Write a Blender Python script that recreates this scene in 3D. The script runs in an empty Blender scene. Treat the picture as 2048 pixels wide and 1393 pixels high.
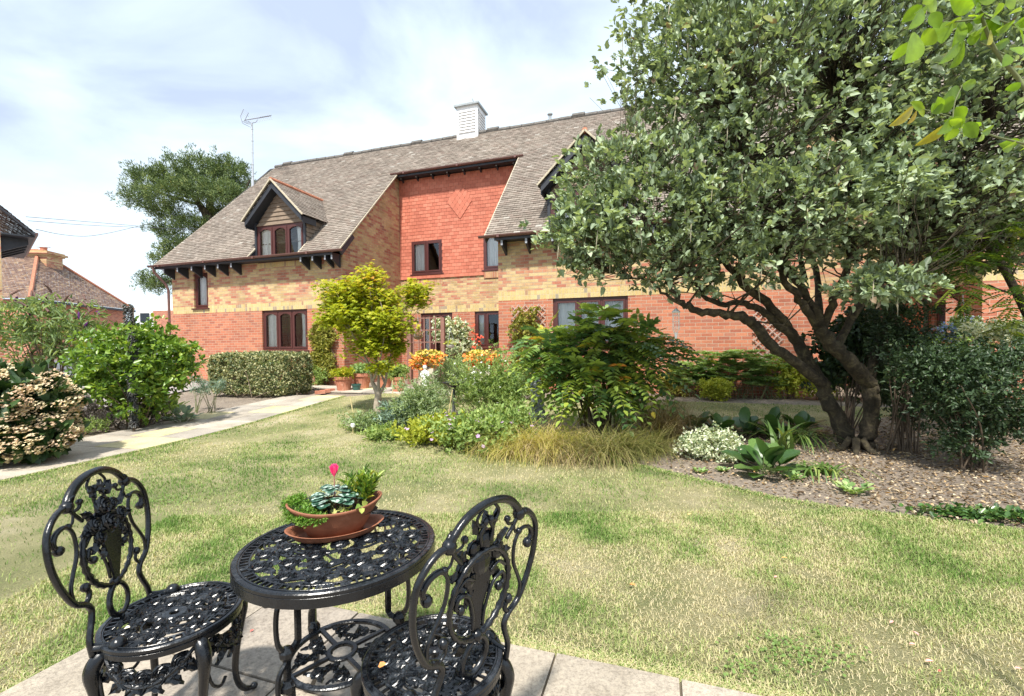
import bpy, math, random
import numpy as np
from mathutils import Matrix, Vector
SC = bpy.context.scene
COL = SC.collection
PI = math.pi
# ------------------------------------------------------------------ camera
EYE = 1.28
FP, CY, PITCH, ROLL = 900.0, 712.0, -0.024, -0.009
_up = np.array([math.sin(ROLL)*math.cos(PITCH), -math.cos(ROLL)*math.cos(PITCH), math.sin(PITCH)]); _up /= np.linalg.norm(_up)
_zf = np.array([0, 0, 1.]) - _up*_up[2]; _zf /= np.linalg.norm(_zf)
_xr = np.cross(_zf, _up); _xr /= np.linalg.norm(_xr)
if _xr[0] < 0: _xr = -_xr
cam_d = bpy.data.cameras.new('camera'); cam = bpy.data.objects.new('camera', cam_d); COL.objects.link(cam)
cam_d.sensor_width = 36; cam_d.lens = FP/2048*36; cam_d.shift_y = (CY-696.5)/2048
cam_d.clip_start = 0.02; cam_d.clip_end = 2000
cam.matrix_world = Matrix(((_xr[0], -_xr[1], -_xr[2], 0), (_zf[0], -_zf[1], -_zf[2], 0), (_up[0], -_up[1], -_up[2], EYE), (0, 0, 0, 1)))
SC.camera = cam
# ------------------------------------------------------------------ light
SUN_EL, SUN_AZ = math.radians(58), math.radians(11)       # azimuth measured left of straight behind the camera
sv = Vector((-math.sin(SUN_AZ)*math.cos(SUN_EL), -math.cos(SUN_AZ)*math.cos(SUN_EL), math.sin(SUN_EL)))
sun_d = bpy.data.lights.new('sun', 'SUN'); sun_d.energy = 3.8; sun_d.angle = math.radians(3.5); sun_d.color = (1, .95, .86)
sun = bpy.data.objects.new('sun', sun_d); COL.objects.link(sun); sun.rotation_euler = sv.to_track_quat('Z', 'Y').to_euler(); sun.location = (0, 0, 30)
W = bpy.data.worlds.new('World'); SC.world = W; W.use_nodes = True
nt = W.node_tree; N = nt.nodes; Lk = nt.links; N.clear()
o_ = N.new('ShaderNodeOutputWorld'); bg = N.new('ShaderNodeBackground'); Lk.new(bg.outputs[0], o_.inputs[0])
sky = N.new('ShaderNodeTexSky'); sky.sky_type = 'NISHITA'; sky.sun_disc = False
sky.sun_elevation = SUN_EL; sky.sun_rotation = math.radians(180)+SUN_AZ; sky.dust_density = 1.0
tc = N.new('ShaderNodeTexCoord'); mp = N.new('ShaderNodeMapping'); Lk.new(tc.outputs['Generated'], mp.inputs[0]); mp.inputs['Scale'].default_value = (1, 1, 2.2)
mp.inputs['Location'].default_value = (3.1, .4, 1.7)
n1 = N.new('ShaderNodeTexNoise'); n1.inputs['Scale'].default_value = 2.3; n1.inputs['Detail'].default_value = 7; n1.inputs['Roughness'].default_value = .52; Lk.new(mp.outputs[0], n1.inputs[0])
cr = N.new('ShaderNodeValToRGB'); Lk.new(n1.outputs[0], cr.inputs[0])
cr.color_ramp.elements[0].position = .30; cr.color_ramp.elements[0].color = (.92, .92, .92, 1)
cr.color_ramp.elements[1].position = .55; cr.color_ramp.elements[1].color = (1, 1, 1, 1)
n2 = N.new('ShaderNodeTexNoise'); n2.inputs['Scale'].default_value = 2.1; n2.inputs['Detail'].default_value = 8; n2.inputs['Distortion'].default_value = .5; Lk.new(mp.outputs[0], n2.inputs[0])
cc = N.new('ShaderNodeValToRGB'); Lk.new(n2.outputs[0], cc.inputs[0])
cc.color_ramp.elements[0].position = .38; cc.color_ramp.elements[0].color = (2.9, 3.45, 4.5, 1)
cc.color_ramp.elements[1].position = .56; cc.color_ramp.elements[1].color = (4.7, 5.5, 6.1, 1)
mx = N.new('ShaderNodeMix'); mx.data_type = 'RGBA'; Lk.new(cr.outputs[0], mx.inputs[0]); Lk.new(sky.outputs[0], mx.inputs[6]); Lk.new(cc.outputs[0], mx.inputs[7])
Lk.new(mx.outputs[2], bg.inputs[0]); bg.inputs[1].default_value = .118
SC.view_settings.view_transform = 'Standard'; SC.view_settings.look = 'None'; SC.view_settings.gamma = 1
SC.view_settings.exposure = .96
SC.render.engine = 'CYCLES'
SC.cycles.max_bounces = 8; SC.cycles.diffuse_bounces = 3; SC.cycles.transparent_max_bounces = 12
# ------------------------------------------------------------------ geometry of the place
A_ = (math.cos(math.radians(18)), -math.sin(math.radians(18)))     # direction along the house front
B_ = (math.sin(math.radians(18)), math.cos(math.radians(18)))      # direction away from the garden
O_ = (0.0, 10.985)
def st2w(s, t): return (O_[0]+A_[0]*s+B_[0]*t, O_[1]+A_[1]*s+B_[1]*t)
def w2st(x, y):
    dx, dy = x-O_[0], y-O_[1]
    return (dx*A_[0]+dy*A_[1], dx*B_[0]+dy*B_[1])
def gh(x, y):
    c = y+.325*x
    k = np.clip((c-4.5)/6.0, 0, 1)
    return .21*k*k*(3-2*k)
def ray(px, py):
    d = np.array([(px-1024)/FP, (py-CY)/FP, 1.0])
    return np.array([d@_xr, d@_zf, d@_up])
def P(px, py, Y):
    r = ray(px, py); k = Y/r[1]
    return Vector((r[0]*k, Y, EYE+r[2]*k))
def G(px, py):
    r = ray(px, py); z = 0.
    for _ in range(12):
        k = (z-EYE)/r[2]; z = float(gh(r[0]*k, r[1]*k))
    return Vector((r[0]*k, r[1]*k, z))
def F(px, py, t=0.):                                       # point on the house front plane -> (s, z)
    r = ray(px, py); n = (B_[0], B_[1])
    k = ((O_[0]+B_[0]*t)*n[0]+(O_[1]+B_[1]*t)*n[1])/(r[0]*n[0]+r[1]*n[1])
    return w2st(r[0]*k, r[1]*k)[0], EYE+r[2]*k
# ------------------------------------------------------------------ materials
MATS = {}
class NT:
    def __init__(s, name):
        s.m = bpy.data.materials.new(name); s.m.use_nodes = True; s.t = s.m.node_tree; s.t.nodes.clear()
        s.out = s.n('ShaderNodeOutputMaterial')
    def n(s, typ, **kw):
        x = s.t.nodes.new(typ)
        for k, v in kw.items():
            if k.startswith('i_'):
                x.inputs[k[2:].replace('_', ' ')].default_value = v
            else: setattr(x, k, v)
        return x
    def l(s, a, b): s.t.links.new(a, b)
    def ramp(s, fac, stops, interp='LINEAR'):
        r = s.n('ShaderNodeValToRGB'); r.color_ramp.interpolation = interp
        e = r.color_ramp.elements
        while len(e) > 1: e.remove(e[-1])
        e[0].position = stops[0][0]; e[0].color = (*stops[0][1], 1)
        for p, c in stops[1:]:
            q = e.new(p); q.color = (*c, 1)
        s.l(fac, r.inputs[0]); return r.outputs[0]
    def mix(s, fac, a, b, mode='MIX'):
        x = s.n('ShaderNodeMix'); x.data_type = 'RGBA'; x.blend_type = mode
        for sock, v in ((x.inputs[0], fac), (x.inputs[6], a), (x.inputs[7], b)):
            if isinstance(v, (int, float)): sock.default_value = v
            elif isinstance(v, tuple): sock.default_value = (*v, 1)
            else: s.l(v, sock)
        return x.outputs[2]
    def noise(s, scale, detail=4, rough=.55, vec=None, out=0, dist=0):
        x = s.n('ShaderNodeTexNoise'); x.inputs['Scale'].default_value = scale; x.inputs['Detail'].default_value = detail
        x.inputs['Roughness'].default_value = rough; x.inputs['Distortion'].default_value = dist
        s.l(vec if vec is not None else s.obj(), x.inputs[0]); return x.outputs[out]
    def obj(s):
        if not hasattr(s, '_o'): s._o = s.n('ShaderNodeTexCoord').outputs['Object']
        return s._o
    def math(s, op, a, b=0.):
        x = s.n('ShaderNodeMath', operation=op)
        for i, v in enumerate((a, b)):
            if isinstance(v, (int, float)): x.inputs[i].default_value = v
            else: s.l(v, x.inputs[i])
        return x.outputs[0]
    def bump(s, h, strength=.3, dist=.01):
        x = s.n('ShaderNodeBump'); x.inputs['Strength'].default_value = strength; x.inputs['Distance'].default_value = dist
        s.l(h, x.inputs['Height']); return x.outputs[0]
    def attr(s, name='rnd'):
        x = s.n('ShaderNodeAttribute'); x.attribute_name = name; return x.outputs['Fac']
    def bsdf(s, col, rough=.7, normal=None, **kw):
        b = s.n('ShaderNodeBsdfPrincipled')
        if isinstance(col, tuple): b.inputs['Base Color'].default_value = (*col, 1)
        else: s.l(col, b.inputs['Base Color'])
        if isinstance(rough, (int, float)): b.inputs['Roughness'].default_value = rough
        else: s.l(rough, b.inputs['Roughness'])
        if normal is not None: s.l(normal, b.inputs['Normal'])
        for k, v in kw.items():
            k = k.replace('_', ' ')
            if isinstance(v, (int, float, tuple)): b.inputs[k].default_value = v
            else: s.l(v, b.inputs[k])
        return b.outputs[0]
    def fin(s, sh): s.l(sh, s.out.inputs[0]); MATS[s.m.name] = s.m; return s.m
def simple(name, col, rough=.6, var=.12, scale=9, bump=.15, metal=0., bd=.004):
    if name in MATS: return MATS[name]
    t = NT(name); f = t.noise(scale, 5)
    lo = tuple(c*(1-var) for c in col); hi = tuple(min(1, c*(1+var)) for c in col)
    c = t.ramp(f, [(.3, lo), (.7, hi)])
    return t.fin(t.bsdf(c, rough, t.bump(t.noise(scale*6, 3), bump, bd), Metallic=metal))
def leafm(name, cols, trans=.32, rough=.5, spec=.35):
    """cols: list of (position, colour) over the per-leaf random value"""
    if name in MATS: return MATS[name]
    t = NT(name); c = t.ramp(t.attr(), cols)
    f = t.noise(60, 2); c = t.mix(.35, c, t.ramp(f, [(.3, (.55, .55, .55)), (.7, (1.35, 1.35, 1.3))]), 'MULTIPLY')
    b = t.bsdf(c, rough); b.node.inputs['Specular IOR Level'].default_value = spec
    tr = t.n('ShaderNodeBsdfTranslucent'); t.l(t.mix(1, c, (1.5, 1.45, .6), 'MULTIPLY'), tr.inputs[0])
    m = t.n('ShaderNodeMixShader'); m.inputs[0].default_value = trans; t.l(b, m.inputs[1]); t.l(tr.outputs[0], m.inputs[2])
    return t.fin(m.outputs[0])
def brickm(name, axes, stops, mortar, soldier=False, patch=None, off=(0, 0)):
    if name in MATS: return MATS[name]
    t = NT(name); sp = t.n('ShaderNodeSeparateXYZ'); t.l(t.obj(), sp.inputs[0])
    cb = t.n('ShaderNodeCombineXYZ'); u, v = sp.outputs[axes[0]], sp.outputs[axes[1]]
    if soldier: u, v = v, u
    t.l(t.math('ADD', u, off[0]), cb.inputs[0]); t.l(t.math('ADD', v, off[1]), cb.inputs[1])
    wob = t.noise(14, 2, vec=t.obj(), out=1)
    wm = t.n('ShaderNodeVectorMath', operation='MULTIPLY_ADD'); t.l(wob, wm.inputs[0]); wm.inputs[1].default_value = (.006, .006, 0); t.l(cb.outputs[0], wm.inputs[2])
    br = t.n('ShaderNodeTexBrick'); t.l(wm.outputs[0], br.inputs['Vector'])
    br.inputs['Color1'].default_value = (0, 0, 0, 1); br.inputs['Color2'].default_value = (1, 1, 1, 1); br.inputs['Mortar'].default_value = (.5, .5, .5, 1)
    br.inputs['Scale'].default_value = 1; br.inputs['Mortar Size'].default_value = .0052; br.inputs['Mortar Smooth'].default_value = .25
    br.inputs['Brick Width'].default_value = .225; br.inputs['Row Height'].default_value = .075
    br.offset = 0 if soldier else .5
    fac = br.outputs['Color']
    if patch:
        f = t.noise(patch[0], 3, vec=t.obj()); fac = t.math('ADD', t.math('MULTIPLY', fac, 1-patch[1]), t.math('MULTIPLY', t.ramp(f, [(.35, (0, 0, 0)), (.65, (1, 1, 1))]), patch[1]))
    c = t.ramp(fac, stops)
    g = t.noise(38, 4); c = t.mix(.55, c, t.ramp(g, [(.25, (.6, .6, .6)), (.75, (1.35, 1.35, 1.35))]), 'MULTIPLY')
    g2 = t.noise(.9, 6, .7); c = t.mix(.75, c, t.ramp(g2, [(.3, (.66, .65, .64)), (.5, (1, 1, 1)), (.7, (1.14, 1.13, 1.1))]), 'MULTIPLY')
    c = t.mix(br.outputs['Fac'], c, mortar)
    h = t.math('SUBTRACT', t.math('MULTIPLY', t.noise(90, 3), .25), br.outputs['Fac'])
    return t.fin(t.bsdf(c, .88, t.bump(h, .9, .006)))
# ------------------------------------------------------------------ mesh helpers
def tag(o, label=None, cat=None, group=None, kind=None):
    if label: o['label'] = label
    if cat: o['category'] = cat
    if group: o['group'] = group
    if kind: o['kind'] = kind
    return o
def empty(name, loc=(0, 0, 0), rz=0, label=None, cat=None, group=None):
    o = bpy.data.objects.new(name, None); COL.objects.link(o); o.location = loc; o.rotation_euler = (0, 0, rz)
    o.empty_display_size = .1
    return tag(o, label, cat, group)
class MB:
    def __init__(s): s.v = []; s.f = []; s.r = []; s.rv = .5; s.mi = []; s.cm = 0
    def add(s, vs, fs, rv=None):
        b = len(s.v); s.v += [tuple(v) for v in vs]; s.r += [s.rv if rv is None else rv]*len(vs)
        s.f += [tuple(i+b for i in f) for f in fs]; s.mi += [s.cm]*len(fs); return s
    def box(s, x0, x1, y0, y1, z0, z1, M=None, rv=None):
        vs = [(x, y, z) for z in (z0, z1) for y in (y0, y1) for x in (x0, x1)]
        if M is not None: vs = [M @ Vector(v) for v in vs]
        return s.add(vs, [(0, 2, 3, 1), (4, 5, 7, 6), (0, 1, 5, 4), (1, 3, 7, 5), (3, 2, 6, 7), (2, 0, 4, 6)], rv)
    def bar(s, p, q, w, h, up=(0, 0, 1)):
        p, q = Vector(p), Vector(q); d = (q-p); L = d.length; d.normalize(); x = d.cross(Vector(up))
        if x.length < 1e-4: x = Vector((1, 0, 0))
        x.normalize(); z = x.cross(d)
        M = Matrix((x, d, z)).transposed().to_4x4(); M.translation = p
        return s.box(-w/2, w/2, 0, L, -h/2, h/2, M)
    def tube(s, pts, r, n=8, cap=True, flat=1.0, rv=None, closed=False):
        pts = [Vector(p) for p in pts]
        if not isinstance(r, (list, tuple)): r = [r]*len(pts)
        ring = []; prev = None; m = len(pts)
        for i, p in enumerate(pts):
            if closed: d = pts[(i+1) % m]-pts[i-1]
            else: d = pts[min(i+1, m-1)]-pts[max(i-1, 0)]
            if d.length < 1e-9: d = Vector((0, 0, 1))
            d.normalize()
            if prev is None:
                a = d.orthogonal().normalized()
            else:
                a = prev-d*prev.dot(d)
                if a.length < 1e-6: a = d.orthogonal()
                a.normalize()
            prev = a; b = d.cross(a)
            for k in range(n):
                th = 2*PI*k/n; ring.append(p+(a*math.cos(th)+b*math.sin(th)*flat)*r[i])
        fs = [(i*n+k, i*n+(k+1) % n, (i+1)*n+(k+1) % n, (i+1)*n+k) for i in range(m-1) for k in range(n)]
        if closed: fs += [((m-1)*n+k, (m-1)*n+(k+1) % n, (k+1) % n, k) for k in range(n)]
        elif cap: fs += [tuple(range(n-1, -1, -1)), tuple((m-1)*n+k for k in range(n))]
        return s.add(ring, fs, rv)
    def lathe(s, prof, n=24, M=None, sx=1, sy=1, rv=None, cap=True):
        vs = []
        for (r, z) in prof:
            for k in range(n):
                th = 2*PI*k/n; v = Vector((r*math.cos(th)*sx, r*math.sin(th)*sy, z)); vs.append(M @ v if M is not None else v)
        m = len(prof)
        fs = [(i*n+k, i*n+(k+1) % n, (i+1)*n+(k+1) % n, (i+1)*n+k) for i in range(m-1) for k in range(n)]
        if cap: fs += [tuple(range(n-1, -1, -1)), tuple((m-1)*n+k for k in range(n))]
        return s.add(vs, fs, rv)
    def ball(s, c, r, sc=(1, 1, 1), n=10, M=None, rv=None):
        pr = [(max(1e-4, math.sin(PI*i/(n//2+1)))*r, -math.cos(PI*i/(n//2+1))*r) for i in range(n//2+2)]
        T = Matrix.Translation(Vector(c)) @ (M if M is not None else Matrix.Identity(4)) @ Matrix.Diagonal((*sc, 1))
        return s.lathe(pr, n, T, rv=rv)
    def build(s, name, mat, parent=None, smooth=False, loc=None):
        me = bpy.data.meshes.new(name); me.from_pydata(s.v, [], s.f)
        for m in (mat if isinstance(mat, list) else [mat]): me.materials.append(m)
        if isinstance(mat, list): me.polygons.foreach_set('material_index', s.mi)
        a = me.attributes.new('rnd', 'FLOAT', 'POINT'); a.data.foreach_set('value', s.r)
        if smooth: me.polygons.foreach_set('use_smooth', [True]*len(me.polygons))
        me.update(); o = bpy.data.objects.new(name, me); COL.objects.link(o)
        if parent: o.parent = parent
        if loc: o.location = loc
        return o
def npmesh(name, V, Fq, R, mat, parent=None, mi=None, smooth=True):
    me = bpy.data.meshes.new(name); V = np.asarray(V, np.float32); Fq = np.asarray(Fq, np.int32); k = Fq.shape[1]
    me.vertices.add(len(V)); me.vertices.foreach_set('co', V.ravel())
    me.loops.add(Fq.size); me.loops.foreach_set('vertex_index', Fq.ravel())
    me.polygons.add(len(Fq)); me.polygons.foreach_set('loop_start', np.arange(0, Fq.size, k, dtype=np.int32))
    for m in (mat if isinstance(mat, list) else [mat]): me.materials.append(m)
    if mi is not None: me.polygons.foreach_set('material_index', np.asarray(mi, np.int32))
    if smooth is not None: me.polygons.foreach_set('use_smooth', np.full(len(Fq), bool(smooth)))
    a = me.attributes.new('rnd', 'FLOAT', 'POINT'); a.data.foreach_set('value', np.asarray(R, np.float32))
    me.update(calc_edges=True); me.validate()
    o = bpy.data.objects.new(name, me); COL.objects.link(o)
    if parent: o.parent = parent
    return o
def nrm(a): return a/np.maximum(np.linalg.norm(a, axis=-1, keepdims=True), 1e-9)
def leafgeo(Pp, D, Nn, L, Wd, R, shape='ovate', droop=.12, fold=.1):
    n = len(Pp); D = nrm(D); S = nrm(np.cross(D, Nn)); U = np.cross(S, D); L = np.broadcast_to(L, n)[:, None]; Wd = np.broadcast_to(Wd, n)[:, None]
    if shape == 'ovate': prof = [(.28, .46), (.68, .36)]
    elif shape == 'lance': prof = [(.3, .5), (.65, .36)]
    elif shape == 'round': prof = None
    elif shape == 'obov': prof = [(.4, .38), (.8, .48)]
    if shape == 'dia':
        v = np.stack([Pp, Pp+D*L*.45+S*Wd*.5+U*L*fold, Pp+D*L-U*L*droop, Pp+D*L*.45-S*Wd*.5+U*L*fold], 1)
        V = v.reshape(-1, 3); f = np.arange(n*4).reshape(n, 4); return V, f, np.repeat(R, 4)
    if prof is None:
        q = lambda a, w, h: Pp+D*L*a+S*Wd*w+U*L*h
        v = np.stack([Pp, q(.14, .36, fold*.7), q(.5, .53, fold), q(.86, .34, fold*.6-droop*.6), q(1, 0, -droop), q(.86, -.34, fold*.6-droop*.6), q(.5, -.53, fold), q(.14, -.36, fold*.7), q(.5, 0, 0)], 1)
        V = v.reshape(-1, 3); i = np.arange(n)[:, None]*9
        f = np.concatenate([i+np.array([k]) for k in ([0, 1, 2, 8], [8, 2, 3, 4], [8, 4, 5, 6], [0, 8, 6, 7])], 0)
        return V, f, np.repeat(R, 9)
    (a, wa), (b, wb) = prof
    v = np.stack([Pp, Pp+D*L*a+S*Wd*wa+U*L*fold, Pp+D*L*b+S*Wd*wb+U*L*(fold*.8-droop*.4), Pp+D*L-U*L*droop,
                  Pp+D*L*b-S*Wd*wb+U*L*(fold*.8-droop*.4), Pp+D*L*a-S*Wd*wa+U*L*fold], 1)
    V = v.reshape(-1, 3); i = np.arange(n)[:, None]*6
    f = np.concatenate([i+np.array([[0, 1, 2, 3]]), i+np.array([[0, 3, 4, 5]])], 0)
    return V, f, np.repeat(R, 6)
def cat(parts):
    V = []; Fq = []; R = []; b = 0
    for v, f, r in parts: V.append(v); Fq.append(f+b); R.append(r); b += len(v)
    return np.concatenate(V), np.concatenate(Fq), np.concatenate(R)
RG = np.random.default_rng(7)
def rdir(n, rg=None):
    rg = rg or RG; return nrm(rg.normal(size=(n, 3)))
def ell_pts(n, ells, rg, shell=.55, pw=1.0, bump=.18):
    """points in the outer shell of a union of lumpy ellipsoids; returns points and outward directions"""
    w = np.array([e[3]*e[4]+e[4]*e[5]+e[3]*e[5] for e in ells])*np.array([e[6] if len(e) > 6 else 1 for e in ells]); w = w/w.sum()
    k = rg.choice(len(ells), n, p=w); E = np.array([e[:6] for e in ells], float)
    d = rdir(n, rg); rr = shell+(1-shell)*rg.random(n)**pw
    lump = 1+bump*(np.sin(d[:, 0]*5.1+k)+np.sin(d[:, 1]*6.3+2*k)+np.sin(d[:, 2]*5.7+3*k))/2.2
    p = E[k, :3]+d*E[k, 3:]*(rr*lump)[:, None]
    q = np.ones(n, bool)
    for j, e in enumerate(E):                    # drop points deep inside another lobe
        inside = (((p-e[:3])/e[3:])**2).sum(1) < (shell*.72)**2
        q &= ~(inside & (k != j))
    return p[q], d[q]
def clusters(cp, cd, per, L, Wd, rg, shape='ovate', spread=1.0, up=.5, rad=.06, lv=.25, droop=.12, fold=.1, rb=None, cvar=.35, flat=.4):
    n = len(cp); m = n*per; c = np.repeat(cp, per, 0); d0 = np.repeat(cd, per, 0)
    d = nrm(d0*.7+rdir(m, rg)*spread+np.array([0, 0, up*.5]))
    Pp = c+rdir(m, rg)*rad*rg.random((m, 1))
    Nn = nrm(np.array([0, 0, 1.])*flat+rdir(m, rg)*.6+d0*.4)
    Ls = L*(1+lv*rg.normal(size=m)).clip(.5, 1.6); Ws = Wd*Ls/L
    base = np.repeat(rg.random(n), per); R = np.clip(base*cvar+rg.random(m)*(1-cvar), 0, 1)
    if rb is not None: R = np.clip(R+np.repeat(rb, per), 0, 1)
    return leafgeo(Pp, d, Nn, Ls, Ws, R, shape, droop, fold)
def inpoly(x, y, poly):
    x = np.asarray(x); y = np.asarray(y); c = np.zeros(x.shape, bool); n = len(poly)
    for i in range(n):
        x1, y1 = poly[i]; x2, y2 = poly[i-1]
        if y1 == y2: continue
        k = ((y1 > y) != (y2 > y)) & (x < (x2-x1)*(y-y1)/(y2-y1)+x1); c ^= k
    return c
def blades(bp, L, Wd, lean, rg, seg=4, R=None, az=None, tip_z=-.3):
    """arching strips: bp base points (n,3)"""
    n = len(bp); az = rg.random(n)*2*PI if az is None else az; L = np.broadcast_to(L, n); Wd = np.broadcast_to(Wd, n); lean = np.broadcast_to(lean, n)
    d = np.stack([np.cos(az), np.sin(az), np.zeros(n)], 1); s = np.stack([-np.sin(az), np.cos(az), np.zeros(n)], 1)
    V = []
    for k in range(seg+1):
        u = k/seg; th = lean*u*.9+.12; hx = L*u*np.sin(th); hz = L*u*np.cos(th)
        c = bp+d*hx[:, None]+np.array([0, 0, 1.])*hz[:, None]; w = (Wd*(1-u**1.6)*.5+.0002)[:, None]
        V += [c-s*w, c+s*w]
    V = np.stack(V, 1).reshape(-1, 3); m = 2*(seg+1); i = np.arange(n)[:, None]*m
    f = np.concatenate([i+np.array([[2*k, 2*k+1, 2*k+3, 2*k+2]]) for k in range(seg)], 0)
    R = rg.random(n) if R is None else R
    return V, f, np.repeat(R, m)
def sheet(name, poly, off, mat, step=.35, amp=0., kind='structure'):
    """ground sheet filling a polygon, following the terrain"""
    import bmesh
    bm = bmesh.new(); vs = [bm.verts.new((x, y, 0)) for x, y in poly]; bm.faces.new(vs)
    bmesh.ops.triangulate(bm, faces=bm.faces[:])
    xs = [p[0] for p in poly]; ys = [p[1] for p in poly]
    for ax, lo, hi in ((0, min(xs), max(xs)), (1, min(ys), max(ys))):
        n = min(60, max(1, int((hi-lo)/step)))
        for k in range(1, n):
            no = [0, 0, 0]; no[ax] = 1; co = [0, 0, 0]; co[ax] = lo+(hi-lo)*k/n
            bmesh.ops.bisect_plane(bm, geom=bm.verts[:]+bm.edges[:]+bm.faces[:], plane_co=co, plane_no=no)
    for v in bm.verts:
        v.co.z = float(gh(v.co.x, v.co.y))+off+(amp*(math.sin(v.co.x*3.1)*math.sin(v.co.y*2.7+1)+.5*math.sin(v.co.x*7+v.co.y*5)) if amp else 0)
    for f in bm.faces:
        if f.normal.z < 0: f.normal_flip()
    me = bpy.data.meshes.new(name); bm.to_mesh(me); bm.free(); me.materials.append(mat)
    o = bpy.data.objects.new(name, me); COL.objects.link(o); o['kind'] = kind; return o
def smooth_path(pts, k=6):
    """Catmull-Rom through points (tuples of any length)"""
    P_ = [np.array(p, float) for p in pts]; P_ = [2*P_[0]-P_[1]]+P_+[2*P_[-1]-P_[-2]]; out = []
    for i in range(1, len(P_)-2):
        p0, p1, p2, p3 = P_[i-1:i+3]
        for j in range(k):
            t = j/k; out.append(.5*((2*p1)+(-p0+p2)*t+(2*p0-5*p1+4*p2-p3)*t*t+(-p0+3*p1-3*p2+p3)*t**3))
    out.append(P_[-2]); return out
# ================================================================== BUILDING MATERIALS
YEL = [(0, (.36, .24, .12)), (.2, (.52, .36, .17)), (.42, (.60, .45, .24)), (.54, (.50, .31, .17)), (.68, (.50, .23, .14)), (.84, (.44, .16, .10)), (1, (.26, .18, .13))]
REDB = [(0, (.36, .12, .075)), (.35, (.47, .16, .09)), (.75, (.54, .21, .12)), (1, (.38, .15, .10))]
SOL = [(0, (.54, .41, .18)), (.55, (.62, .49, .24)), (.8, (.60, .42, .17)), (.9, (.34, .29, .22)), (1, (.42, .24, .14))]
SOLR = [(0, (.45, .20, .12)), (.5, (.58, .36, .18)), (1, (.40, .15, .09))]
m_yf = brickm('yellow_brick', (0, 2), YEL, (.46, .38, .28), patch=(1.9, .34)); m_ys = brickm('yellow_brick_side', (1, 2), YEL, (.44, .37, .28), patch=(1.9, .34))
m_rf = brickm('red_brick', (0, 2), REDB, (.52, .42, .32)); m_rs = brickm('red_brick_side', (1, 2), REDB, (.50, .41, .32))
m_sf = brickm('soldier_brick', (0, 2), SOL, (.60, .50, .34), True, off=(0, .03)); m_ss = brickm('soldier_brick_side', (1, 2), SOL, (.60, .50, .34), True)
m_sr = brickm('soldier_red', (0, 2), SOLR, (.55, .45, .33), True)
def tilem(name, stops, dirt=(.6, 1.25)):
    t = NT(name); c = t.ramp(t.attr(), stops)
    f = t.noise(25, 5, .7); c = t.mix(.7, c, t.ramp(f, [(.25, (dirt[0],)*3), (.75, (dirt[1],)*3)]), 'MULTIPLY')
    f2 = t.noise(1.1, 4, .6); c = t.mix(.6, c, t.ramp(f2, [(.3, (.75, .74, .72)), (.7, (1.15, 1.15, 1.12))]), 'MULTIPLY')
    return t.fin(t.bsdf(c, .85, t.bump(t.noise(120, 3), .4, .004)))
m_roof = tilem('brown_roof_tile', [(0, (.185, .15, .125)), (.35, (.235, .198, .165)), (.7, (.285, .24, .205)), (.92, (.22, .17, .14)), (.985, (.31, .275, .24)), (1, (.42, .39, .35))])
m_hang = tilem('red_hung_tile', [(0, (.46, .135, .085)), (.5, (.53, .165, .105)), (1, (.59, .205, .135))], (.9, 1.08))
m_board = simple('brown_weatherboard', (.22, .165, .12), .8, .2, 12)
m_upvc = simple('brown_frame', (.085, .028, .026), .35, .1, 6, .03)
m_gut = simple('brown_gutter', (.15, .075, .065), .4, .15, 5, .03)
m_blk = simple('black_timber', (.028, .032, .042), .5, .2, 9, .1)
m_lgrey = simple('lit_grey_end', (.30, .32, .36), .6, .15, 9, .1)  # lighter grey paints the lit front face of the black brackets
m_mort = simple('pale_verge_mortar', (.50, .44, .33), .9, .25, 20, .4)
m_white = simple('white_paint', (.80, .80, .80), .5, .05, 8, .05)
m_lead = simple('grey_lead', (.33, .36, .38), .5, .15, 8, .1)
m_terra_ridge = simple('orange_ridge_tile', (.42, .17, .10), .85, .3, 10, .3)
m_ridge = simple('grey_ridge_tile', (.13, .12, .11), .85, .3, 10, .3)
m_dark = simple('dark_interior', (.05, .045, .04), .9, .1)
m_curt = simple('cream_curtain', (.93, .94, .90), .8, .06, 12, .1)
m_curtw = simple('white_net', (.94, .95, .95), .8, .04, 12, .1)
def glassm():
    t = NT('window_glass'); g = t.n('ShaderNodeBsdfGlossy'); g.inputs['Roughness'].default_value = .015; g.inputs[0].default_value = (.9, .95, 1, 1)
    tr = t.n('ShaderNodeBsdfTransparent'); tr.inputs[0].default_value = (.96, .97, .97, 1)
    fr = t.n('ShaderNodeFresnel'); fr.inputs[0].default_value = 1.6
    b = t.bump(t.noise(1.3, 2), .02, .02); t.l(b, g.inputs['Normal'])
    m = t.n('ShaderNodeMixShader'); t.l(t.math('ADD', fr.outputs[0], .03), m.inputs[0]); t.l(tr.outputs[0], m.inputs[1]); t.l(g.outputs[0], m.inputs[2])
    return t.fin(m.outputs[0])
m_glass = glassm()
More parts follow.
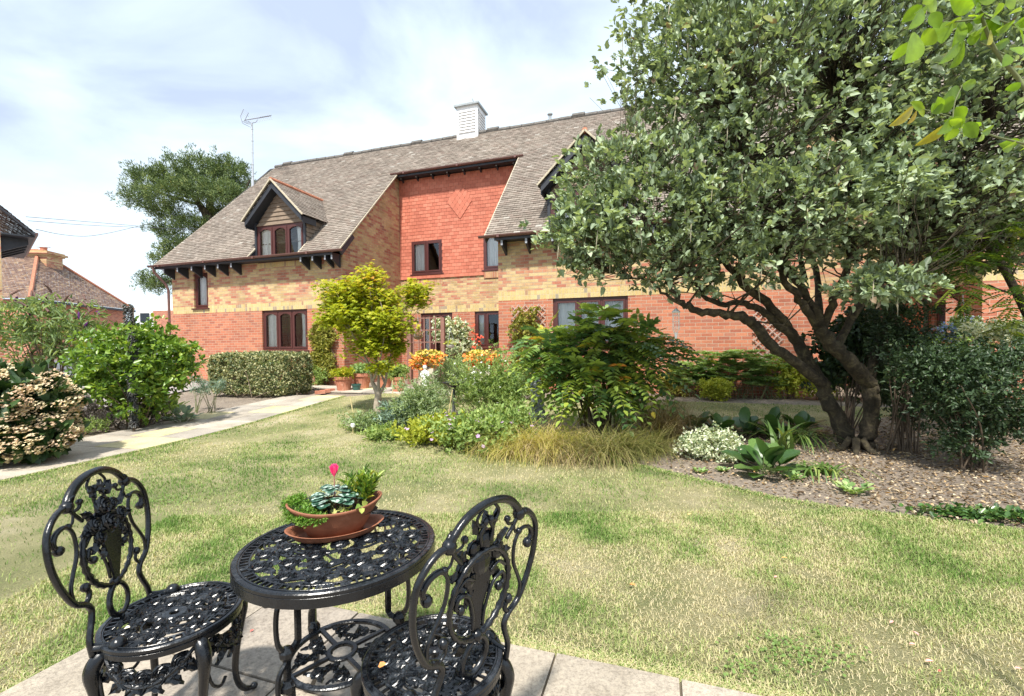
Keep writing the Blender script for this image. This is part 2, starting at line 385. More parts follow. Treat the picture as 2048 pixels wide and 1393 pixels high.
# ================================================================== BUILDING HELPERS
def tf(axis, fixed, sg=1):
    """(u, d, z): d = depth behind the wall face.  axis 's': faces -t ; axis 't': faces -s*sg"""
    if axis == 's': return lambda u, d, z: (u, fixed+d, z)
    return lambda u, d, z: (fixed+d*sg, u, z)
def tbox(mb, T, u0, u1, d0, d1, z0, z1):
    vs = [T(u, d, z) for z in (z0, z1) for d in (d0, d1) for u in (u0, u1)]
    return mb.add(vs, [(0, 2, 3, 1), (4, 5, 7, 6), (0, 1, 5, 4), (1, 3, 7, 5), (3, 2, 6, 7), (2, 0, 4, 6)])
def wall(parent, T, u0, u1, z0, z1, mat, holes=(), top=None, ubreaks=(), d=0., name='wall', rev=.1, label=None):
    us = sorted(set([u0, u1]+[h[0] for h in holes]+[h[1] for h in holes]+list(ubreaks))); us = [u for u in us if u0 <= u <= u1]
    zs = sorted(set([z0, z1]+[h[2] for h in holes]+[h[3] for h in holes])); zs = [z for z in zs if z0 <= z <= z1]
    tp = top or (lambda u: z1); mb = MB()
    for a, b in zip(us[:-1], us[1:]):
        for c, e in zip(zs[:-1], zs[1:]):
            m_, n_ = (a+b)/2, (c+e)/2
            if any(h[0] < m_ < h[1] and h[2] < n_ < h[3] for h in holes): continue
            ea, eb = min(e, tp(a)), min(e, tp(b))
            if ea <= c and eb <= c: continue
            ea, eb = max(ea, c), max(eb, c)
            mb.add([T(a, d, c), T(b, d, c), T(b, d, eb), T(a, d, ea)], [(0, 1, 2, 3)])
    for h in holes:                                   # reveals
        x0, x1, y0, y1 = h; y0, y1 = max(y0, z0), min(y1, z1)
        if y1 <= y0: continue
        mb.add([T(x0, d, y0), T(x0, d+rev, y0), T(x0, d+rev, y1), T(x0, d, y1)], [(0, 1, 2, 3)])
        mb.add([T(x1, d, y0), T(x1, d+rev, y0), T(x1, d+rev, y1), T(x1, d, y1)], [(0, 1, 2, 3)])
        if h[3] <= z1: mb.add([T(x0, d, y1), T(x0, d+rev, y1), T(x1, d+rev, y1), T(x1, d, y1)], [(0, 1, 2, 3)])
        if h[2] >= z0: mb.add([T(x0, d, y0), T(x0, d+rev, y0), T(x1, d+rev, y0), T(x1, d, y0)], [(0, 1, 2, 3)])
    o = mb.build(name, mat, parent)
    if label: o['label'] = label
    return o
def window(parent, T, u0, u1, z0, z1, n=3, arch=True, curt='LR', cm=None, name='window', label=None, rec=.05, sill=True, splits=None):
    fr = MB(); w = .055
    tbox(fr, T, u0, u0+w, rec, rec+.06, z0, z1); tbox(fr, T, u1-w, u1, rec, rec+.06, z0, z1)
    tbox(fr, T, u0+w, u1-w, rec, rec+.06, z1-w, z1); tbox(fr, T, u0+w, u1-w, rec, rec+.06, z0, z0+w)
    a, b = u0+w, u1-w; ed = splits or [a+(b-a)*k/n for k in range(n+1)]
    if splits: ed = [a]+[u0+(u1-u0)*k for k in splits]+[b]
    for k in range(1, len(ed)-1): tbox(fr, T, ed[k]-.022, ed[k]+.022, rec+.001, rec+.06, z0+w, z1-w)
    panes = []
    for k in range(len(ed)-1):                         # casement sashes, a little proud
        l = ed[k]+(.022 if k else 0); r = ed[k+1]-(.022 if k < len(ed)-2 else 0); cw = .048; y0, y1 = z0+w+.003, z1-w-.003; l += .003; r -= .003
        d0, d1 = rec-.012, rec+.045
        tbox(fr, T, l, l+cw, d0, d1, y0, y1); tbox(fr, T, r-cw, r, d0, d1, y0, y1); tbox(fr, T, l+cw, r-cw, d0, d1, y0, y0+cw); tbox(fr, T, l+cw, r-cw, d0, d1, y1-cw, y1)
        if arch:
            q0, q1 = l+cw, r-cw; hgt = .07; K = 8
            for j in range(K):
                x0 = q0+(q1-q0)*j/K; x1 = q0+(q1-q0)*(j+1)/K
                g = lambda x: y1-cw-hgt*(abs((x-(q0+q1)/2)/((q1-q0)/2))**2.2)
                fr.add([T(x0, d0+.002, y1-cw), T(x1, d0+.002, y1-cw), T(x1, d0+.002, g(x1)), T(x0, d0+.002, g(x0)), T(x1, d1, g(x1)), T(x0, d1, g(x0))], [(0, 1, 2, 3), (3, 2, 4, 5)])
        panes.append((l+cw, r-cw, y0+cw, y1-cw))
    if sill: tbox(fr, T, u0-.06, u1+.06, -.05, rec+.02, z0-.04, z0-.003)
    f = fr.build(name, m_upvc, parent)
    if label: f['label'] = label
    pn = MB()
    for p in panes: pn.add([T(p[0], rec+.02, p[2]), T(p[1], rec+.02, p[2]), T(p[1], rec+.02, p[3]), T(p[0], rec+.02, p[3])], [(0, 1, 2, 3)])
    pn.build('pane', m_glass, f)
    cm = cm or m_curt
    for c in curt:
        i = {'L': 0, 'R': len(panes)-1, 'M': len(panes)//2, 'A': -1}[c]
        x0, x1 = (panes[0][0], panes[-1][1]) if i < 0 else (panes[i][0], panes[i][1])
        if c == 'L': x1 = x0+(x1-x0)*.92
        if c == 'R': x0 = x0+(x1-x0)*.42
        mb = MB(); K = max(12, int((x1-x0)/.02)); zt, zb = z1-.03, z0+.03; vs = []; fs = []
        for j in range(K+1):
            x = x0+(x1-x0)*j/K; dd = rec+.085+.022*math.sin(j*1.15)+.01*math.sin(j*.53)
            sc = .5 if c == 'R' else 0
            for q in range(5):
                zz = zt+(zb-zt)*q/4; xx = x+(x1-x)*sc*(.35*math.sin(q/4*PI)) if c == 'R' else x
                vs.append(T(xx, dd, zz))
        for j in range(K):
            for q in range(4): fs.append((j*5+q, (j+1)*5+q, (j+1)*5+q+1, j*5+q+1))
        mb.add(vs, fs); mb.build('curtain', cm, f, smooth=True)
    return f
def tiles(name, mat, parent, org, e, n_, sdir, s_iv, L, gauge=.1, tw=.165, thick=.016, rg=None, skip=None, jit=.004):
    """rows of individual overlapping tiles. org + s*sdir + l*e ; s_iv(l)->list of intervals"""
    rg = rg or np.random.default_rng(3); org, e, n_, sdir = [np.array(v, float) for v in (org, e, n_, sdir)]
    V = []; Fq = []; R = []; b = 0; rows = int(L/gauge)+1
    for i in range(rows):
        l0, l1 = i*gauge, min(L, (i+1)*gauge+.004)
        if l0 >= L: break
        for (a, c) in s_iv((l0+l1)/2):
            k0 = math.floor(a/tw)-1; k1 = math.ceil(c/tw)+1; off = (i % 2)*tw/2
            for k in range(k0, k1):
                x0 = max(a, k*tw+off+.0025); x1 = min(c, (k+1)*tw+off-.0025)
                if x1-x0 < .02: continue
                h = max(thick*.6, thick+rg.normal()*jit*.6); dl = rg.normal()*jit; r = rg.random(); h0 = max(thick*.55, h+rg.normal()*jit*.5)
                for (s, l, hh) in ((x0, l0+dl, h), (x1, l0+dl, h0), (x1, l1, .002), (x0, l1, .002), (x0, l0+dl, -.002), (x1, l0+dl, -.002)):
                    V.append(org+sdir*s+e*l+n_*hh); R.append(r)
                Fq += [(b, b+1, b+2, b+3), (b+4, b+5, b+1, b)]; b += 6
    return npmesh(name, np.array(V), Fq, R, mat, parent, smooth=False)
TANR = math.tan(math.radians(46)); CR, SR = math.cos(math.radians(46)), math.sin(math.radians(46))
ZG = EYE+2.60                                          # roof height at the gutter line
HB = EYE+1.085                                         # window-head / soldier course underside
bld = empty('brick_house', (O_[0], O_[1], 0), math.radians(-18), 'long brick apartment house with steep brown tiled roof, two dormers and red tile-hung recess', 'building')
QR = 4.585; D1, D2 = -7.03, 1.85
RL = QR/CR
def roof_iv(l):
    q = l*CR; lft = -11.81+.09*q; iv = [(lft, 16.)]
    cuts = []
    if q < 2.96: cuts += [(-4.75, -.55), (6.45, 8.8)]
    if q < .40: cuts += [(D1-.92, D1+.92), (D2-.92, D2+.92)]
    for c0, c1 in sorted(cuts):
        a, b = iv.pop(); iv += [(a, c0), (c1, b)]
    return iv
tiles('roof', m_roof, bld, (0, -.35, ZG), (0, CR, SR), (0, -SR, CR), (1, 0, 0), roof_iv, RL)
rb = MB()                                              # under-surface, back slope, gable
def rp(s, q, h=-.03): return (s, q-.35+h*-SR, ZG+q*TANR+h*CR)
for (a, b, q0, q1) in ((-11.78, -4.77, .42, 2.96), (-11.78, D1-.93, 0, .42), (D1+.93, -4.77, 0, .42), (-11.74, 16, 2.96, QR-.02), (-.53, 6.4, .42, 2.96), (-.53, D2-.93, 0, .42), (D2+.93, 6.4, 0, .42), (8.85, 16, 0, 2.96)):
    rb.add([rp(a, q0), rp(b, q0), rp(b, q1), rp(a, q1)], [(0, 1, 2, 3)])
zr = ZG+QR*TANR
rb.add([(-11.4, QR-.35, zr-.02), (16, QR-.35, zr-.02), (16, 2*QR-.35, ZG), (-11.8, 2*QR-.35, ZG)], [(0, 1, 2, 3)])
ru = rb.build('roof_underside', m_dark, bld)
# ridge tiles
rt = MB(); s = -11.42
while s < 15.9:
    zz = .012*math.sin(s*1.7)+(.05 if (int((s+20)/.42) % 7 == 0) else 0)
    rt.tube([(s, QR-.35, zr+zz-.03), (s+.40, QR-.35, zr+zz-.03)], .10, 8); s += .42
rt.build('ridge_tiles', m_ridge, bld)
# verges: pale mortar line and black barge board under it
vg = MB(); bb = MB()
def rq(s, q, h=0.): return Vector((s, q-.35-h*SR, ZG+q*TANR+h*CR))
for (s, q0, q1) in ((-4.75, 0, 2.96), (-.55, 0, 2.96), (-11.81, 0, .01)):
    if q1 > .1: MB().bar(rq(s, q0, -.012), rq(s, q1, -.012), .05, .03).build('verge', m_mort, bld)
    MB().bar(rq(s, q0, -.11), rq(s, min(q1, .55), -.09), .04, .15).build('barge_board', m_blk, bld)
MB().bar(rq(-11.81, 0, -.012), rq(-11.40, QR, -.012), .05, .03).build('verge', m_mort, bld)
# walls ------------------------------------------------------------
FS = tf('s', 0.); FR = tf('s', 2.96); SL = tf('t', -4.9, -1); SR9 = tf('t', 9.0, 1)
WT = 3.82
(w1a, _), (w1b, _) = F(388, 590), F(416, 590); w1 = (w1a, w1b, F(400, 617)[1], F(400, 546)[1])
(w2a, _), (w2b, _) = F(524.5, 660), F(615, 660); w2 = (w2a, w2b, F(570, 701)[1], HB)
(w8a, _), (w8b, _) = F(1106, 640), F(1256, 640); w8 = (w8a, w8b, HB-1.12, HB)
d1w = (D1-.86, D1+.86); d2w = (D2-.86, D2+.86)
for (a, b, holes, nm) in ((-11.48, -4.9, [w1, w2], 'L'), (-.336, 6.29, [w8], 'R'), (9.0, 16., [], 'F')):
    ub = []
    wall(bld, FS, a, b, -.3, HB, m_rf, [h for h in holes if h[2] < HB-.1], name='lower_wall')
    wall(bld, FS, a, b, HB, HB+.215, m_sf, [h for h in holes if h[3] > HB+.1], d=-.003, name='brick_band')
    tops = lambda s: WT
    wall(bld, FS, a, b, HB+.215, WT, m_yf, [h for h in holes if h[3] > HB+.3]+([(d1w[0], d1w[1], WT-.03, WT+.2)] if nm == 'L' else []), name='upper_wall')
wall(bld, FS, w2[0]-.05, w2[1]+.05, w2[2]-.26, w2[2]-.045, m_sf, d=-.004, name='sill_bricks')
wall(bld, FS, d1w[0]-.05, d1w[1]+.2, WT-.20, WT-.02, m_sf, d=-.004, name='sill_bricks')
# recessed wall (t = 2.96)
w4 = (F(824.5, 515, 2.96)[0], F(885, 515, 2.96)[0], F(855, 548, 2.96)[1], F(855, 482, 2.96)[1])
w5 = (F(968, 505, 2.96)[0], F(968, 505, 2.96)[0]+1.05, F(980, 540, 2.96)[1], F(980, 470, 2.96)[1])
w6 = (F(842, 680, 2.96)[0], F(905, 680, 2.96)[0], .25, HB-.005)
w7 = (F(950, 680, 2.96)[0], F(950, 680, 2.96)[0]+1.0, HB-1.15, HB-.005)
TH = F(880, 556, 2.96)[1]                               # underside of the hung tiles
RT = ZG+2.96*TANR-.1
wall(bld, FR, -4.9, -.336+1, -.3, HB, m_rf, [w6, w7], name='lower_wall')
wall(bld, FR, -4.9, .6, HB, HB+.215, m_sf, d=-.003, name='brick_band')
wall(bld, FR, -4.9, .6, HB+.215, TH+.1, m_yf, [], name='upper_wall')
wall(bld, FR, w4[0], w4[1], TH-.215, TH-.01, m_sr, d=-.004, name='sill_bricks'); wall(bld, FR, w5[0], w5[1], w5[2]-.26, w5[2]-.045, m_sr, d=-.03, name='sill_bricks')
wall(bld, FR, -4.9, .6, TH+.1, RT, m_dark, [w4, w5], name='backing_wall', rev=.03)
def hang_iv(l):
    z = TH+l; iv = [(-4.895, .6)]
    cuts = [(w[0], w[1]) for w in (w4, w5) if w[2]-.01 < z < w[3]+.01]
    if z < w5[2]+.01: cuts = [c for c in cuts if c[0] < w5[0]-.1]+[(w5[0], w5[1])]
    for c0, c1 in sorted(cuts):
        a, b = iv.pop(); iv += [(a, c0), (c1, b)]
    return iv
ht = tiles('hung_tiles', m_hang, bld, (0, 2.93, TH), (0, 0, 1), (0, -1, 0), (1, 0, 0), hang_iv, RT-TH-.02, gauge=.112, tw=.17, thick=.009, jit=.0012)
ht['label'] = 'bright red clay tile hanging on the recessed upper wall'
dm = MB(); cx_, cz_ = F(921, 407, 2.96)                 # diamond of pointed club tiles
for i in range(-4, 5):
    wid = 5-abs(i)
    for k in range(wid):
        u = cx_+(k-(wid-1)/2)*.17; z = cz_+i*.112; dm.rv = random.Random(i*9+k).random()*.6+.3; y = 2.93-.026-.001*((i+k) % 2)
        dm.add([(u-.08, y+.004, z+.03), (u-.08, y+.006, z+.13), (u+.08, y+.006, z+.13), (u+.08, y+.004, z+.03), (u, y+.002, z-.06), (u-.08, y+.02, z+.03), (u+.08, y+.02, z+.03), (u, y+.02, z-.06)], [(0, 3, 2, 1), (0, 4, 3), (0, 5, 7, 4), (4, 7, 6, 3)])
dm.build('diamond_tiles', m_hang, bld)
# side walls of the recess
tp = lambda t: ZG+(t+.35)*TANR-.10
for T, t0, t1 in ((SL, 0., 2.96), (SR9, 0., 2.96)):
    wl = (T is SR9)
    w9 = (.62, 1.5, 1.35, HB-.005)
    hs = [w9] if wl else []
    wall(bld, T, t0, t1, -.3, HB, m_rs, hs, name='lower_wall')
    wall(bld, T, t0, t1, HB, HB+.215, m_ss, d=-.003, name='brick_band')
    wall(bld, T, t0, t1, HB+.215, 9., m_ys, top=tp, name='upper_wall')
SRW = tf('t', -.336, 1); wall(bld, SRW, 0, 2.96, -.3, HB, m_rs, name='lower_wall'); wall(bld, SRW, 0, 2.96, HB, 9, m_ys, top=tp, name='upper_wall')
S6 = tf('t', 6.29, -1); wall(bld, S6, 0, 2.96, -.3, HB, m_rs, name='lower_wall'); wall(bld, S6, 0, 2.96, HB, 9, m_ys, top=tp, name='upper_wall')
R2 = tf('s', 2.96); wall(bld, R2, 6.29, 9.0, -.3, HB, m_rf, name='lower_wall'); wall(bld, R2, 6.29, 9.0, HB, RT, m_yf, name='upper_wall')
SE = tf('t', -11.48, 1)
gt = lambda t: min(ZG+(t+.35)*TANR, ZG+(2*QR-.35-t)*TANR)-.05
wall(bld, SE, 0, 2*QR-.7, -.3, HB, m_rs, name='lower_wall'); wall(bld, SE, 0, 2*QR-.7, HB, 12, m_ys, top=gt, ubreaks=[QR-.35], name='upper_wall')
bk = MB(); bk.add([(-11.4, 2*QR-.6, -.3), (16, 2*QR-.6, -.3), (16, 2*QR-.6, 4), (-11.4, 2*QR-.6, 4), (16, 0, -.3), (16, 0, 4), (16, QR, 9)], [(0, 1, 2, 3), (1, 4, 5, 6, 2)])
bk.add([(-11.4, 4.6, .2), (16, 4.6, .2), (16, 4.6, 8), (-11.4, 4.6, 8)], [(0, 1, 2, 3)]); bk.add([(-11.4, .25, 2.55), (-5, .25, 2.55), (-5, 4.6, 2.55), (-11.4, 4.6, 2.55)], [(0, 1, 2, 3)])
bk.add([(-.3, .25, 2.55), (6.2, .25, 2.55), (6.2, 4.6, 2.55), (-.3, 4.6, 2.55)], [(0, 1, 2, 3)]); bk.add([(9.1, .25, 2.55), (16, .25, 2.55), (16, 4.6, 2.55), (9.1, 4.6, 2.55)], [(0, 1, 2, 3)]); bk.add([(-5, 3.1, 2.6), (1, 3.1, 2.6), (1, 4.6, 2.6), (-5, 4.6, 2.6)], [(0, 1, 2, 3)])
bk.build('inner_walls', m_dark, bld)  # closing walls and floors, added so the interior stays dark
# windows
window(bld, FS, *w1, n=1, curt='M', cm=m_curtw, label='narrow upstairs window under the left end of the gutter')
window(bld, FS, *w2, n=3, curt='LR', label='three-light ground floor window of the left wing')
window(bld, FS, *w8, n=3, arch=False, curt='A', cm=m_curtw, label='wide ground floor window of the right wing behind the shrub')
window(bld, FR, *w4, n=2, arch=False, curt='L', cm=m_curtw, label='two-light window set in the red hung tiles', rec=-.04)
window(bld, FR, *w5, n=1, arch=False, curt='A', cm=m_curtw, label='window half hidden by the corner of the right wing', rec=-.04)
window(bld, FR, *w6, n=3, arch=False, curt='L', cm=m_curtw, label='patio door behind the wooden lattice', name='patio_door', sill=False)
window(bld, FR, *w7, arch=False, curt='L', cm=m_curtw, label='ground floor window of the recess with one clear light', splits=[.38])
# far right side window: fixed frame below and an open top-hung light
f9 = window(bld, SR9, w9[0], w9[1], w9[2], w9[3], n=1, arch=False, curt='', label='small window with its top-hung light propped open', sill=False)
tl = MB(); z1 = w9[3]-.05; z0 = z1-.42; T9 = lambda u, o, z: (9.0-o, u, z)
for (a, b, c, d) in ((w9[0]+.03, w9[0]+.09, 0, 1), (w9[1]-.09, w9[1]-.03, 0, 1), (w9[0]+.03, w9[1]-.03, 0, .14), (w9[0]+.03, w9[1]-.03, .86, 1)):
    pts = []
    for (dd) in (0, .035):
        for (u, k) in ((a, c), (b, c), (b, d), (a, d)): pts.append(T9(u, .02+.34*k+dd*.7, z1-(z1-z0)*k*.72+dd))
    tl.add(pts, [(0, 1, 2, 3), (7, 6, 5, 4), (0, 4, 5, 1), (1, 5, 6, 2), (2, 6, 7, 3), (3, 7, 4, 0)])
tl.build('open_light', m_upvc, f9)
pg = MB(); pg.add([T9(w9[0]+.09, .02+.34*.14+.01, z1-.3*.14*1.0), T9(w9[1]-.09, .02+.34*.14+.01, z1-.3*.14), T9(w9[1]-.09, .02+.34*.86+.01, z1-.3*.86), T9(w9[0]+.09, .02+.34*.86+.01, z1-.3*.86)], [(0, 1, 2, 3)]); pg.build('pane', m_glass, f9)
# gutters
def gutter(s0, s1, t, z):
    g = MB(); K = 7; vs = []
    for s in (s0, s1):
        for rr in (.058, .05):
            for k in range(K+1):
                th = PI+PI*k/K; vs.append((s, t+rr*math.cos(th), z+rr*math.sin(th)))
    n = K+1; fs = []
    for k in range(K): fs += [(k, k+1, 2*n+k+1, 2*n+k), (n+k, n+k+1, 3*n+k+1, 3*n+k)]
    fs += [tuple(range(n)), tuple(range(2*n, 3*n)), (0, n, 3*n, 2*n), (K, n+K, 3*n+K, 2*n+K)]
    g.add(vs, fs); s = s0+.5
    while s < s1: g.box(s-.03, s+.03, t-.064, t+.064, z-.064, z+.004); s += 1.9
    g.build('gutter', m_gut, bld)
gutter(-11.92, -4.62, -.40, ZG+.0); gutter(-.68, 6.5, -.40, ZG); gutter(-4.97, -.42, 2.56, ZG+2.96*TANR); gutter(8.7, 16, -.40, ZG)
# eaves: black soffit + gusset brackets
zz2 = ZG+2.96*TANR
for a, b, t_, z_ in ((-11.7, -4.95, 0., ZG), (-.3, 6.2, 0., ZG), (9.1, 16, 0., ZG), (-4.85, -.45, 2.96, zz2)):
    MB().box(a, b, t_-.33, t_-.005, z_-.10, z_-.06).build('soffit', m_blk, bld); MB().box(a, b, t_-.36, t_-.331, z_-.12, z_-.01).build('fascia', m_blk, bld)
def bracket(s, t, z, k=1.):
    b = MB(); w = .024
    for a in (0,):
        v = []
        for x in (s-w, s+w): v += [(x, t-.005, z-.10), (x, t-.34*k, z-.10), (x, t-.34*k, z-.24*k), (x, t-.005, z-.42*k)]
        b.add(v, [(0, 1, 2, 3), (7, 6, 5, 4), (1, 5, 6, 2), (2, 6, 7, 3), (0, 3, 7, 4), (0, 4, 5, 1)])
    o = b.build('eaves_bracket', m_blk, bld)
    e = MB(); e.box(s-w-.001, s+w+.001, t-.34*k-.006, t-.34*k, z-.24*k, z-.10); e.build('bracket_end', m_lgrey, o)  # thin front plate carrying the painted lit tone
for s in (-11.35, -10.75, -10.15, -9.6, -9.08, -8.56, -6.02, -5.62, -5.2, -4.98, -.12, .48, 1.1, 1.9, 2.6, 3.3, 4.0, 4.7, 5.4, 6.1): bracket(s, 0, ZG)
for k in range(8): bracket(-4.72+k*.56, 2.96, zz2, .55)
# downpipes
dp = MB(); dp.tube([(-11.72, -.40, ZG-.05), (-11.72, -.38, ZG-.2), (-11.6, -.12, ZG-.55), (-11.56, -.06, ZG-.75), (-11.56, -.06, .1)], .038, 8)
dp.build('downpipe', m_gut, bld, smooth=False)
dp = MB(); dp.tube([(8.93, 1.62, ZG+1.8), (8.93, 1.62, .1)], .045, 8); dp.build('downpipe', m_gut, bld)
# dormers ------------------------------------------------------------
def dormer(dc):
    zt = EYE+3.56; zp = EYE+4.66; hw = .86; t0 = -.02; zf = ZG-.08; half = 1.10; zf2 = zt+.02; pk = zt+.98
    par = MB()
    nb = 8; hh = (pk-zt)/nb                              # weatherboards of the gable
    for i in range(nb):
        za, zb = zt+i*hh, zt+(i+1)*hh; wa = hw*(1-(za-zt)/(pk-zt)); wb = hw*(1-(zb-zt)/(pk-zt)); par.rv = .3+.1*(i % 3)
        par.add([(dc-wa, t0-.03, za), (dc+wa, t0-.03, za), (dc+wb, t0-.004, zb), (dc-wb, t0-.004, zb), (dc-wa, t0, za), (dc+wa, t0, za)], [(0, 1, 2, 3), (4, 5, 1, 0)])
    for sg in (-1, 1):                                   # cheeks
        for i in range(9):
            za = zf+i*.125; zb = za+.125
            if zb > zt+.1: zb = zt+.1
            ta, tb = -.35+(za-ZG)/TANR, -.35+(zb-ZG)/TANR
            x = dc+sg*(hw+.06)
            par.add([(x+sg*.025, t0, za), (x+sg*.025, max(t0, ta)+.1, za), (x+sg*.002, max(t0, tb)+.1, zb), (x+sg*.002, t0, zb)], [(0, 1, 2, 3)])
    d = par.build('dormer', m_board, bld)
    for sg in (-1, 1): MB().box(dc+sg*(hw+.03)-.035, dc+sg*(hw+.03)+.035, t0-.035, t0+.05, ZG-.1, zt+.25).build('corner_post', m_blk, d)
    za = zt+.02; bt = -.30
    for sg in (-1, 1):
        bd = MB()
        a = Vector((dc+sg*1.02, bt, za+.10)); b = Vector((dc, bt, za+.10+1.02*.98))
        a2 = Vector((dc+sg*1.02, bt, za-.07)); b2 = Vector((dc, bt, za-.07+.98*1.02))
        y2 = bt+.035
        v = [a, b, b2, a2]; v += [Vector((p.x, y2, p.z)) for p in v]
        bd.add(v, [(0, 1, 2, 3), (7, 6, 5, 4), (0, 4, 5, 1), (3, 2, 6, 7), (0, 3, 7, 4)])
        bd.bar((dc+sg*1.02, bt+.04, za-.02), (dc+sg*1.02, .26, za-.02), .03, .17)
        # soffit between board and gable
        bd.add([(dc+sg*1.0, bt+.02, za-.05), (dc, bt+.02, za+.93), (dc, .0, za+.93), (dc+sg*1.0, .0, za-.05)], [(0, 1, 2, 3)])
        bd.build('barge_board', m_blk, d)
    # two small tiled slopes
    sl = math.atan2(.98, 1.0); cs, sn = math.cos(sl), math.sin(sl); zrd = za+.14+1.06*.98
    mv = []
    for sg in (-1, 1):
        Lr = 1.1/cs
        def iv(l, sg=sg):
            x = 1.08-l*cs; zz = za+.12+l*sn                 # back edge meets the main roof plane
            tb = -.35+(zz-ZG)/TANR
            return [(-.34, max(tb, -.2))]
        o = tiles('dormer_roof', m_roof, d, (dc+sg*1.10, 0, za+.09), (-sg*cs, 0, sn), (sg*sn, 0, cs), (0, 1, 0), iv, Lr, rg=np.random.default_rng(5))
    for sg in (-1, 1): MB().bar((dc+sg*1.10, -.34, za+.08), (dc, -.34, za+.10+1.10*.98), .035, .04).build('verge', m_mort, d)
    rd = MB(); q = -.34; tb = -.35+(zrd-ZG)/TANR
    while q < tb: rd.tube([(dc, q, zrd-.0), (dc, q+.28, zrd-.0)], .06, 8); q += .3
    rd.build('ridge_tiles', m_terra_ridge, d)
    for sg in (-1, 1):
        MB().bar(rq(dc+sg*.92, -.02, -.005), rq(dc+sg*.92, .42, -.005), .04, .03).build('verge', m_mort, d)
        MB().add([rq(dc+sg*.915, 0, -.02), rq(dc+sg*.915, .45, -.02), Vector((dc+sg*.915, .1, ZG-.1)), Vector((dc+sg*.915, -.33, ZG-.1))], [(0, 1, 2, 3)]).build('cheek_board', m_blk, d)
    T = tf('s', t0); f = window(d, T, dc-hw, dc+hw, ZG-.12, zt, n=3, arch=True, curt='LR', sill=False, rec=.0)
    in_ = MB(); in_.box(dc-.8, dc+.8, .7, .75, ZG-.3, ZG+.98); in_.build('inner_wall', m_dark, d)
    return d
a = dormer(D1); a['label'] = 'left dormer with weatherboard gable'; a = dormer(D2); a['label'] = 'right dormer behind the tree crown'
# cupola
cu = MB(); s0, s1, t0, t1 = -3.25, -2.47, 4.02, 4.78; zb = 8.0; zt = 9.52
cu.box(s0, s1, t0, t1, zb-.45, zt); cu.box(s0-.03, s1+.03, t0-.03, t1+.03, zb-.5, zb-.36)
c = cu.build('roof_vent', m_white, bld); lv = MB()
for k in range(8):
    z = zb+.62+k*.10
    lv.add([(s0+.08, t0-.035, z), (s1-.08, t0-.035, z), (s1-.08, t0-.002, z+.075), (s0+.08, t0-.002, z+.075), (s0+.08, t0-.002, z), (s1-.08, t0-.002, z)], [(0, 1, 2, 3), (4, 5, 1, 0)])
    lv.add([(s1+.035, t0+.08, z), (s1+.035, t1-.08, z), (s1+.002, t1-.08, z+.075), (s1+.002, t0+.08, z+.075), (s1+.002, t0+.08, z), (s1+.002, t1-.08, z)], [(0, 1, 2, 3), (4, 5, 1, 0)])
lv.build('louvres', m_white, c); cp = MB(); cs_, ct_ = (s0+s1)/2, (t0+t1)/2
prof = [(.47, 0), (.47, .06), (.42, .09), (.22, .18), (.12, .30), (.06, .44), (.005, .5)]
M4 = Matrix.Translation((cs_, ct_, zt)) @ Matrix.Rotation(PI/4, 4, 'Z'); cp.lathe([(r*1.38 if i < 3 else r*1.2, z) for i, (r, z) in enumerate(prof)], 4, M4); cp.build('cap', m_lead, c)
fl = MB(); fs, ft = F(1100, 240, 4.2)[0], 4.2; fl.lathe([(.05, 0), (.05, .18), (.09, .2), (.09, .23)], 8, Matrix.Translation((fs, ft, zr))); fl.build('flue_terminal', m_lead, bld)
# ================================================================== GROUND
def v2(p): return (p.x, p.y)
BED = [v2(G(*p)) for p in ((690, 838), (680, 850), (720, 868), (800, 878), (870, 882), (940, 897), (1010, 907), (1150, 917), (1290, 934), (1400, 962), (1560, 1000), (1700, 1022), (1880, 1042), (2048, 1064))]
BED += [(5.2, 2.2), (9, 1.2), (12, 4), (11, 8.2), (7.2, 7.6)]+[v2(G(*p)) for p in ((1690, 858), (1600, 846), (1500, 842), (1380, 842), (1300, 848), (1180, 850), (1060, 842), (1000, 835), (900, 820), (800, 822), (740, 828))]
PATH_R = [(-5.75, .6), (-5.35, 2.6), (-4.97, 4.31), (-4.72, 5.3), (-4.45, 6.5), (-4.18, 8.06), (-3.75, 10.0)]
PATH_L = [(-7.3, 1.0), (-6.95, 3.0), (-6.3, 5.3), (-6.1, 6.5), (-5.85, 7.6), (-5.62, 8.6), (-5.1, 10.3)]
WALL_C = lambda x, off: (x, O_[1]-off-.325*x)
def ptn(scale, seed, x, y):
    """cheap smooth value noise in 0..1"""
    r = np.random.default_rng(seed); g = r.random((64, 64)); x = np.asarray(x)*scale+17; y = np.asarray(y)*scale+23
    xi = np.floor(x).astype(int); yi = np.floor(y).astype(int); fx = x-xi; fy = y-yi; fx = fx*fx*(3-2*fx); fy = fy*fy*(3-2*fy)
    a = g[xi % 64, yi % 64]; b = g[(xi+1) % 64, yi % 64]; c = g[xi % 64, (yi+1) % 64]; d = g[(xi+1) % 64, (yi+1) % 64]
    return (a*(1-fx)+b*fx)*(1-fy)+(c*(1-fx)+d*fx)*fy
t = NT('soil'); c = t.ramp(t.noise(26, 6, .7), [(.3, (.13, .105, .085)), (.5, (.25, .205, .165)), (.72, (.40, .34, .28))])
c = t.mix(.6, c, t.ramp(t.noise(1.2, 4), [(.3, (.7, .68, .66)), (.7, (1.3, 1.27, 1.2))]), 'MULTIPLY'); m_soil = t.fin(t.bsdf(c, .95, t.bump(t.noise(40, 5, .7), 1, .03)))
t = NT('lawn_base'); a = t.noise(1.1, 6, .6); b = t.noise(150, 5, .8)
c = t.ramp(a, [(.30, (.17, .20, .08)), (.45, (.29, .29, .13)), (.56, (.42, .38, .21)), (.68, (.54, .47, .32))])
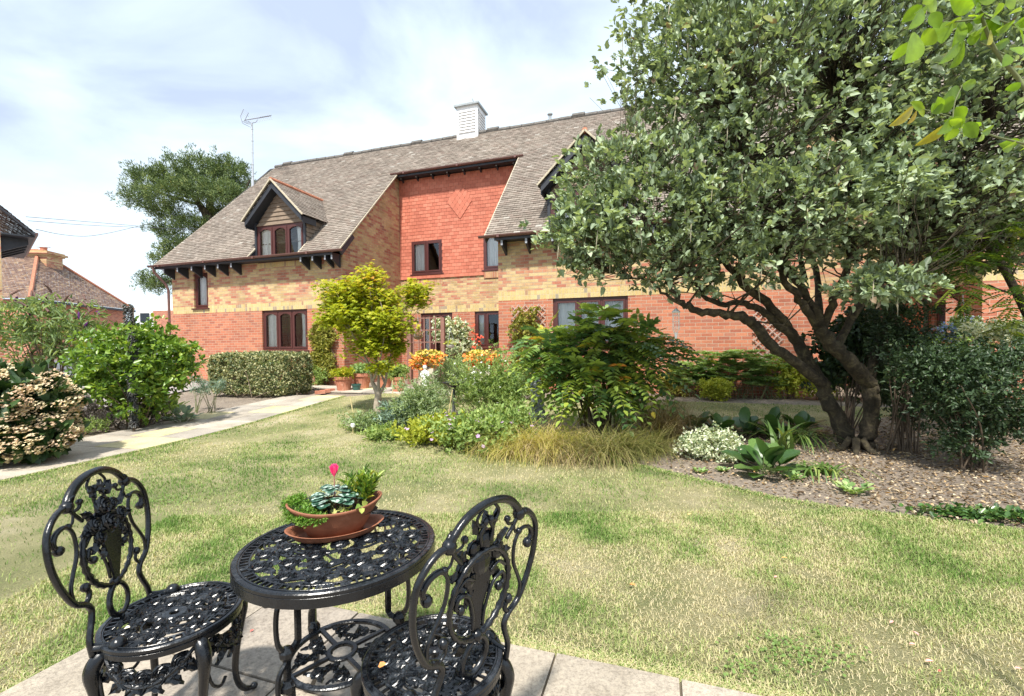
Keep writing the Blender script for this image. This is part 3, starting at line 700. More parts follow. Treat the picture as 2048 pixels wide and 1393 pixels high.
c = t.mix(.85, c, t.ramp(b, [(.36, (.35, .36, .3)), (.52, (.95, .95, .9)), (.66, (1.6, 1.55, 1.4))]), 'MULTIPLY'); m_lawn = t.fin(t.bsdf(c, .95, t.bump(b, 1, .02)))
t = NT('tarmac'); c = t.ramp(t.noise(60, 4), [(.3, (.26, .23, .225)), (.7, (.40, .36, .35))]); m_tar = t.fin(t.bsdf(c, .95))
def slabm(name, stops):
    t = NT(name); c = t.ramp(t.attr(), stops, 'CONSTANT')
    c = t.mix(.75, c, t.ramp(t.noise(70, 5, .8), [(.34, (.50, .48, .45)), (.5, (1, 1, 1)), (.68, (1.4, 1.38, 1.3))]), 'MULTIPLY')
    c = t.mix(.75, c, t.ramp(t.noise(2.1, 5, .65), [(.32, (.58, .56, .52)), (.5, (.95, .95, .94)), (.68, (1.15, 1.14, 1.1))]), 'MULTIPLY')
    return t.fin(t.bsdf(c, .9, t.bump(t.noise(110, 4, .7), .7, .006)))
m_slab = slabm('path_slabs', [(0, (.40, .355, .30)), (.25, (.45, .40, .34)), (.5, (.36, .325, .285)), (.7, (.48, .425, .36)), (.9, (.58, .52, .31))])
m_pat = slabm('patio_slabs', [(0, (.37, .32, .26)), (.35, (.33, .285, .24)), (.65, (.40, .345, .285))])
g = MB(); R_ = 400; nn = 90                              # one terrain sheet to the horizon
xs = sorted(set([-R_, -150, -60, 60, 150, R_]+[round(-30+i*.75, 3) for i in range(81)])); ys = sorted(set([-R_, -150, -60, 60, 150, R_]+[round(-20+i*.75, 3) for i in range(70)]))
V = [(x, y, float(gh(x, y))-.03) for y in ys for x in xs]; n = len(xs)
g.add(V, [(j*n+i, j*n+i+1, (j+1)*n+i+1, (j+1)*n+i) for j in range(len(ys)-1) for i in range(n-1)])
o = g.build('ground', m_soil); o['kind'] = 'structure'
LAWN = [(-5.75, .6), (-5.35, 2.6), (-4.97, 4.31), (-4.72, 5.3), (-4.45, 6.5), (-4.18, 8.06), (-3.75, 9.9), (-2.9, 10.35), WALL_C(0, 1.75), WALL_C(3, 1.55), WALL_C(9, 1.55), (9, 1.0)]
EDGE = lambda x: 1.865-.325*x                            # lawn-side edge of the patio
LAWN += [(7, EDGE(7)), (3, EDGE(3)), (0, EDGE(0)), (-1.64, 2.40), (-2.41, 0.), (-6.1, -.4)]
sheet('lawn', LAWN, .0, m_lawn, amp=.002)
sheet('flower_bed', BED, .008, m_soil, amp=.002)
sheet('car_park', [(-30, 12.0), (-8.5, 8.3), (-7.6, 6.2), (-30, 3.5)], .0, m_tar); sheet('car_park', [(-60, 40), (-30, 12.1), (-8.52, 8.4), (-8.4, 14), (-12.3, 19), (-12, 45)], .004, m_tar)
# path of slabs -----------------------------------------------------
m_joint = simple('joint_dirt', (.13, .105, .075), .95, .3, 30, .5, bd=.01)
def slab(mb, q, z, rv, gap=.005, th=.03):
    c = np.mean(q, 0); v = []
    for (x, y) in q:
        d = c-np.array((x, y)); d = d/np.linalg.norm(d)*gap*1.4; x, y = x+d[0], y+d[1]; v.append((x, y, float(gh(x, y))+z))
    lo = [(a, b, h-th) for a, b, h in v]; dz = RG.normal()*.0012
    v = [(a, b, h+dz) for a, b, h in v]
    mb.add(v+lo, [(0, 1, 2, 3), (0, 4, 5, 1), (1, 5, 6, 2), (2, 6, 7, 3), (3, 7, 4, 0)], rv)
def along(pts, n):
    P_ = np.array(pts, float); d = np.r_[0, np.cumsum(np.linalg.norm(np.diff(P_, axis=0), axis=1))]; s = np.linspace(0, d[-1], n+1)
    return np.stack([np.interp(s, d, P_[:, 0]), np.interp(s, d, P_[:, 1])], 1)
pr_, pl_ = along(PATH_R, 15), along(PATH_L, 15); pm = MB(); rr = random.Random(4)
for i in range(15):
    cuts = [0, .34, .67, 1] if i % 2 else [0, .5, 1]
    for a, b in zip(cuts[:-1], cuts[1:]):
        q = [pl_[i]*(1-a)+pr_[i]*a, pl_[i]*(1-b)+pr_[i]*b, pl_[i+1]*(1-b)+pr_[i+1]*b, pl_[i+1]*(1-a)+pr_[i+1]*a]
        c = np.mean(q, 0); yel = (i == 8 and a > .1) or (i == 9 and .2 < a < .5) or (i == 11 and a < .3) or (i == 12 and a > .4) or (i == 14 and a > .2)
        slab(pm, q, .018, .95 if yel else rr.random()*.88)
for k in range(14):                                      # branch along the front of the house
    for j in range(2):
        s0 = -5.6+k*.6; t0 = -1.55+j*.55
        if k < 2 and j == 0: continue
        q = [st2w(s0, t0), st2w(s0+.6, t0), st2w(s0+.6, t0+.55), st2w(s0, t0+.55)]
        if s0 > -1.3: continue
        slab(pm, [np.array(p) for p in q], .02, .95 if (k*2+j) % 5 == 2 else rr.random()*.88)
o = pm.build('path', m_slab); o['kind'] = 'structure'
sheet('path_bedding', PATH_L+PATH_R[::-1], .008, m_joint)
sheet('patio_bedding', [(-1.65, 2.42), (6, EDGE(6)+.012), (6, -1.5), (-2.9, -1.5)], .004, m_joint)
pm = MB(); E0 = np.array((.17, EDGE(.17))); av, bv = np.array(A_), np.array(B_)
for k in range(-4, 10):
    for j in range(7):
        p = E0+av*k*.475-bv*j*.475; slab(pm, [p, p-bv*.475, p-bv*.475+av*.475, p+av*.475][::-1], .022, rr.random())
o = pm.build('patio', m_pat); o['kind'] = 'structure'
# ================================================================== LEAF MATERIALS
g_dark = [(0, (.022, .045, .02)), (.5, (.04, .075, .03)), (.85, (.07, .12, .045)), (1, (.12, .17, .06))]
L_gar = leafm('leaf_grey_green', [(0, (.07, .095, .06)), (.25, (.14, .19, .115)), (.5, (.25, .33, .20)), (.8, (.42, .52, .33)), (.93, (.52, .57, .42)), (.95, (.26, .19, .13)), (1, (.34, .26, .19))], .25, .5, .4)
L_cam = leafm('leaf_bright_green', [(0, (.05, .11, .02)), (.4, (.13, .24, .035)), (.8, (.25, .37, .05)), (.95, (.38, .44, .07)), (1, (.52, .46, .07))], .3, .35, .5)
L_bud = leafm('leaf_buddleia', [(0, (.11, .17, .07)), (.5, (.24, .33, .15)), (.85, (.28, .36, .17)), (1, (.45, .45, .10))], .35, .6)
L_hyd = leafm('leaf_hydrangea', [(0, (.015, .04, .012)), (.6, (.04, .085, .025)), (1, (.09, .15, .05))], .2, .4, .5)
F_hyd = leafm('floret_cream_pink', [(0, (.50, .34, .24)), (.4, (.66, .50, .36)), (.8, (.76, .68, .46)), (1, (.44, .32, .17))], .25, .7)
L_acer = leafm('leaf_acer', [(0, (.16, .22, .012)), (.45, (.34, .40, .025)), (.75, (.50, .50, .04)), (.9, (.60, .46, .05)), (1, (.60, .32, .06))], .42, .55)
L_var = leafm('leaf_variegated', [(0, (.05, .08, .035)), (.4, (.10, .15, .06)), (.55, (.42, .42, .22)), (1, (.62, .60, .36))], .2, .45)
L_wht = leafm('leaf_white_green', [(0, (.08, .13, .06)), (.35, (.25, .33, .18)), (.5, (.66, .70, .52)), (1, (.80, .82, .68))], .25, .5)
L_mah = leafm('leaf_mahonia', [(0, (.05, .11, .04)), (.3, (.12, .22, .07)), (.55, (.28, .40, .09)), (.85, (.32, .38, .05)), (.95, (.58, .42, .05)), (1, (.62, .24, .05))], .22, .32, .6)
L_per = leafm('leaf_perennial', [(0, (.13, .22, .06)), (.5, (.27, .38, .11)), (1, (.45, .52, .19))], .3, .6)
L_fine = leafm('leaf_fine_grey', [(0, (.18, .25, .12)), (.5, (.31, .41, .20)), (1, (.50, .56, .36))], .3, .6)
L_dark = leafm('leaf_dark_shrub', g_dark, .18, .45, .5)
L_pine = leafm('pine_needles', [(0, (.035, .065, .025)), (.5, (.10, .155, .05)), (.85, (.22, .28, .09)), (1, (.30, .30, .12))], .15, .6)
L_ivy = leafm('leaf_climber_yellow', [(0, (.12, .15, .03)), (.5, (.30, .31, .06)), (.85, (.46, .42, .10)), (1, (.50, .30, .12))], .3, .5)
L_berg = leafm('leaf_bergenia', [(0, (.03, .075, .02)), (.6, (.075, .16, .04)), (1, (.16, .26, .07))], .2, .3, .6)
L_rho = leafm('leaf_pale_green', [(0, (.12, .22, .08)), (.5, (.28, .42, .15)), (1, (.46, .56, .26))], .3, .5)
L_yel = leafm('leaf_yellow_green', [(0, (.25, .32, .04)), (1, (.55, .55, .08))], .35, .5)
L_strawg = leafm('grass_yellow', [(0, (.25, .26, .05)), (.4, (.45, .42, .09)), (.7, (.56, .46, .17)), (1, (.52, .40, .24))], .3, .6)
L_brown = leafm('grass_brown', [(0, (.14, .12, .05)), (.5, (.30, .23, .12)), (1, (.42, .33, .20))], .3, .6)
L_olive = leafm('grass_olive', [(0, (.08, .10, .03)), (.5, (.20, .22, .06)), (1, (.38, .33, .14))], .3, .6)
L_strap = leafm('leaf_strappy', [(0, (.06, .13, .03)), (.7, (.15, .25, .06)), (1, (.32, .38, .12))], .25, .4)
L_purp = leafm('leaf_dusky_purple', [(0, (.07, .075, .06)), (.5, (.15, .14, .12)), (.8, (.24, .19, .21)), (1, (.34, .26, .33))], .2, .6)
L_spire = leafm('leaf_dark_spire', [(0, (.06, .06, .065)), (.6, (.15, .15, .155)), (1, (.26, .27, .25))], .1, .6)
L_euph = leafm('leaf_blue_green', [(0, (.12, .20, .15)), (1, (.32, .42, .33))], .2, .6)
L_ros = leafm('leaf_backlit', [(0, (.12, .22, .02)), (.5, (.22, .36, .03)), (.9, (.32, .42, .04)), (1, (.45, .32, .04))], .5, .35, .5)
F_or = leafm('petal_orange', [(0, (.75, .12, .04)), (.4, (.80, .25, .05)), (.75, (.85, .45, .10)), (1, (.80, .62, .15))], .35, .6)
F_red = leafm('petal_red', [(0, (.65, .05, .03)), (1, (.78, .15, .06))], .3, .6)
F_pur = leafm('petal_purple', [(0, (.10, .02, .14)), (1, (.25, .06, .33))], .2, .7)
F_lil = leafm('petal_lilac', [(0, (.50, .30, .58)), (1, (.68, .50, .72))], .3, .6)
F_wht = leafm('petal_white', [(0, (.74, .76, .74)), (1, (.86, .87, .84))], .3, .6)
F_blue = leafm('petal_blue', [(0, (.18, .25, .60)), (1, (.42, .50, .82))], .3, .6)
F_brn = leafm('seed_brown', [(0, (.09, .05, .045)), (1, (.22, .13, .11))], .1, .8)
F_cat = leafm('catkin_grey', [(0, (.40, .36, .27)), (1, (.62, .57, .44))], .15, .9)
m_stem = simple('green_stem', (.13, .15, .06), .7, .3, 14, .2); m_twig = simple('brown_twig', (.13, .095, .065), .85, .3, 20, .4)
t = NT('bark'); a = t.noise(9, 6, .7, dist=1.2); c = t.ramp(a, [(.3, (.022, .018, .012)), (.5, (.06, .048, .03)), (.62, (.12, .10, .055)), (.75, (.10, .115, .05))]); m_bark = t.fin(t.bsdf(c, .95, t.bump(t.noise(22, 6, .75, dist=.8), 1, .03)))
t = NT('pale_bark'); a = t.noise(16, 5, .7); c = t.ramp(a, [(.3, (.28, .23, .17)), (.7, (.46, .40, .31))]); m_pbark = t.fin(t.bsdf(c, .9, t.bump(a, .6, .01)))
# ================================================================== PLANT BUILDERS
def thing(name, label, cat_, loc, rz=0, group=None): return empty(name, loc, rz, label, cat_, group)
def foliage(parent, geo, mat, name='foliage'): return npmesh(name, geo[0], geo[1], geo[2], mat, parent)
def stems(parent, tips, mat, r=.006, base=(0, 0, 0), spread=.06, name='stem', rg=None, sag=.2, n=5):
    mb = MB(); rg = rg or RG
    for tpt in tips:
        tpt = Vector(tpt); b = Vector(base)+Vector((rg.normal()*spread, rg.normal()*spread, -.03)); m = b.lerp(tpt, .5)+Vector((rg.normal()*.03, rg.normal()*.03, sag*.3*(tpt-b).length))
        m.x = m.x*.85+b.x*.15; m.y = m.y*.85+b.y*.15
        pts = [Vector(p) for p in smooth_path([b, m, tpt], 4)]; k = len(pts)
        mb.tube(pts, [r*(1-.65*i/(k-1)) for i in range(k)], n, cap=False)
    return mb.build(name, mat, parent, smooth=True)
def bush(name, label, cat_, loc, ells, n, per, L, Wd, mat, seed, shape='ovate', nst=10, shell=.5, rad=.05, up=.5, spread=1., stemm=None, str_=.008, droop=.12, bump=.18, group=None, floor=.03, cvar=.35, flat=.4, fold=.1):
    rg = np.random.default_rng(seed); o = thing(name, label, cat_, loc, 0, group)
    p, d = ell_pts(n, ells, rg, shell, bump=bump); k = p[:, 2] > floor; p, d = p[k], d[k]
    foliage(o, clusters(p, d, per, L, Wd, rg, shape, rad=rad, up=up, spread=spread, droop=droop, cvar=cvar, flat=flat, fold=fold), mat)
    if nst: stems(o, p[rg.integers(0, len(p), nst)]*.92, stemm or m_twig, str_, rg=rg)
    return o, p, d, rg
def flowers(parent, c, r, mat, rg, pet=5, name='flower', nn=None, R=None):
    """little open blooms: pet petals round each centre"""
    n = len(c); N_ = nrm((nn if nn is not None else np.array([0, -.5, .8]))+rdir(n, rg)*.45); a = nrm(np.cross(N_, rdir(n, rg))); b = np.cross(N_, a)
    parts = []
    for k in range(pet):
        th = 2*PI*k/pet; d = a*math.cos(th)+b*math.sin(th)+N_*.25
        parts.append(leafgeo(c, d, N_, r, r*.95, rg.random(n) if R is None else R, 'dia', 0, .05))
    g_ = cat(parts); return npmesh(name, g_[0], g_[1], g_[2], mat, parent)
# ------------------------------------------------------------------ the big grey-green tree
def big_tree():
    rg = np.random.default_rng(21); base = G(1712, 905); o = thing('garden_tree', 'large spreading evergreen tree with grey-green leaves and twisted bare lower limbs on the right', 'tree', (base.x, base.y, base.z)); B0 = np.array(base)
    limbs = [  # (px, py, depth, radius)
        [(1735, 925, 5.2, .115), (1735, 880, 5.2, .10), (1742, 800, 5.2, .095), (1735, 765, 5.2, .10), (1700, 725, 5.15, .095), (1665, 690, 5.1, .095), (1642, 655, 5.1, .085), (1625, 610, 5.1, .055), (1590, 560, 5.2, .045), (1545, 490, 5.3, .035), (1500, 400, 5.4, .022)],
        [(1712, 925, 5.25, .11), (1692, 875, 5.3, .098), (1662, 810, 5.35, .092), (1640, 765, 5.4, .088), (1610, 715, 5.4, .085), (1585, 670, 5.4, .075), (1545, 620, 5.3, .06), (1490, 570, 5.2, .05), (1430, 500, 5.2, .035), (1400, 420, 5.2, .02)],
        [(1650, 772, 5.38, .08), (1585, 722, 5.2, .065), (1540, 690, 5.1, .07), (1500, 640, 5.0, .062), (1440, 628, 4.9, .05), (1375, 615, 4.85, .04), (1345, 580, 4.8, .028), (1320, 520, 4.8, .018), (1290, 450, 4.9, .012)],
        [(1375, 615, 4.85, .028), (1330, 590, 4.8, .018), (1290, 560, 4.8, .012), (1215, 545, 4.8, .007)],
        [(1590, 675, 5.4, .06), (1550, 645, 5.3, .05), (1500, 612, 5.2, .042), (1430, 605, 5.1, .034), (1395, 575, 5.1, .026), (1360, 520, 5.0, .018), (1250, 450, 4.9, .01)],
        [(1645, 662, 5.1, .06), (1668, 600, 5.0, .05), (1690, 540, 5.0, .04), (1705, 450, 5.1, .03), (1690, 330, 5.2, .02), (1660, 180, 5.2, .011)],
        [(1642, 665, 5.15, .055), (1600, 600, 5.0, .048), (1560, 545, 4.9, .04), (1545, 460, 4.8, .03), (1500, 340, 4.8, .02), (1460, 220, 4.8, .01)],
        [(1670, 700, 5.2, .06), (1715, 620, 5.2, .05), (1760, 550, 5.1, .04), (1830, 460, 5.0, .03), (1900, 350, 5.0, .02), (1980, 230, 5.0, .01)],
        [(1735, 780, 5.3, .07), (1770, 650, 5.6, .055), (1850, 540, 5.8, .04), (1960, 450, 6.0, .028), (2080, 380, 6.1, .018)],
        [(1640, 640, 5.3, .05), (1630, 540, 5.7, .04), (1600, 420, 6.0, .03), (1590, 250, 6.1, .02), (1600, 80, 6.1, .01)],
        [(1700, 640, 5.4, .045), (1760, 520, 5.9, .035), (1800, 380, 6.2, .026), (1830, 200, 6.3, .015), (1840, 40, 6.2, .008)],
        [(1560, 560, 5.2, .03), (1480, 520, 4.9, .022), (1420, 440, 4.7, .016), (1300, 330, 4.7, .01), (1230, 300, 4.7, .006)],
        [(1610, 560, 5.2, .035), (1580, 440, 5.6, .025), (1500, 280, 5.7, .018), (1420, 120, 5.7, .01), (1380, 20, 5.7, .006)],
        [(1730, 560, 5.0, .025), (1760, 575, 4.7, .018), (1790, 570, 4.4, .012), (1830, 560, 4.3, .006)]]
    mb = MB(); nodes = []
    for li, L in enumerate(limbs):
        pts = smooth_path([tuple(P(px, py, Y)-base)+(r,) for px, py, Y, r in L], 6)
        w = np.array([[rg.normal(), rg.normal(), rg.normal()] for _ in pts])*.012
        P3 = [Vector(p[:3]+w[i]*(1 if i > 3 else 0)) for i, p in enumerate(pts)]; mb.tube(P3, [max(.004, p[3]*(.86+.05*rg.normal())) for p in pts], 10 if li < 4 else 7, cap=False)
        nodes += [(np.array(P3[i]), pts[i][3]) for i in range(len(P3)//(5 if li < 4 else 3), len(P3))]
    # root flare
    for k in range(5):
        a = k*1.25+.3; mb.tube([(.05*math.cos(a), .05*math.sin(a), .16), (.12*math.cos(a), .12*math.sin(a), .05), (.26*math.cos(a), .26*math.sin(a), -.04)], [.04, .035, .012], 7, cap=False)
    mb.build('trunk', m_bark, o, smooth=True)
    nd = np.array([n_[0] for n_ in nodes]); nr = np.array([n_[1] for n_ in nodes])
    def E(px, py, Y, rx, ry, rz, w=1): p = P(px, py, Y)-base; return (p.x, p.y, p.z, rx*Y/900, ry, rz*Y/900, w)
    ells = [E(1600, 190, 4.9, 330, 1.4, 300, 1.3), E(1300, 430, 4.8, 200, .9, 155, 1.6), E(1400, 150, 5.0, 170, .9, 240, 1.3), E(1930, 250, 4.8, 290, 1.4, 260, 1.2), E(1560, 430, 4.7, 230, 1.1, 110, 1.3),
            E(1225, 338, 4.8, 108, .6, 76, 1.3), E(1150, 430, 4.8, 45, .4, 50, 1), E(1180, 490, 4.8, 92, .6, 80, 1.4), E(1440, 530, 4.8, 170, .8, 60, .9), E(1760, 575, 4.3, 95, .42, 36, 2.6), E(1900, 440, 5.6, 270, 1.3, 85, 1.1), E(1750, 420, 4.9, 200, 1.0, 110, 1),
            E(1700, 0, 5.2, 450, 1.3, 260, 1), E(1820, 130, 5.6, 420, 1.1, 320, .6), E(1960, 500, 5.6, 230, .8, 60, .7)]
    p, d = ell_pts(12500, ells, rg, .40, bump=.24)
    inner = p[rg.integers(0, len(p), 900)]
    tw = MB(); tgt = p[rg.integers(0, len(p), 2600)]
    for q in tgt:
        dd = np.linalg.norm(nd-q, axis=1)+(.25*(nd[:, 2] > q[2])); j = int(np.argmin(dd+rg.random(len(nd))*.25)); b = nd[j]; L = np.linalg.norm(q-b)
        if L > 2.2: continue
        m1 = b*.6+q*.4+rg.normal(size=3)*.07*L+np.array([0, 0, -.04*L]); m2 = b*.25+q*.75+rg.normal(size=3)*.07*L; r0 = min(nr[j]*.6, .011+.004*L)
        tw.tube([b, m1, m2, q], [r0, r0*.7, r0*.45, .0025], 4, cap=False)
        if rg.random() < .5: tw.tube([m1, m1*.5+q*.5+rg.normal(size=3)*.14], [r0*.45, .0018], 3, cap=False)
        if rg.random() < .6: tw.tube([m2, m2+rg.normal(size=3)*.14], [r0*.35, .0015], 3, cap=False)
    br = tw.build('branches', m_bark, o)
    zt = (p[:, 2]-p[:, 2].min())/3.5
    rb = .18*np.clip(d[:, 2]*.6-d[:, 1]*.3, -1, 1)*0
    h_ = len(p)*2//3; g_ = cat([clusters(p[:h_], d[:h_], 10, .050, .030, rg, 'ovate', rad=.05, up=1.1, spread=.75, cvar=.6, flat=.9, droop=.05, fold=.16, lv=.35), clusters(p[h_:], d[h_:], 7, .072, .042, rg, 'ovate', rad=.07, up=.9, spread=.8, cvar=.6, flat=.8, droop=.1, fold=.14, lv=.3)])
    foliage(o, g_, L_gar, 'crown')
    # catkins: thin hanging tassels
    q = p[(d[:, 1] < .3)]; q = q[rg.integers(0, len(q), 330)]; cm = MB()
    for c in q:
        L = .10+rg.random()*.13; cm.rv = rg.random(); a = rg.normal()*.015; cm.tube([c, c+np.array([a, a, -L*.5]), c+np.array([a*1.6, a, -L])], [.0035, .0045, .0015], 4, cap=False)
    k = cm.build('catkins', F_cat, o); k['kind'] = 'stuff'
big_tree()
# ------------------------------------------------------------------ acer
def acer():
    rg = np.random.default_rng(5); b = G(755, 830); o = thing('acer_tree', 'small Japanese maple with bright yellow-green leaves in front of the house', 'tree', b); Y = b.y
    def Q(px, py, dy=0.): p = P(px, py, Y+dy)-b; return np.array(p)
    mb = MB()
    for L in ([(755, 838, 0, .075), (754, 812, 0, .062), (756, 788, 0, .058), (745, 765, 0, .032), (738, 730, -.1, .022), (715, 690, -.2, .014), (690, 630, -.2, .008), (680, 590, -.1, .004)],
              [(756, 790, 0, .05), (770, 768, .1, .028), (775, 735, .1, .02), (790, 690, .1, .014), (820, 630, .1, .008), (835, 590, .1, .004)],
              [(756, 790, 0, .04), (757, 755, 0, .022), (750, 700, .1, .016), (748, 630, 0, .011), (735, 560, 0, .004)], [(745, 765, 0, .02), (760, 720, -.2, .013), (770, 650, -.3, .008), (760, 600, -.3, .004)],
              [(770, 768, .1, .02), (750, 720, .3, .012), (710, 660, .4, .006)], [(738, 730, -.1, .014), (700, 700, -.2, .008), (665, 660, 0, .004)]):
        pts = smooth_path([tuple(Q(a, c, d))+(r,) for a, c, d, r in L], 4); mb.tube([Vector(p[:3]) for p in pts], [p[3] for p in pts], 8, cap=False)
    k = Y/900
    def E(px, py, dy, rx, ry, rz, w=1): c = Q(px, py, dy); return (*c, rx*k, ry, rz*k, w)
    ells = [E(700, 585, 0, 62, .55, 32, 1.2), E(738, 560, .1, 42, .4, 30), E(715, 635, -.1, 80, .7, 34, 1.2), E(700, 610, .2, 65, .6, 30), E(832, 590, 0, 32, .32, 36, 1.4), E(775, 650, -.2, 60, .55, 32, 1.1), E(745, 690, -.1, 55, .5, 30, .9), E(792, 690, 0, 32, .35, 26), E(760, 735, -.15, 38, .35, 12, .6), E(672, 640, .1, 42, .4, 22), E(770, 600, .1, 40, .4, 28)]
    p, d = ell_pts(3000, ells, rg, .3, bump=.3); n = len(p)
    hi = np.clip((p[:, 2]-1.5)*.25, 0, .3)
    for q in p[rg.integers(0, n, 120)]: mb.tube([q*.5+np.array([0, 0, .5]), q*.8+np.array([0, 0, .18]), q], [.006, .004, .0015], 4, cap=False)
    mb.build('trunk', m_pbark, o, smooth=True)
    c = np.repeat(p, 4, 0)+rdir(n*4, rg)*.05; m = len(c); N_ = nrm(np.array([0, -.25, 1.])+rdir(m, rg)*.55); a = nrm(np.cross(N_, rdir(m, rg))); bb = np.cross(N_, a); R = np.clip(np.repeat(rg.random(n)*.45+hi, 4)+rg.random(m)*.4, 0, 1)
    parts = []
    for th, s in ((0, 1.), (.75, .85), (-.75, .85), (1.55, .6), (-1.55, .6)):
        parts.append(leafgeo(c, a*math.cos(th)+bb*math.sin(th)-N_*.1, N_, .060*s, .024, R, 'dia', .12, .03))
    foliage(o, cat(parts), L_acer, 'crown')
acer()
# ------------------------------------------------------------------ pine far left, behind the roof
def pine():
    rg = np.random.default_rng(9); Y = 25.; bx = (455-1024)/900*Y; o = thing('pine_tree', 'tall broad-headed pine tree rising behind the left end of the roof', 'tree', (bx, Y, 0)); b = np.array([bx, Y, 0])
    def Q(px, py, dy=0.): return np.array(P(px, py, Y+dy))-b
    mb = MB()
    for L in ([(455, 700, 0, .45), (450, 560, 0, .4), (430, 470, 0, .32), (400, 410, 0, .16), (360, 370, 0, .10), (310, 350, 0, .05)], [(430, 470, 0, .28), (420, 410, 1, .2), (430, 350, 1, .1), (440, 320, 1, .04)], [(400, 410, 0, .09), (335, 392, .6, .06), (280, 372, .8, .03)], [(445, 530, 0, .2), (390, 500, 0, .12), (330, 480, 0, .04)], [(450, 560, 0, .2), (380, 555, 0, .12), (310, 570, 0, .04)], [(435, 450, 0, .18), (480, 400, 0, .1), (500, 360, 0, .04)], [(430, 470, .0, .15), (470, 440, -1, .08), (500, 400, -1, .03)]):
        pts = smooth_path([tuple(Q(a, c, d))+(r,) for a, c, d, r in L], 4); mb.tube([Vector(p[:3]) for p in pts], [p[3] for p in pts], 8, cap=False)
    mb.build('trunk', m_bark, o, smooth=True); k = Y/900
    def E(px, py, dy, rx, ry, rz, w=1): c = Q(px, py, dy); return (*c, rx*k, ry, rz*k, w)
    ells = [E(400, 335, 0, 48, 1.5, 26, 1.3), E(345, 350, 0, 42, 1.3, 22), E(290, 355, -.5, 40, 1.2, 22), E(465, 350, .5, 38, 1.4, 34, 1.2), E(330, 385, -1.2, 60, 1.4, 22), E(275, 395, 0, 34, 1, 24), E(440, 385, -1, 50, 1.3, 24), E(400, 375, -.5, 55, 1.5, 22), E(480, 400, 0, 36, 1.2, 24), E(330, 425, .5, 42, 1, 18), E(390, 450, -.5, 48, 1.1, 18, 1.1),
            E(335, 460, 0, 36, .9, 20), E(380, 490, -.5, 45, 1, 16), E(330, 520, 0, 30, .8, 18), E(310, 565, 0, 36, .9, 22, 1.2), E(345, 500, .5, 26, .8, 20), E(520, 375, 3, 22, 1, 18), E(440, 430, 1, 40, 1, 20)]
    p, d = ell_pts(2500, ells, rg, .35, bump=.34)
    c = np.repeat(p, 24, 0)+rdir(len(p)*24, rg)*.15; m = len(c); dd = nrm(np.repeat(d, 24, 0)*.6+rdir(m, rg)*.8+np.array([0, 0, .6]))
    foliage(o, leafgeo(c, dd, rdir(m, rg), .17, .035, np.clip(np.repeat(rg.random(len(p))*.5, 24)+rg.random(m)*.5, 0, 1), 'dia', 0, .02), L_pine, 'crown')
pine()
# ================================================================== SHRUBS AND BORDERS
def at(px, py): return G(px, py)
# left side
bL = at(275, 858)
o, p, d, rg = bush('evergreen_bush', 'big rounded bright green leafy bush left of the path', 'bush', bL, [(0, 0, 1.12, .84, .7, .66, 1.2), (-.35, .1, .85, .6, .6, .55), (.40, 0, 1.05, .52, .5, .5), (.1, -.05, .5, .42, .4, .42, .7)], 1300, 8, .075, .042, L_cam, 31, nst=16, shell=.45, rad=.07, up=.5, str_=.014, bump=.22)
# buddleia
b0 = at(95, 860); b0 = Vector((-7.9, 7.7, 0.03))
o, p, d, rg = bush('buddleia_bush', 'loose arching butterfly bush with a few purple flower spikes on the far left', 'bush', b0, [(0, 0, 1.75, .95, .6, .45, 1.2), (.35, 0, 1.45, .8, .5, .5), (-.5, 0, 1.4, .7, .6, .6), (0, 0, .95, .7, .5, .4, .5)], 420, 7, .11, .026, L_bud, 32, 'lance', nst=40, shell=.3, rad=.09, up=.35, str_=.013, droop=.22, bump=.25)
sp = MB(); 
for i in range(26):
    sp = MB(); q = p[rg.integers(0, len(p))]
    if q[2] < 1.75: q = q+np.array([0, 0, .55])
    dr = np.array([rg.normal()*.5, rg.normal()*.3, .75]); dr /= np.linalg.norm(dr); L = .16+.1*rg.random(); sp.rv = rg.random()
    sp.cm = 1 if i < 7 else 0
    sp.cm = 0; sp.tube([q, q+dr*L*.5+np.array([0, 0, .0]), q+dr*L+np.array([0, 0, -.05])], [.018, .017, .004], 6, cap=False); sp.build('flower_spike', F_pur if i < 7 else F_brn, o)
# hydrangea
hb = at(38, 925)
o, p, d, rg = bush('hydrangea_bush', 'hydrangea bush covered in fading cream and pink flower heads at the left edge', 'bush', hb, [(0, 0, .58, .52, .5, .46, 1.2), (.10, -.08, .34, .50, .4, .32), (-.6, 0, .66, .6, .55, .5)], 620, 7, .13, .085, L_hyd, 33, nst=14, shell=.5, rad=.06, bump=.15)
hp, hd = ell_pts(480, [(0, 0, .60, .55, .54, .49, 1.2), (.12, -.10, .35, .53, .44, .34), (-.6, 0, .68, .63, .58, .52)], rg, .9, bump=.1); hp = hp[hp[:, 2] > .08]
c = np.repeat(hp, 42, 0)+rdir(len(hp)*42, rg)*np.array([.072, .072, .04]); flowers(o, c, .016, F_hyd, rg, 4, 'flower_heads', nn=np.array([0, -.5, .9]), R=np.clip(np.repeat(rg.random(len(hp))*.5, 42)+rg.random(len(c))*.45, 0, 1))
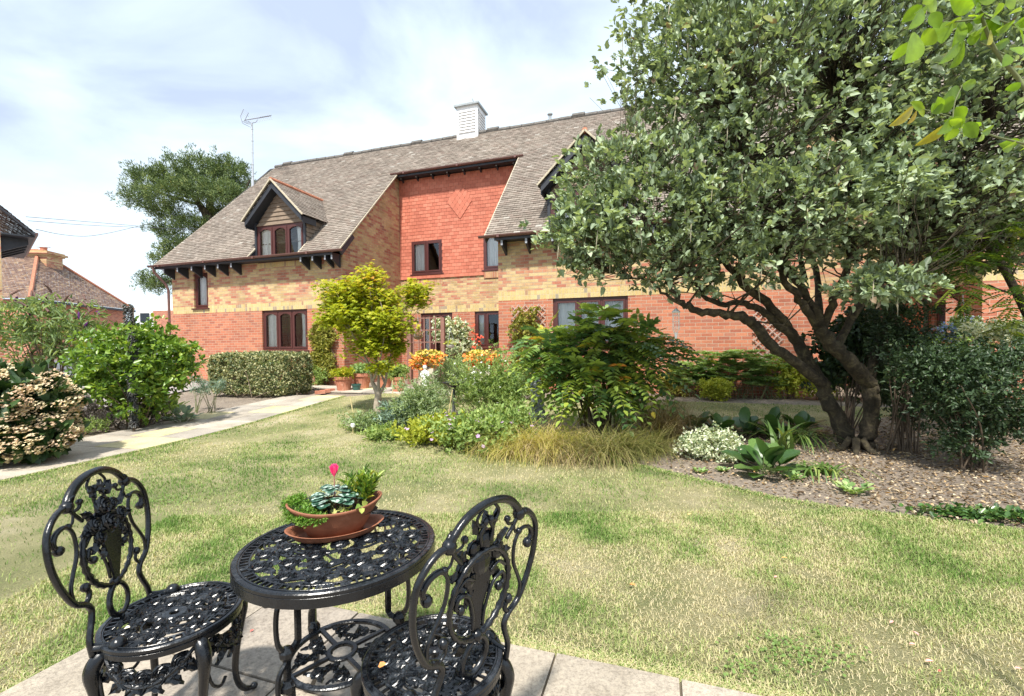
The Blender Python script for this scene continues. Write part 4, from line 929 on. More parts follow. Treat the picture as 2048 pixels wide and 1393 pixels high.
# dark leafy spire
sb = at(268, 866); o = thing('leafy_spire', 'tall narrow dark grey leafy spire standing in front of the green bush', 'plant', sb); rg = np.random.default_rng(34)
z = rg.random(1900)*1.85+.1; a = rg.random(1900)*2*PI; lx = .035+.035*np.sin(z*1.2)+.02*np.sin(z*23); pp = np.stack([np.cos(a)*lx*.35+.05*np.sin(z*2.1)*(z > .9), np.sin(a)*lx*.35, z], 1); dd = np.stack([np.cos(a), np.sin(a), -.35*np.ones(1900)], 1)
foliage(o, leafgeo(pp, dd, np.array([0, 0, 1.])+rdir(1900, rg)*.3, .06, .022, rg.random(1900), 'lance', .15), L_spire); MB().tube([(0, 0, 0), (.0, 0, 1), (.05, 0, 1.9)], [.016, .012, .006], 6).build('stem', m_twig, o)
# variegated hedge
hc = (at(480, 814)+at(612, 800))/2; hx0 = Vector((-5.95, 10.72, .2)); o = thing('variegated_hedge', 'clipped boxy hedge with small cream-edged leaves below the left wing window', 'hedge', hx0, math.radians(-14)); rg = np.random.default_rng(35); n = 3600
q = rg.random((n, 3))*2-1; ax = rg.integers(0, 3, n); sgn = np.sign(q[np.arange(n), ax]); q[np.arange(n), ax] = sgn*(1-.16*rg.random(n)); d = np.zeros((n, 3)); d[np.arange(n), ax] = sgn; d = nrm(d+rdir(n, rg)*.4+q*.25)
q = q/np.maximum(1, (np.abs(q)**6).sum(1)**(1/6.))[:, None]; q = q*(1+.03*np.sin(q[:, [1]]*9+q[:, [0]]*11)); p = q*np.array([1.12, .5, .47])+np.array([0, 0, .47])
foliage(o, clusters(p, d, 9, .042, .027, rg, rad=.05, up=.3, spread=1., cvar=.3), L_var); stems(o, p[rg.integers(0, n, 40)]*.8, m_twig, .01, rg=rg, spread=.5)
for i, (px, py, w, lb) in enumerate(((428, 790, .5, 'soft grey-green lavender bush behind the hedge, nearer the downpipe'), (478, 790, .42, 'soft grey-green lavender bush behind the hedge, nearer the window'))):
    b = Vector((-7.7+i*1.05, 12.5-i*.42, .2)); o = thing('lavender_bush', lb, 'bush', b, 0, 'lavender bushes behind the hedge'); rg = np.random.default_rng(40+i)
    bp = rg.normal(size=(900, 3))*np.array([w*.45, .2, 0]); foliage(o, blades(bp, .85+.35*rg.random(900), .016, .55, rg, 3), L_fine)
# left border low plants
for i, (px, py, rx, rz, mat, nm, lb, ct) in enumerate(((228, 856, .46, .30, L_purp, 'heather_plant', 'low dusky purple heather beside the path', 'plant'), (180, 852, .30, .34, L_purp, 'sage_plant', 'greyish purple sage next to the terracotta pot', 'plant'), (300, 852, .30, .30, L_purp, 'spurge_plant', 'low reddish plant at the foot of the green bush', 'plant'), (165, 866, .42, .12, L_per, 'creeping_plant', 'low light green creeping plant at the path edge', 'plant'))):
    bush(nm, lb, ct, at(px, py), [(0, 0, rz*.8, rx, .3, rz)], 330, 8, .032, .012, mat, 50+i, 'lance', nst=8, shell=.25, rad=.04, up=.9, bump=.3)
for i, (px, py, s_, lb, gm) in enumerate(((332, 838, 1.0, 'clump of large rounded green leaves by the left bed edge', None), (366, 846, .7, 'smaller clump of round grey-green leaves by the path corner', None))):
    o = thing('bergenia_plant', lb, 'plant', at(px, py)); rg = np.random.default_rng(60+i); n = 46; a = rg.random(n)*2*PI; rr_ = rg.random(n)
    d = np.stack([np.cos(a)*(.3+rr_), np.sin(a)*(.3+rr_), 1.2-rr_*.8], 1); pp = nrm(d)*(.12+.2*rg.random((n, 1)))*s_
    foliage(o, leafgeo(pp, d, np.stack([-np.cos(a)*.3, -np.sin(a)*.3, np.ones(n)], 1), .17*s_, .12*s_, .5+rg.random(n)*.5, 'round', .12), L_rho if i == 0 else L_euph); stems(o, pp, m_stem, .005, rg=rg, spread=.02)
for i, (px, py, lb) in enumerate(((392, 822, 'spiky blue-green spurge in front of the hedge corner'), (418, 828, 'second spiky blue-green spurge, nearer the path'))):
    o = thing('euphorbia_plant', lb, 'plant', at(px, py)); rg = np.random.default_rng(65+i); tops = []
    for k in range(8):
        a = rg.random()*6.3; tops.append(np.array([math.cos(a)*.22, math.sin(a)*.2, .34+.3*rg.random()]))
    tops = np.array(tops); c = np.repeat(tops, 46, 0)+rdir(368, rg)*np.array([.015, .015, .06]); foliage(o, leafgeo(c, nrm(rdir(368, rg)+np.array([0, 0, .4])), rdir(368, rg), .10, .012, rg.random(368), 'dia'), L_euph); stems(o, tops, m_stem, .006, rg=rg)
# terracotta pots ----------------------------------------------------
t = NT('terracotta'); a = t.noise(9, 5, .7); c = t.ramp(a, [(.3, (.40, .145, .085)), (.55, (.52, .215, .135)), (.75, (.62, .38, .28))]); m_terr = t.fin(t.bsdf(c, .85, t.bump(t.noise(60, 4), .3, .004)))
m_compost = simple('compost', (.07, .05, .035), .95, .3, 40, .8, bd=.01)
def pot(name, label, loc, r, h, mat=None, group=None, tilt=None):
    o = thing(name, label, 'plant pot', loc, 0, group); mb = MB()
    mb.lathe([(r*.68, 0), (r*.9, h*.78), (r*.92, h*.8), (r*1.0, h*.8), (r*1.02, h), (r*.9, h), (r*.88, h*.9)], 20, cap=False); mb.lathe([(r*.68, 0), (.001, 0)], 20, cap=False); mb.build('pot', mat or m_terr, o, smooth=False)
    MB().lathe([(r*.885, h*.90), (.001, h*.92)], 20, cap=False).build('compost', m_compost, o); return o
pot('terracotta_pot', 'terracotta pot standing by the path beside the hydrangea', at(132, 862), .17, .27)
o = thing('strappy_plant', 'strappy green plant growing in the pot by the hydrangea', 'plant', at(132, 862)+Vector((0, 0, .24))); rg = np.random.default_rng(70); foliage(o, blades(rg.normal(size=(60, 3))*np.array([.05, .05, 0]), .35, .016, 1.0, rg, 4), L_strap)
m_green = simple('green_plastic', (.03, .10, .085), .4, .1, 6, .05)
pots = [(688, 782, .25, .40, 'terracotta pot with a yellow-green mound, nearest the climber', m_terr), (724, 778, .26, .44, 'taller terracotta pot behind the small green pot', m_terr), (797, 784, .21, .42, 'tall terracotta pot right of the maple trunk', m_terr), (713, 782, .13, .19, 'small dark green plastic pot between two terracotta pots', m_green), (770, 776, .22, .36, 'terracotta pot hidden behind the maple trunk', m_terr)]
for i, (px, py, r, h, lb, m) in enumerate(pots):
    b = at(px, py); k = b.y/12.6
    pot('terracotta_pot' if m is m_terr else 'green_pot', lb, b, r*k, h*k, m)
    if m is m_terr:
        bush('potted_plant', ['low yellow-green mound in the pot nearest the climber', 'leafy green plant in the pot behind the small green one', 'bushy green plant in the tall pot right of the maple', '', 'light green plant in the pot behind the maple trunk'][i], 'plant', b+Vector((0, 0, h*k*.85)), [(0, 0, .12, .3, .24, .16+.05*i)], 260, 8, .05, .026, [L_acer, L_rho, L_per, None, L_per][i], 80+i, nst=6, shell=.3, floor=0)
for i in range(3):
    b = at(640+i*10, 788-i*2); m = MB(); m.box(-.11, .11, -.05, .05, 0, .07); ob = m.build('loose_brick', m_terr, loc=b)
    ob.rotation_euler = (0, 0, .5+.3*i); tag(ob, ['loose red brick lying furthest left in the row by the climber', 'middle loose red brick by the foot of the climber', 'loose red brick nearest the terracotta pots'][i], 'brick', 'loose bricks by the climber')
# climber on the left wing
def wallclimb(name, label, s0, s1, z0, z1, t, mat, seed, n=900, L=.055, Wd=.038, ff=None, th=.14):
    rg = np.random.default_rng(seed); x, y = st2w((s0+s1)/2, t); o = thing(name, label, 'climber', (x, y, 0), math.radians(-18)); w = (s1-s0)/2
    z = z0+(z1-z0)*rg.random(n); k = (ff(z) if ff else 1)*(1+.25*np.sin(z*9)); u = (rg.random(n)*2-1)*w*k; p = np.stack([u, -rg.random(n)*th, z], 1); d = nrm(np.stack([rg.normal(size=n)*.5, -np.ones(n)*.8, rg.normal(size=n)*.5], 1))
    foliage(o, clusters(p, d, 7, L, Wd, rg, rad=.05, up=0, flat=0), mat)
    mb = MB()
    for i in range(7): mb.tube([(rg.normal()*.1, -.03, .1), (rg.normal()*w*.5, -.05, z0*.5+z1*.4), (rg.normal()*w*.6, -.05, z1*.95)], [.012, .008, .003], 5, cap=False)
    mb.build('stem', m_twig, o); return o
s0, _ = F(630, 700); s1, _ = F(672, 700)
wallclimb('wall_climber', 'yellow-green climber on the red bricks of the left wing corner', s0, s1, .45, 1.95, -.05, L_ivy, 90, 1100, .05, .036)
o, p, d, rg = bush('border_shrub', 'low mixed leafy shrub at the foot of the yellow-green climber', 'bush', Vector((*st2w((s0+s1)/2-.15, -.45), .18)), [(0, 0, .25, .55, .25, .35), (-.3, 0, .15, .4, .25, .2)], 420, 8, .05, .026, L_per, 91, nst=8, bump=.3)
# central perennials -------------------------------------------------
def perennial(px, py, rx, rz, mat, seed, label, n=500, L=.05, Wd=.016, ry=None, shape='lance', name='perennial_plant', fl=None, nf=0, fr=.02, stalk=18):
    o, p, d, rg = bush(name, label, 'plant', at(px, py), [(0, 0, rz*.75, rx, ry or rx*.8, rz*.8), (rx*.4, 0, rz*.5, rx*.6, rx*.6, rz*.55), (-rx*.45, 0, rz*.55, rx*.6, rx*.5, rz*.5)], n, 8, L, Wd, mat, seed, shape, nst=stalk, shell=.15, rad=.06, up=1.2, stemm=m_stem, str_=.005, bump=.35)
    if nf:
        q = p[rg.integers(0, len(p), nf)]; q = q+d[rg.integers(0, len(d), nf)]*.03+np.array([0, -.03, .05]); flowers(o, q, fr, fl, rg)
    return o
perennial(846, 866, .42, .58, L_fine, 101, 'feathery green perennial left of the bird bath', 760, .055, .013)
perennial(972, 838, .58, .78, L_per, 102, 'tall airy pale green perennial right of the bird bath', 800, .055, .014, fl=F_wht, nf=40)
perennial(905, 806, .5, .70, L_fine, 103, 'silvery green perennial behind the bird bath', 520, .05, .013, fl=F_wht, nf=25)
perennial(1010, 832, .42, .7, L_rho, 104, 'leafy green clump in front of the right wing corner', 430, .06, .02)
perennial(800, 862, .34, .32, L_euph, 105, 'low grey-green plant right of the maple trunk', 300, .06, .02)
perennial(735, 862, .34, .20, L_fine, 106, 'low sprawling plant at the foot of the maple', 260, .05, .016)
perennial(880, 888, .55, .26, L_yel, 107, 'low yellow-green geranium with lilac flowers under the bird bath', 420, .05, .03, fl=F_lil, nf=24, fr=.028, shape='ovate')
perennial(960, 900, .55, .34, L_per, 108, 'sprawling hardy geranium dotted with lilac flowers at the lawn edge', 560, .05, .028, fl=F_lil, nf=34, fr=.028, shape='ovate')
perennial(1020, 890, .4, .4, L_per, 109, 'green geranium clump beside the yellow grass', 380, .05, .02, fl=F_lil, nf=12, fr=.028)
perennial(770, 880, .30, .14, L_per, 110, 'small ground plant at the front tip of the bed', 180, .05, .02)
perennial(915, 770, .35, .55, L_rho, 111, 'plant with dusky pink flowers between the two begonia planters', 300, .05, .022, fl=F_red, nf=14, fr=.03)
perennial(1045, 800, .35, .45, L_per, 112, 'pale green plant at the foot of the wall trellis', 280, .05, .02)
o = thing('cabbage_leaf_plant', 'plant with a few big dark round leaves behind the maple trunk', 'plant', at(790, 850)); rg = np.random.default_rng(113); n = 16; a = rg.random(n)*6.3; d = np.stack([np.cos(a), np.sin(a), .7+0*a], 1)
foliage(o, leafgeo(d*.1+np.array([0, 0, .1]), d, np.stack([-np.cos(a)*.4, -np.sin(a)*.4, 1+0*a], 1), .2, .17, rg.random(n), 'round'), L_berg)
# mahonia ------------------------------------------------------------
def mahonia():
    rg = np.random.default_rng(120); b = at(1195, 872); o = thing('mahonia_shrub', 'glossy mahonia shrub with long leaflet fronds, some turning yellow and orange', 'shrub', b); Y = b.y; k = Y/900
    def E(px, py, dy, rx, ry, rz, w=1): c = P(px, py, Y+dy)-b; return (c.x, c.y, c.z, rx*k, ry, rz*k, w)
    ells = [E(1205, 695, 0, 92, .5, 62, 1.2), E(1125, 730, 0, 55, .45, 45), E(1280, 725, 0, 66, .5, 50), E(1200, 645, .1, 40, .35, 26), E(1205, 765, -.2, 90, .5, 46, 1.3), E(1100, 700, .2, 52, .4, 45), E(1290, 680, .2, 45, .4, 30)]
    p, d = ell_pts(640, ells, rg, .3, bump=.22); parts = []; st = MB()
    for i in range(len(p)):
        dr = d[i]*np.array([1, 1, .45])+np.array([0, -.15, .12])+rg.normal(size=3)*.22; dr /= np.linalg.norm(dr); L = .30+.1*rg.random(); yb = rg.random(); base = (.60+.27*rg.random()) if (yb < .42 and d[i, 1] < .3) else .12+.5*rg.random()
        u = np.linspace(.12, 1, 7); ax = p[i]+np.outer(u*L, dr)+np.outer(u**2, [0, 0, -.14-.06*rg.random()]); side = np.cross(dr, [0, 0, 1.]); side /= np.linalg.norm(side)+1e-6; up_ = np.cross(side, dr)
        pts = []; ds = []; Rr = []
        for j in range(7):
            for sg in (-1, 1):
                if j == 6 and sg > 0: continue
                dd = side*sg*(1 if j < 6 else 0)+dr*(.35 if j < 6 else 1)+np.array([0, 0, -.25]); pts.append(ax[j]); ds.append(dd); r_ = base+rg.normal()*.05+(.18 if (yb < .05 and j > 3) else 0); Rr.append(min(1, max(0, r_)))
        pts = np.array(pts); parts.append(leafgeo(pts, np.array(ds), np.broadcast_to(up_, pts.shape)+rg.normal(size=pts.shape)*.12, .105*(1+.15*rg.normal(size=len(pts))), .060, np.array(Rr), 'ovate', .12, .06))
        st.tube([tuple(p[i]), tuple(ax[3]), tuple(ax[-1])], [.003, .0025, .0015], 4, cap=False)
    g_ = cat(parts); foliage(o, g_, L_mah); st.build('leaf_stalks', m_stem, o); stems(o, p[rg.integers(0, len(p), 26)]*np.array([.7, .7, .85]), m_twig, .016, rg=rg, spread=.1)
mahonia()
# ornamental grasses
def grass(px, py, n, L, Wd, lean, mat, seed, label, sx=.25, sy=.2, R0=0, name='ornamental_grass'):
    o = thing(name, label, 'grass', at(px, py)); rg = np.random.default_rng(seed); bp = rg.normal(size=(n, 3))*np.array([sx*.5, sy*.5, 0]); az = np.arctan2(bp[:, 1]/sy, bp[:, 0]/sx)+rg.normal(size=n)*1.3
    foliage(o, blades(bp, L*(.55+.5*rg.random(n)), Wd, lean*(.3+.9*rg.random(n)), rg, 6, az=az), mat); return o
grass(1085, 905, 1500, .66, .006, 2.5, L_strawg, 130, 'wide arching clump of golden yellow grass at the bed edge', .5, .3)
grass(1020, 905, 700, .5, .005, 2.3, L_strawg, 131, 'low straw-coloured grass clump left of the golden one', .4, .3)
grass(1215, 915, 1100, .62, .007, 2.3, L_olive, 132, 'olive and straw grass clump in front of the mahonia', .35, .25)
grass(1160, 920, 700, .5, .006, 2.7, L_brown, 133, 'dry brown grass fringe hanging over the lawn edge', .5, .2)
grass(1320, 880, 950, .72, .006, 1.1, L_brown, 134, 'upright feathery brown grass right of the mahonia', .25, .2)
grass(1285, 905, 650, .55, .006, 2.1, L_olive, 135, 'dark olive grass clump between mahonia and white-flowered plant', .3, .2)
# right bed ------------------------------------------------------------
o, p, d, rg = bush('euonymus_plant', 'low white-variegated bush at the front of the shady bed', 'plant', at(1428, 918), [(0, 0, .17, .30, .24, .20), (-.2, 0, .14, .2, .18, .16), (.15, -.15, .10, .18, .15, .13)], 620, 8, .032, .020, L_wht, 140, nst=8, shell=.3)
def bigleaf(px, py, n, s_, seed, label, mat=None, name='bergenia_plant', up=1.1):
    o = thing(name, label, 'plant', at(px, py)); rg = np.random.default_rng(seed); a = rg.random(n)*2*PI; q = rg.random(n)**.7
    d = np.stack([np.cos(a)*(.25+q), np.sin(a)*(.25+q), up-q*.85], 1); hd_ = .06+.14*rg.random((n, 1)); pp = nrm(d)*hd_*s_
    foliage(o, leafgeo(pp, d, np.stack([-np.cos(a)*.5, -np.sin(a)*.5, .9+0*a], 1)+rdir(n, rg)*.25, s_*.21*(.8+.4*rg.random(n)), s_*.15, rg.random(n), 'round', .14, .07), mat or L_berg)
    stems(o, pp+nrm(d)*.03, m_stem, .006, rg=rg, spread=.02); return o
bigleaf(1535, 950, 26, 1.1, 141, 'clump of large glossy round leaves at the front of the shady bed')
for i, (px, py) in enumerate(((1390, 868), (1440, 872), (1490, 872), (1545, 874), (1600, 868))):
    bigleaf(px, py, 24, .95, 142+i, ['leftmost dark bergenia of the row along the back of the bed', 'second dark bergenia from the left, behind the white-variegated bush', 'middle dark bergenia of the row behind the big-leaved clump', 'fourth dark bergenia, behind the tall sword leaf', 'dark bergenia of the row nearest the tree trunk'][i])
o = thing('sword_leaf_plant', 'plant with upright sword-like leaves near the tree foot', 'plant', at(1560, 905)); rg = np.random.default_rng(150); foliage(o, blades(rg.normal(size=(22, 3))*np.array([.05, .05, 0]), .5, .045, .8, rg, 5), L_strap)
o = thing('arching_lily_plant', 'strappy lily leaves arching over the bed right of the big round leaves', 'plant', at(1640, 950)); rg = np.random.default_rng(151); foliage(o, blades(rg.normal(size=(44, 3))*np.array([.08, .06, 0]), .36, .020, 2.0, rg, 7), L_strap)
o = thing('arching_lily_plant', 'dark strappy leaves directly left of the tree trunk', 'plant', at(1605, 885)); rg = np.random.default_rng(152); foliage(o, blades(rg.normal(size=(60, 3))*np.array([.12, .1, 0]), .5, .02, 2.0, rg, 7), L_strap)
for i, (px, py, s_, lb) in enumerate(((1705, 990, .13, 'small lobed-leaf plant alone on the leaf litter'), (1585, 962, .09, 'small low plant in front of the big round leaves'), (1400, 948, .06, 'tiny seedling at the lawn edge left of the euonymus'), (1445, 945, .06, 'tiny yellowish seedling below the white-variegated bush'))):
    o = thing('small_plant', lb, 'plant', at(px, py), 0, 'small plants on the bare bed'); rg = np.random.default_rng(155+i); n = 60; a = rg.random(n)*6.3; q = rg.random(n); d = np.stack([np.cos(a), np.sin(a), .5+.4*rg.random(n)], 1)
    foliage(o, leafgeo(d*(s_*q*.8)[:, None], d, np.array([0, 0, 1.])+rdir(n, rg)*.3, .025+s_*.25, .02+s_*.2, rg.random(n), 'ovate'), L_rho)
o = thing('ground_ivy', 'trailing patch of green leaves where the bed meets the lawn, far right', 'plant', at(1965, 1040)); rg = np.random.default_rng(160); n = 520; p = np.stack([rg.normal(size=n)*.20, rg.normal(size=n)*.05, .02+.05*rg.random(n)], 1); p[:, 1] -= p[:, 0]*.22
foliage(o, leafgeo(p, rdir(n, rg)+np.array([0, 0, .2]), np.array([0, 0, 1.])+rdir(n, rg)*.5, .045, .032, rg.random(n), 'ovate'), L_berg)
# dark shrubs at the right
def shrub(px, py, Yoff, ellp, n, label, seed, mat=None, L=.042, Wd=.018, name='evergreen_shrub', nst=22, per=9, shape='lance'):
    b = at(px, py); Y = b.y; k = Y/900; ells = []
    for e in ellp:
        c = P(e[0], e[1], Y+e[2])-b; ells.append((c.x, c.y, c.z, e[3]*k, e[4], e[5]*k, e[6] if len(e) > 6 else 1))
    return bush(name, label, 'shrub', b, ells, n, per, L, Wd, mat or L_dark, seed, shape, nst=nst, shell=.3, rad=.06, up=.4, str_=.010, bump=.28)
shrub(1945, 945, 0, [(1930, 770, 0, 110, .5, 70, 1.2), (1990, 830, 0, 90, .5, 60), (1880, 730, .1, 90, .45, 50), (1990, 720, .2, 80, .5, 45), (1930, 880, 0, 70, .35, 45, .6)], 1900, 'dense dark green shrub on thin stems at the right edge', 170)
shrub(1800, 905, 0, [(1810, 700, .2, 60, .5, 60), (1830, 800, .1, 60, .4, 70, .8), (1790, 640, .3, 60, .5, 50, .8)], 900, 'dark leafy shrub directly behind the right side of the trunk', 171)
shrub(1690, 880, 0, [(1690, 700, .4, 70, .4, 60), (1735, 650, .5, 60, .4, 50), (1650, 745, .4, 40, .3, 30, .6), (1750, 760, .4, 50, .3, 60, .7)], 800, 'dark ivy growing up behind the fork of the tree', 172, L=.06, Wd=.045, name='climbing_ivy', shape='ovate')
shrub(1990, 850, 0, [(1995, 665, .3, 60, .4, 26), (2050, 670, .3, 60, .4, 30)], 520, 'white-variegated shrub under the hanging basket at the right edge', 173, L_wht, .045, .024, nst=8)
# planting along the foot of the right wing
spec = [(-.9+0, 0)]
for i, (px, hgt, w, m, lb) in enumerate(((1350, .45, .36, L_ivy, 'yellowish twiggy shrub by the wall under the bird feeder'), (1385, .46, .40, L_rho, 'pale green rosette plant against the wall, furthest left'), (1430, .62, .44, L_rho, 'tall pale green rosette plant against the wall'), (1478, .62, .42, L_rho, 'pale green rosette plant against the wall, centre of the row'), (1425, .30, .32, L_yel, 'low yellow-green mound in front of the rosette plants'), (1535, .56, .42, L_rho, 'pale green rosette plant seen left of the leaning trunk'), (1580, .62, .40, L_yel, 'yellow-leaved shrub against the wall behind the trunk'), (1640, .52, .40, L_yel, 'yellow shrub in the gap below the low limb'), (1690, .5, .5, L_rho, 'green leafy plant seen between the two trunks'), (1775, .7, .6, L_rho, 'green plant by the wall right of the tree'), (1880, .8, .7, L_rho, 'green bush below the small open window'))):
    front = i in (4,); hgt *= 1.4; s_, _ = F(px, 760, -.4); x, y = st2w(s_, -.95 if front else -.5); b = Vector((x, y, .2)); rg = np.random.default_rng(180+i); o = thing('border_plant', lb, 'plant', b, 0, 'plants along the foot of the right wing')
    n = 95 if m is L_rho else 420
    if m is L_rho:
        c = np.stack([(rg.random(n)*2-1)*w, (rg.random(n)*2-1)*.25, hgt*(.3+.75*rg.random(n))], 1); cc_ = np.repeat(c, 14, 0); a = np.tile(np.arange(14)*2.4, n)+np.repeat(rg.random(n)*6, 14); el = .15+.5*rg.random(n*14)
        foliage(o, leafgeo(cc_, np.stack([np.cos(a), np.sin(a)-.2, el], 1), np.array([0, -.2, 1.])+rdir(n*14, rg)*.2, .13, .026, np.clip(np.repeat(rg.random(n)*.5, 14)+rg.random(n*14)*.5, 0, 1), 'lance', .14), m); stems(o, c[:20], m_stem, .006, rg=rg, spread=.15)
    else:
        p, d = ell_pts(n, [(0, 0, hgt*.5, w, .28, hgt*.5)], rg, .3, bump=.3); foliage(o, clusters(p, d, 8, .05, .026, rg), m); stems(o, p[:12], m_twig, .006, rg=rg)
# rowan-like tree entering from the right
def rowan():
    rg = np.random.default_rng(200); o = thing('rowan_tree', 'slender tree with pinnate leaves whose dark trunk leans in from the right edge', 'tree', (5.9, 4.75, 0)); b = np.array([5.9, 4.75, 0.]); mb = MB()
    for L in ([(2200, 900, 4.8, .05), (2110, 740, 4.8, .045), (2060, 640, 4.8, .04), (2020, 560, 4.8, .036), (1990, 510, 4.8, .034), (1950, 465, 4.8, .03), (1900, 440, 4.8, .024), (1850, 425, 4.9, .014)], [(2030, 590, 4.8, .012), (1980, 575, 4.7, .010), (1925, 568, 4.7, .006)], [(1990, 510, 4.8, .014), (2005, 450, 4.8, .01), (2020, 400, 4.8, .005)], [(1950, 465, 4.8, .012), (1930, 500, 4.7, .008), (1935, 550, 4.7, .004)], [(2020, 560, 4.8, .01), (2040, 520, 4.7, .006), (2060, 500, 4.7, .004)]):
        pts = smooth_path([tuple(np.array(P(a, c, Y))-b)+(r,) for a, c, Y, r in L], 4); mb.tube([Vector(p[:3]) for p in pts], [p[3] for p in pts], 8, cap=False)
    mb.build('trunk', m_bark, o, smooth=True); parts = []
    for (cx, cy, sx, sy, n) in ((1925, 555, 45, 30, 34), (1985, 510, 60, 40, 40), (1900, 500, 50, 30, 30), (2020, 440, 50, 40, 34), (2035, 590, 25, 50, 28), (2030, 660, 20, 40, 16), (1930, 595, 25, 20, 14)):
        for _ in range(n):
            c = np.array(P(cx+rg.normal()*sx*.6, cy+rg.normal()*sy*.6, 4.7+rg.normal()*.2))-b; dr = np.array([rg.normal(), rg.normal()*.5, -.35]); dr /= np.linalg.norm(dr); side = np.cross(dr, [0, 0, 1.]); side /= np.linalg.norm(side); up_ = np.cross(side, dr); L = .20
            pts = []; ds = []
            for j in range(6):
                for sg in (-1, 1): pts.append(c+dr*L*(j+1)/7); ds.append(side*sg+dr*.5)
            pts.append(c+dr*L); ds.append(dr); pts = np.array(pts); parts.append(leafgeo(pts, np.array(ds), np.broadcast_to(up_, pts.shape), .06, .019, np.full(len(pts), rg.random()), 'dia'))
    foliage(o, cat(parts), leafm('leaf_rowan', [(0, (.04, .085, .02)), (.6, (.10, .18, .03)), (1, (.24, .30, .05))], .4, .5), 'crown')
rowan()
# foreground rose-like branch, close to the camera
def near_branch():
    rg = np.random.default_rng(210); o = thing('overhanging_branch', 'leafy green branch with large backlit leaves hanging into the top right corner', 'branch', tuple(P(2300, 380, 1.15))); b = np.array(P(2300, 380, 1.15)); mb = MB()
    S = [[(2300, 380, 1.15, .006), (2150, 300, 1.1, .0055), (2060, 190, 1.05, .005), (2035, 155, 1.05, .0045), (1990, 100, 1.03, .004), (1960, 20, 1.0, .003), (1955, -40, 1.0, .002)],
         [(2250, 60, 1.1, .003), (2060, 55, 1.05, .0025), (1985, 38, 1.02, .0022), (1930, 42, 1.0, .0018), (1880, 43, 1.0, .0016), (1845, 10, 1.0, .001)],
         [(2200, 330, 1.1, .003), (2048, 288, 1.05, .0025), (1980, 270, 1.03, .002), (1915, 240, 1.0, .0018), (1880, 228, 1.0, .0015), (1830, 215, 1.0, .001)], [(1905, 240, 1.0, .0014), (1910, 205, 1.0, .0012), (1925, 170, 1.0, .0008)], [(2048, 55, 1.05, .002), (1970, 30, 1.0, .0015), (1955, -10, 1.0, .001)], [(2010, 110, 1.04, .002), (1960, 85, 1.02, .0012)], [(1970, 270, 1.02, .0015), (1962, 240, 1.0, .001), (1945, 235, 1.0, .0008)]]
    for L in S:
        pts = smooth_path([tuple(np.array(P(a, c, Y))-b)+(r,) for a, c, Y, r in L], 4); mb.tube([Vector(p[:3]) for p in pts], [p[3] for p in pts], 6, cap=False)
    mb.tube([Vector((1.80, 1.30, 0))-Vector(b), Vector((1.76, 1.24, .9))-Vector(b), Vector((0, 0, 0))], [.016, .011, .006], 8)
    mb.build('stem', m_stem, o, smooth=True)
    # leaves: base px, tip px, width, depth, attr
    LV = [((1845, 10), (1800, 48), 22, .5), ((1850, 22), (1818, 60), 22, .35), ((1845, 8), (1870, -20), 25, .7), ((1850, 15), (1880, 12), 24, .7), ((1880, 43), (1885, 90), 34, .45), ((1838, 70), (1812, 130), 44, .55), ((1870, 60), (1838, 92), 40, .6), ((1815, 85), (1782, 125), 22, .35), ((1930, 42), (1905, 100), 26, .4), ((1945, 20), (1900, -8), 32, .5), ((1985, 38), (1935, 30), 34, .65), ((1985, 38), (2000, 5), 30, .6), ((2010, 10), (2035, -20), 40, .7),
          ((1930, 80), (1900, 140), 40, .25), ((1925, 85), (1880, 130), 20, .3), ((1940, 45), (1925, 75), 20, .2), ((1990, 40), (1960, 85), 34, .35), ((2015, 30), (2045, 20), 24, .8), ((1960, 75), (1932, 80), 24, .45), ((1975, 90), (1985, 55), 20, .95), ((1830, 215), (1780, 255), 22, .97), ((1835, 222), (1815, 250), 14, .99), ((1835, 212), (1850, 235), 18, .9), ((1880, 228), (1865, 205), 20, .3), ((1925, 170), (1955, 170), 20, .4), ((1922, 180), (1885, 200), 26, .2), ((1910, 200), (1870, 222), 30, .1), ((1912, 215), (1930, 240), 22, .4),
          ((1918, 240), (1888, 275), 30, .55), ((1900, 250), (1828, 295), 22, .96), ((1910, 255), (1890, 285), 26, .6), ((1962, 245), (1930, 250), 22, .3), ((1985, 258), (1965, 265), 18, .4), ((2025, 95), (2045, 110), 24, .4), ((2020, 110), (2005, 135), 20, .15), ((2040, 60), (2048, 90), 24, .5), ((2030, 290), (2005, 300), 20, .55), ((2045, 300), (2070, 280), 30, .5)]
    LV = [(a, (a[0]+(c[0]-a[0])*.9, a[1]+(c[1]-a[1])*.9), w, r) for a, c, w, r in LV]
    for L in S[:3]:
        for _ in range(11):
            i = rg.integers(1, len(L)-1); u = rg.random(); bx = L[i][0]*(1-u)+L[i+1][0]*u; by = L[i][1]*(1-u)+L[i+1][1]*u; th = rg.random()*6.28; l = 24+22*rg.random()
            if bx < 2090: LV.append(((bx, by), (bx+l*math.cos(th), by+l*math.sin(th)*.8), l*.55, rg.random()*.75))
    Pp = []; D = []; N_ = []; Ln = []; Wd = []; R = []
    for (a, c, w, r) in LV:
        Y = 1.0+rg.normal()*.03; p0 = np.array(P(*a, Y)); p1 = np.array(P(*c, Y+rg.normal()*.03)); dd = p1-p0; L = np.linalg.norm(dd)
        v = nrm(np.array([0, 1, .55])+rg.normal(size=3)*.25); Pp.append(p0-b); D.append(dd); N_.append(np.cross(np.cross(dd/L, v), dd/L)*-1); Ln.append(L*1.05); Wd.append(w*Y/900*1.05); R.append(r)
    Pp, D, N_, Ln, Wd, R = map(np.array, (Pp, D, N_, Ln, Wd, R)); n = len(Pp); D = nrm(D); Sd = nrm(np.cross(D, N_)); U = np.cross(Sd, D)
    V = []; Fq = []; RR = []; K = 7
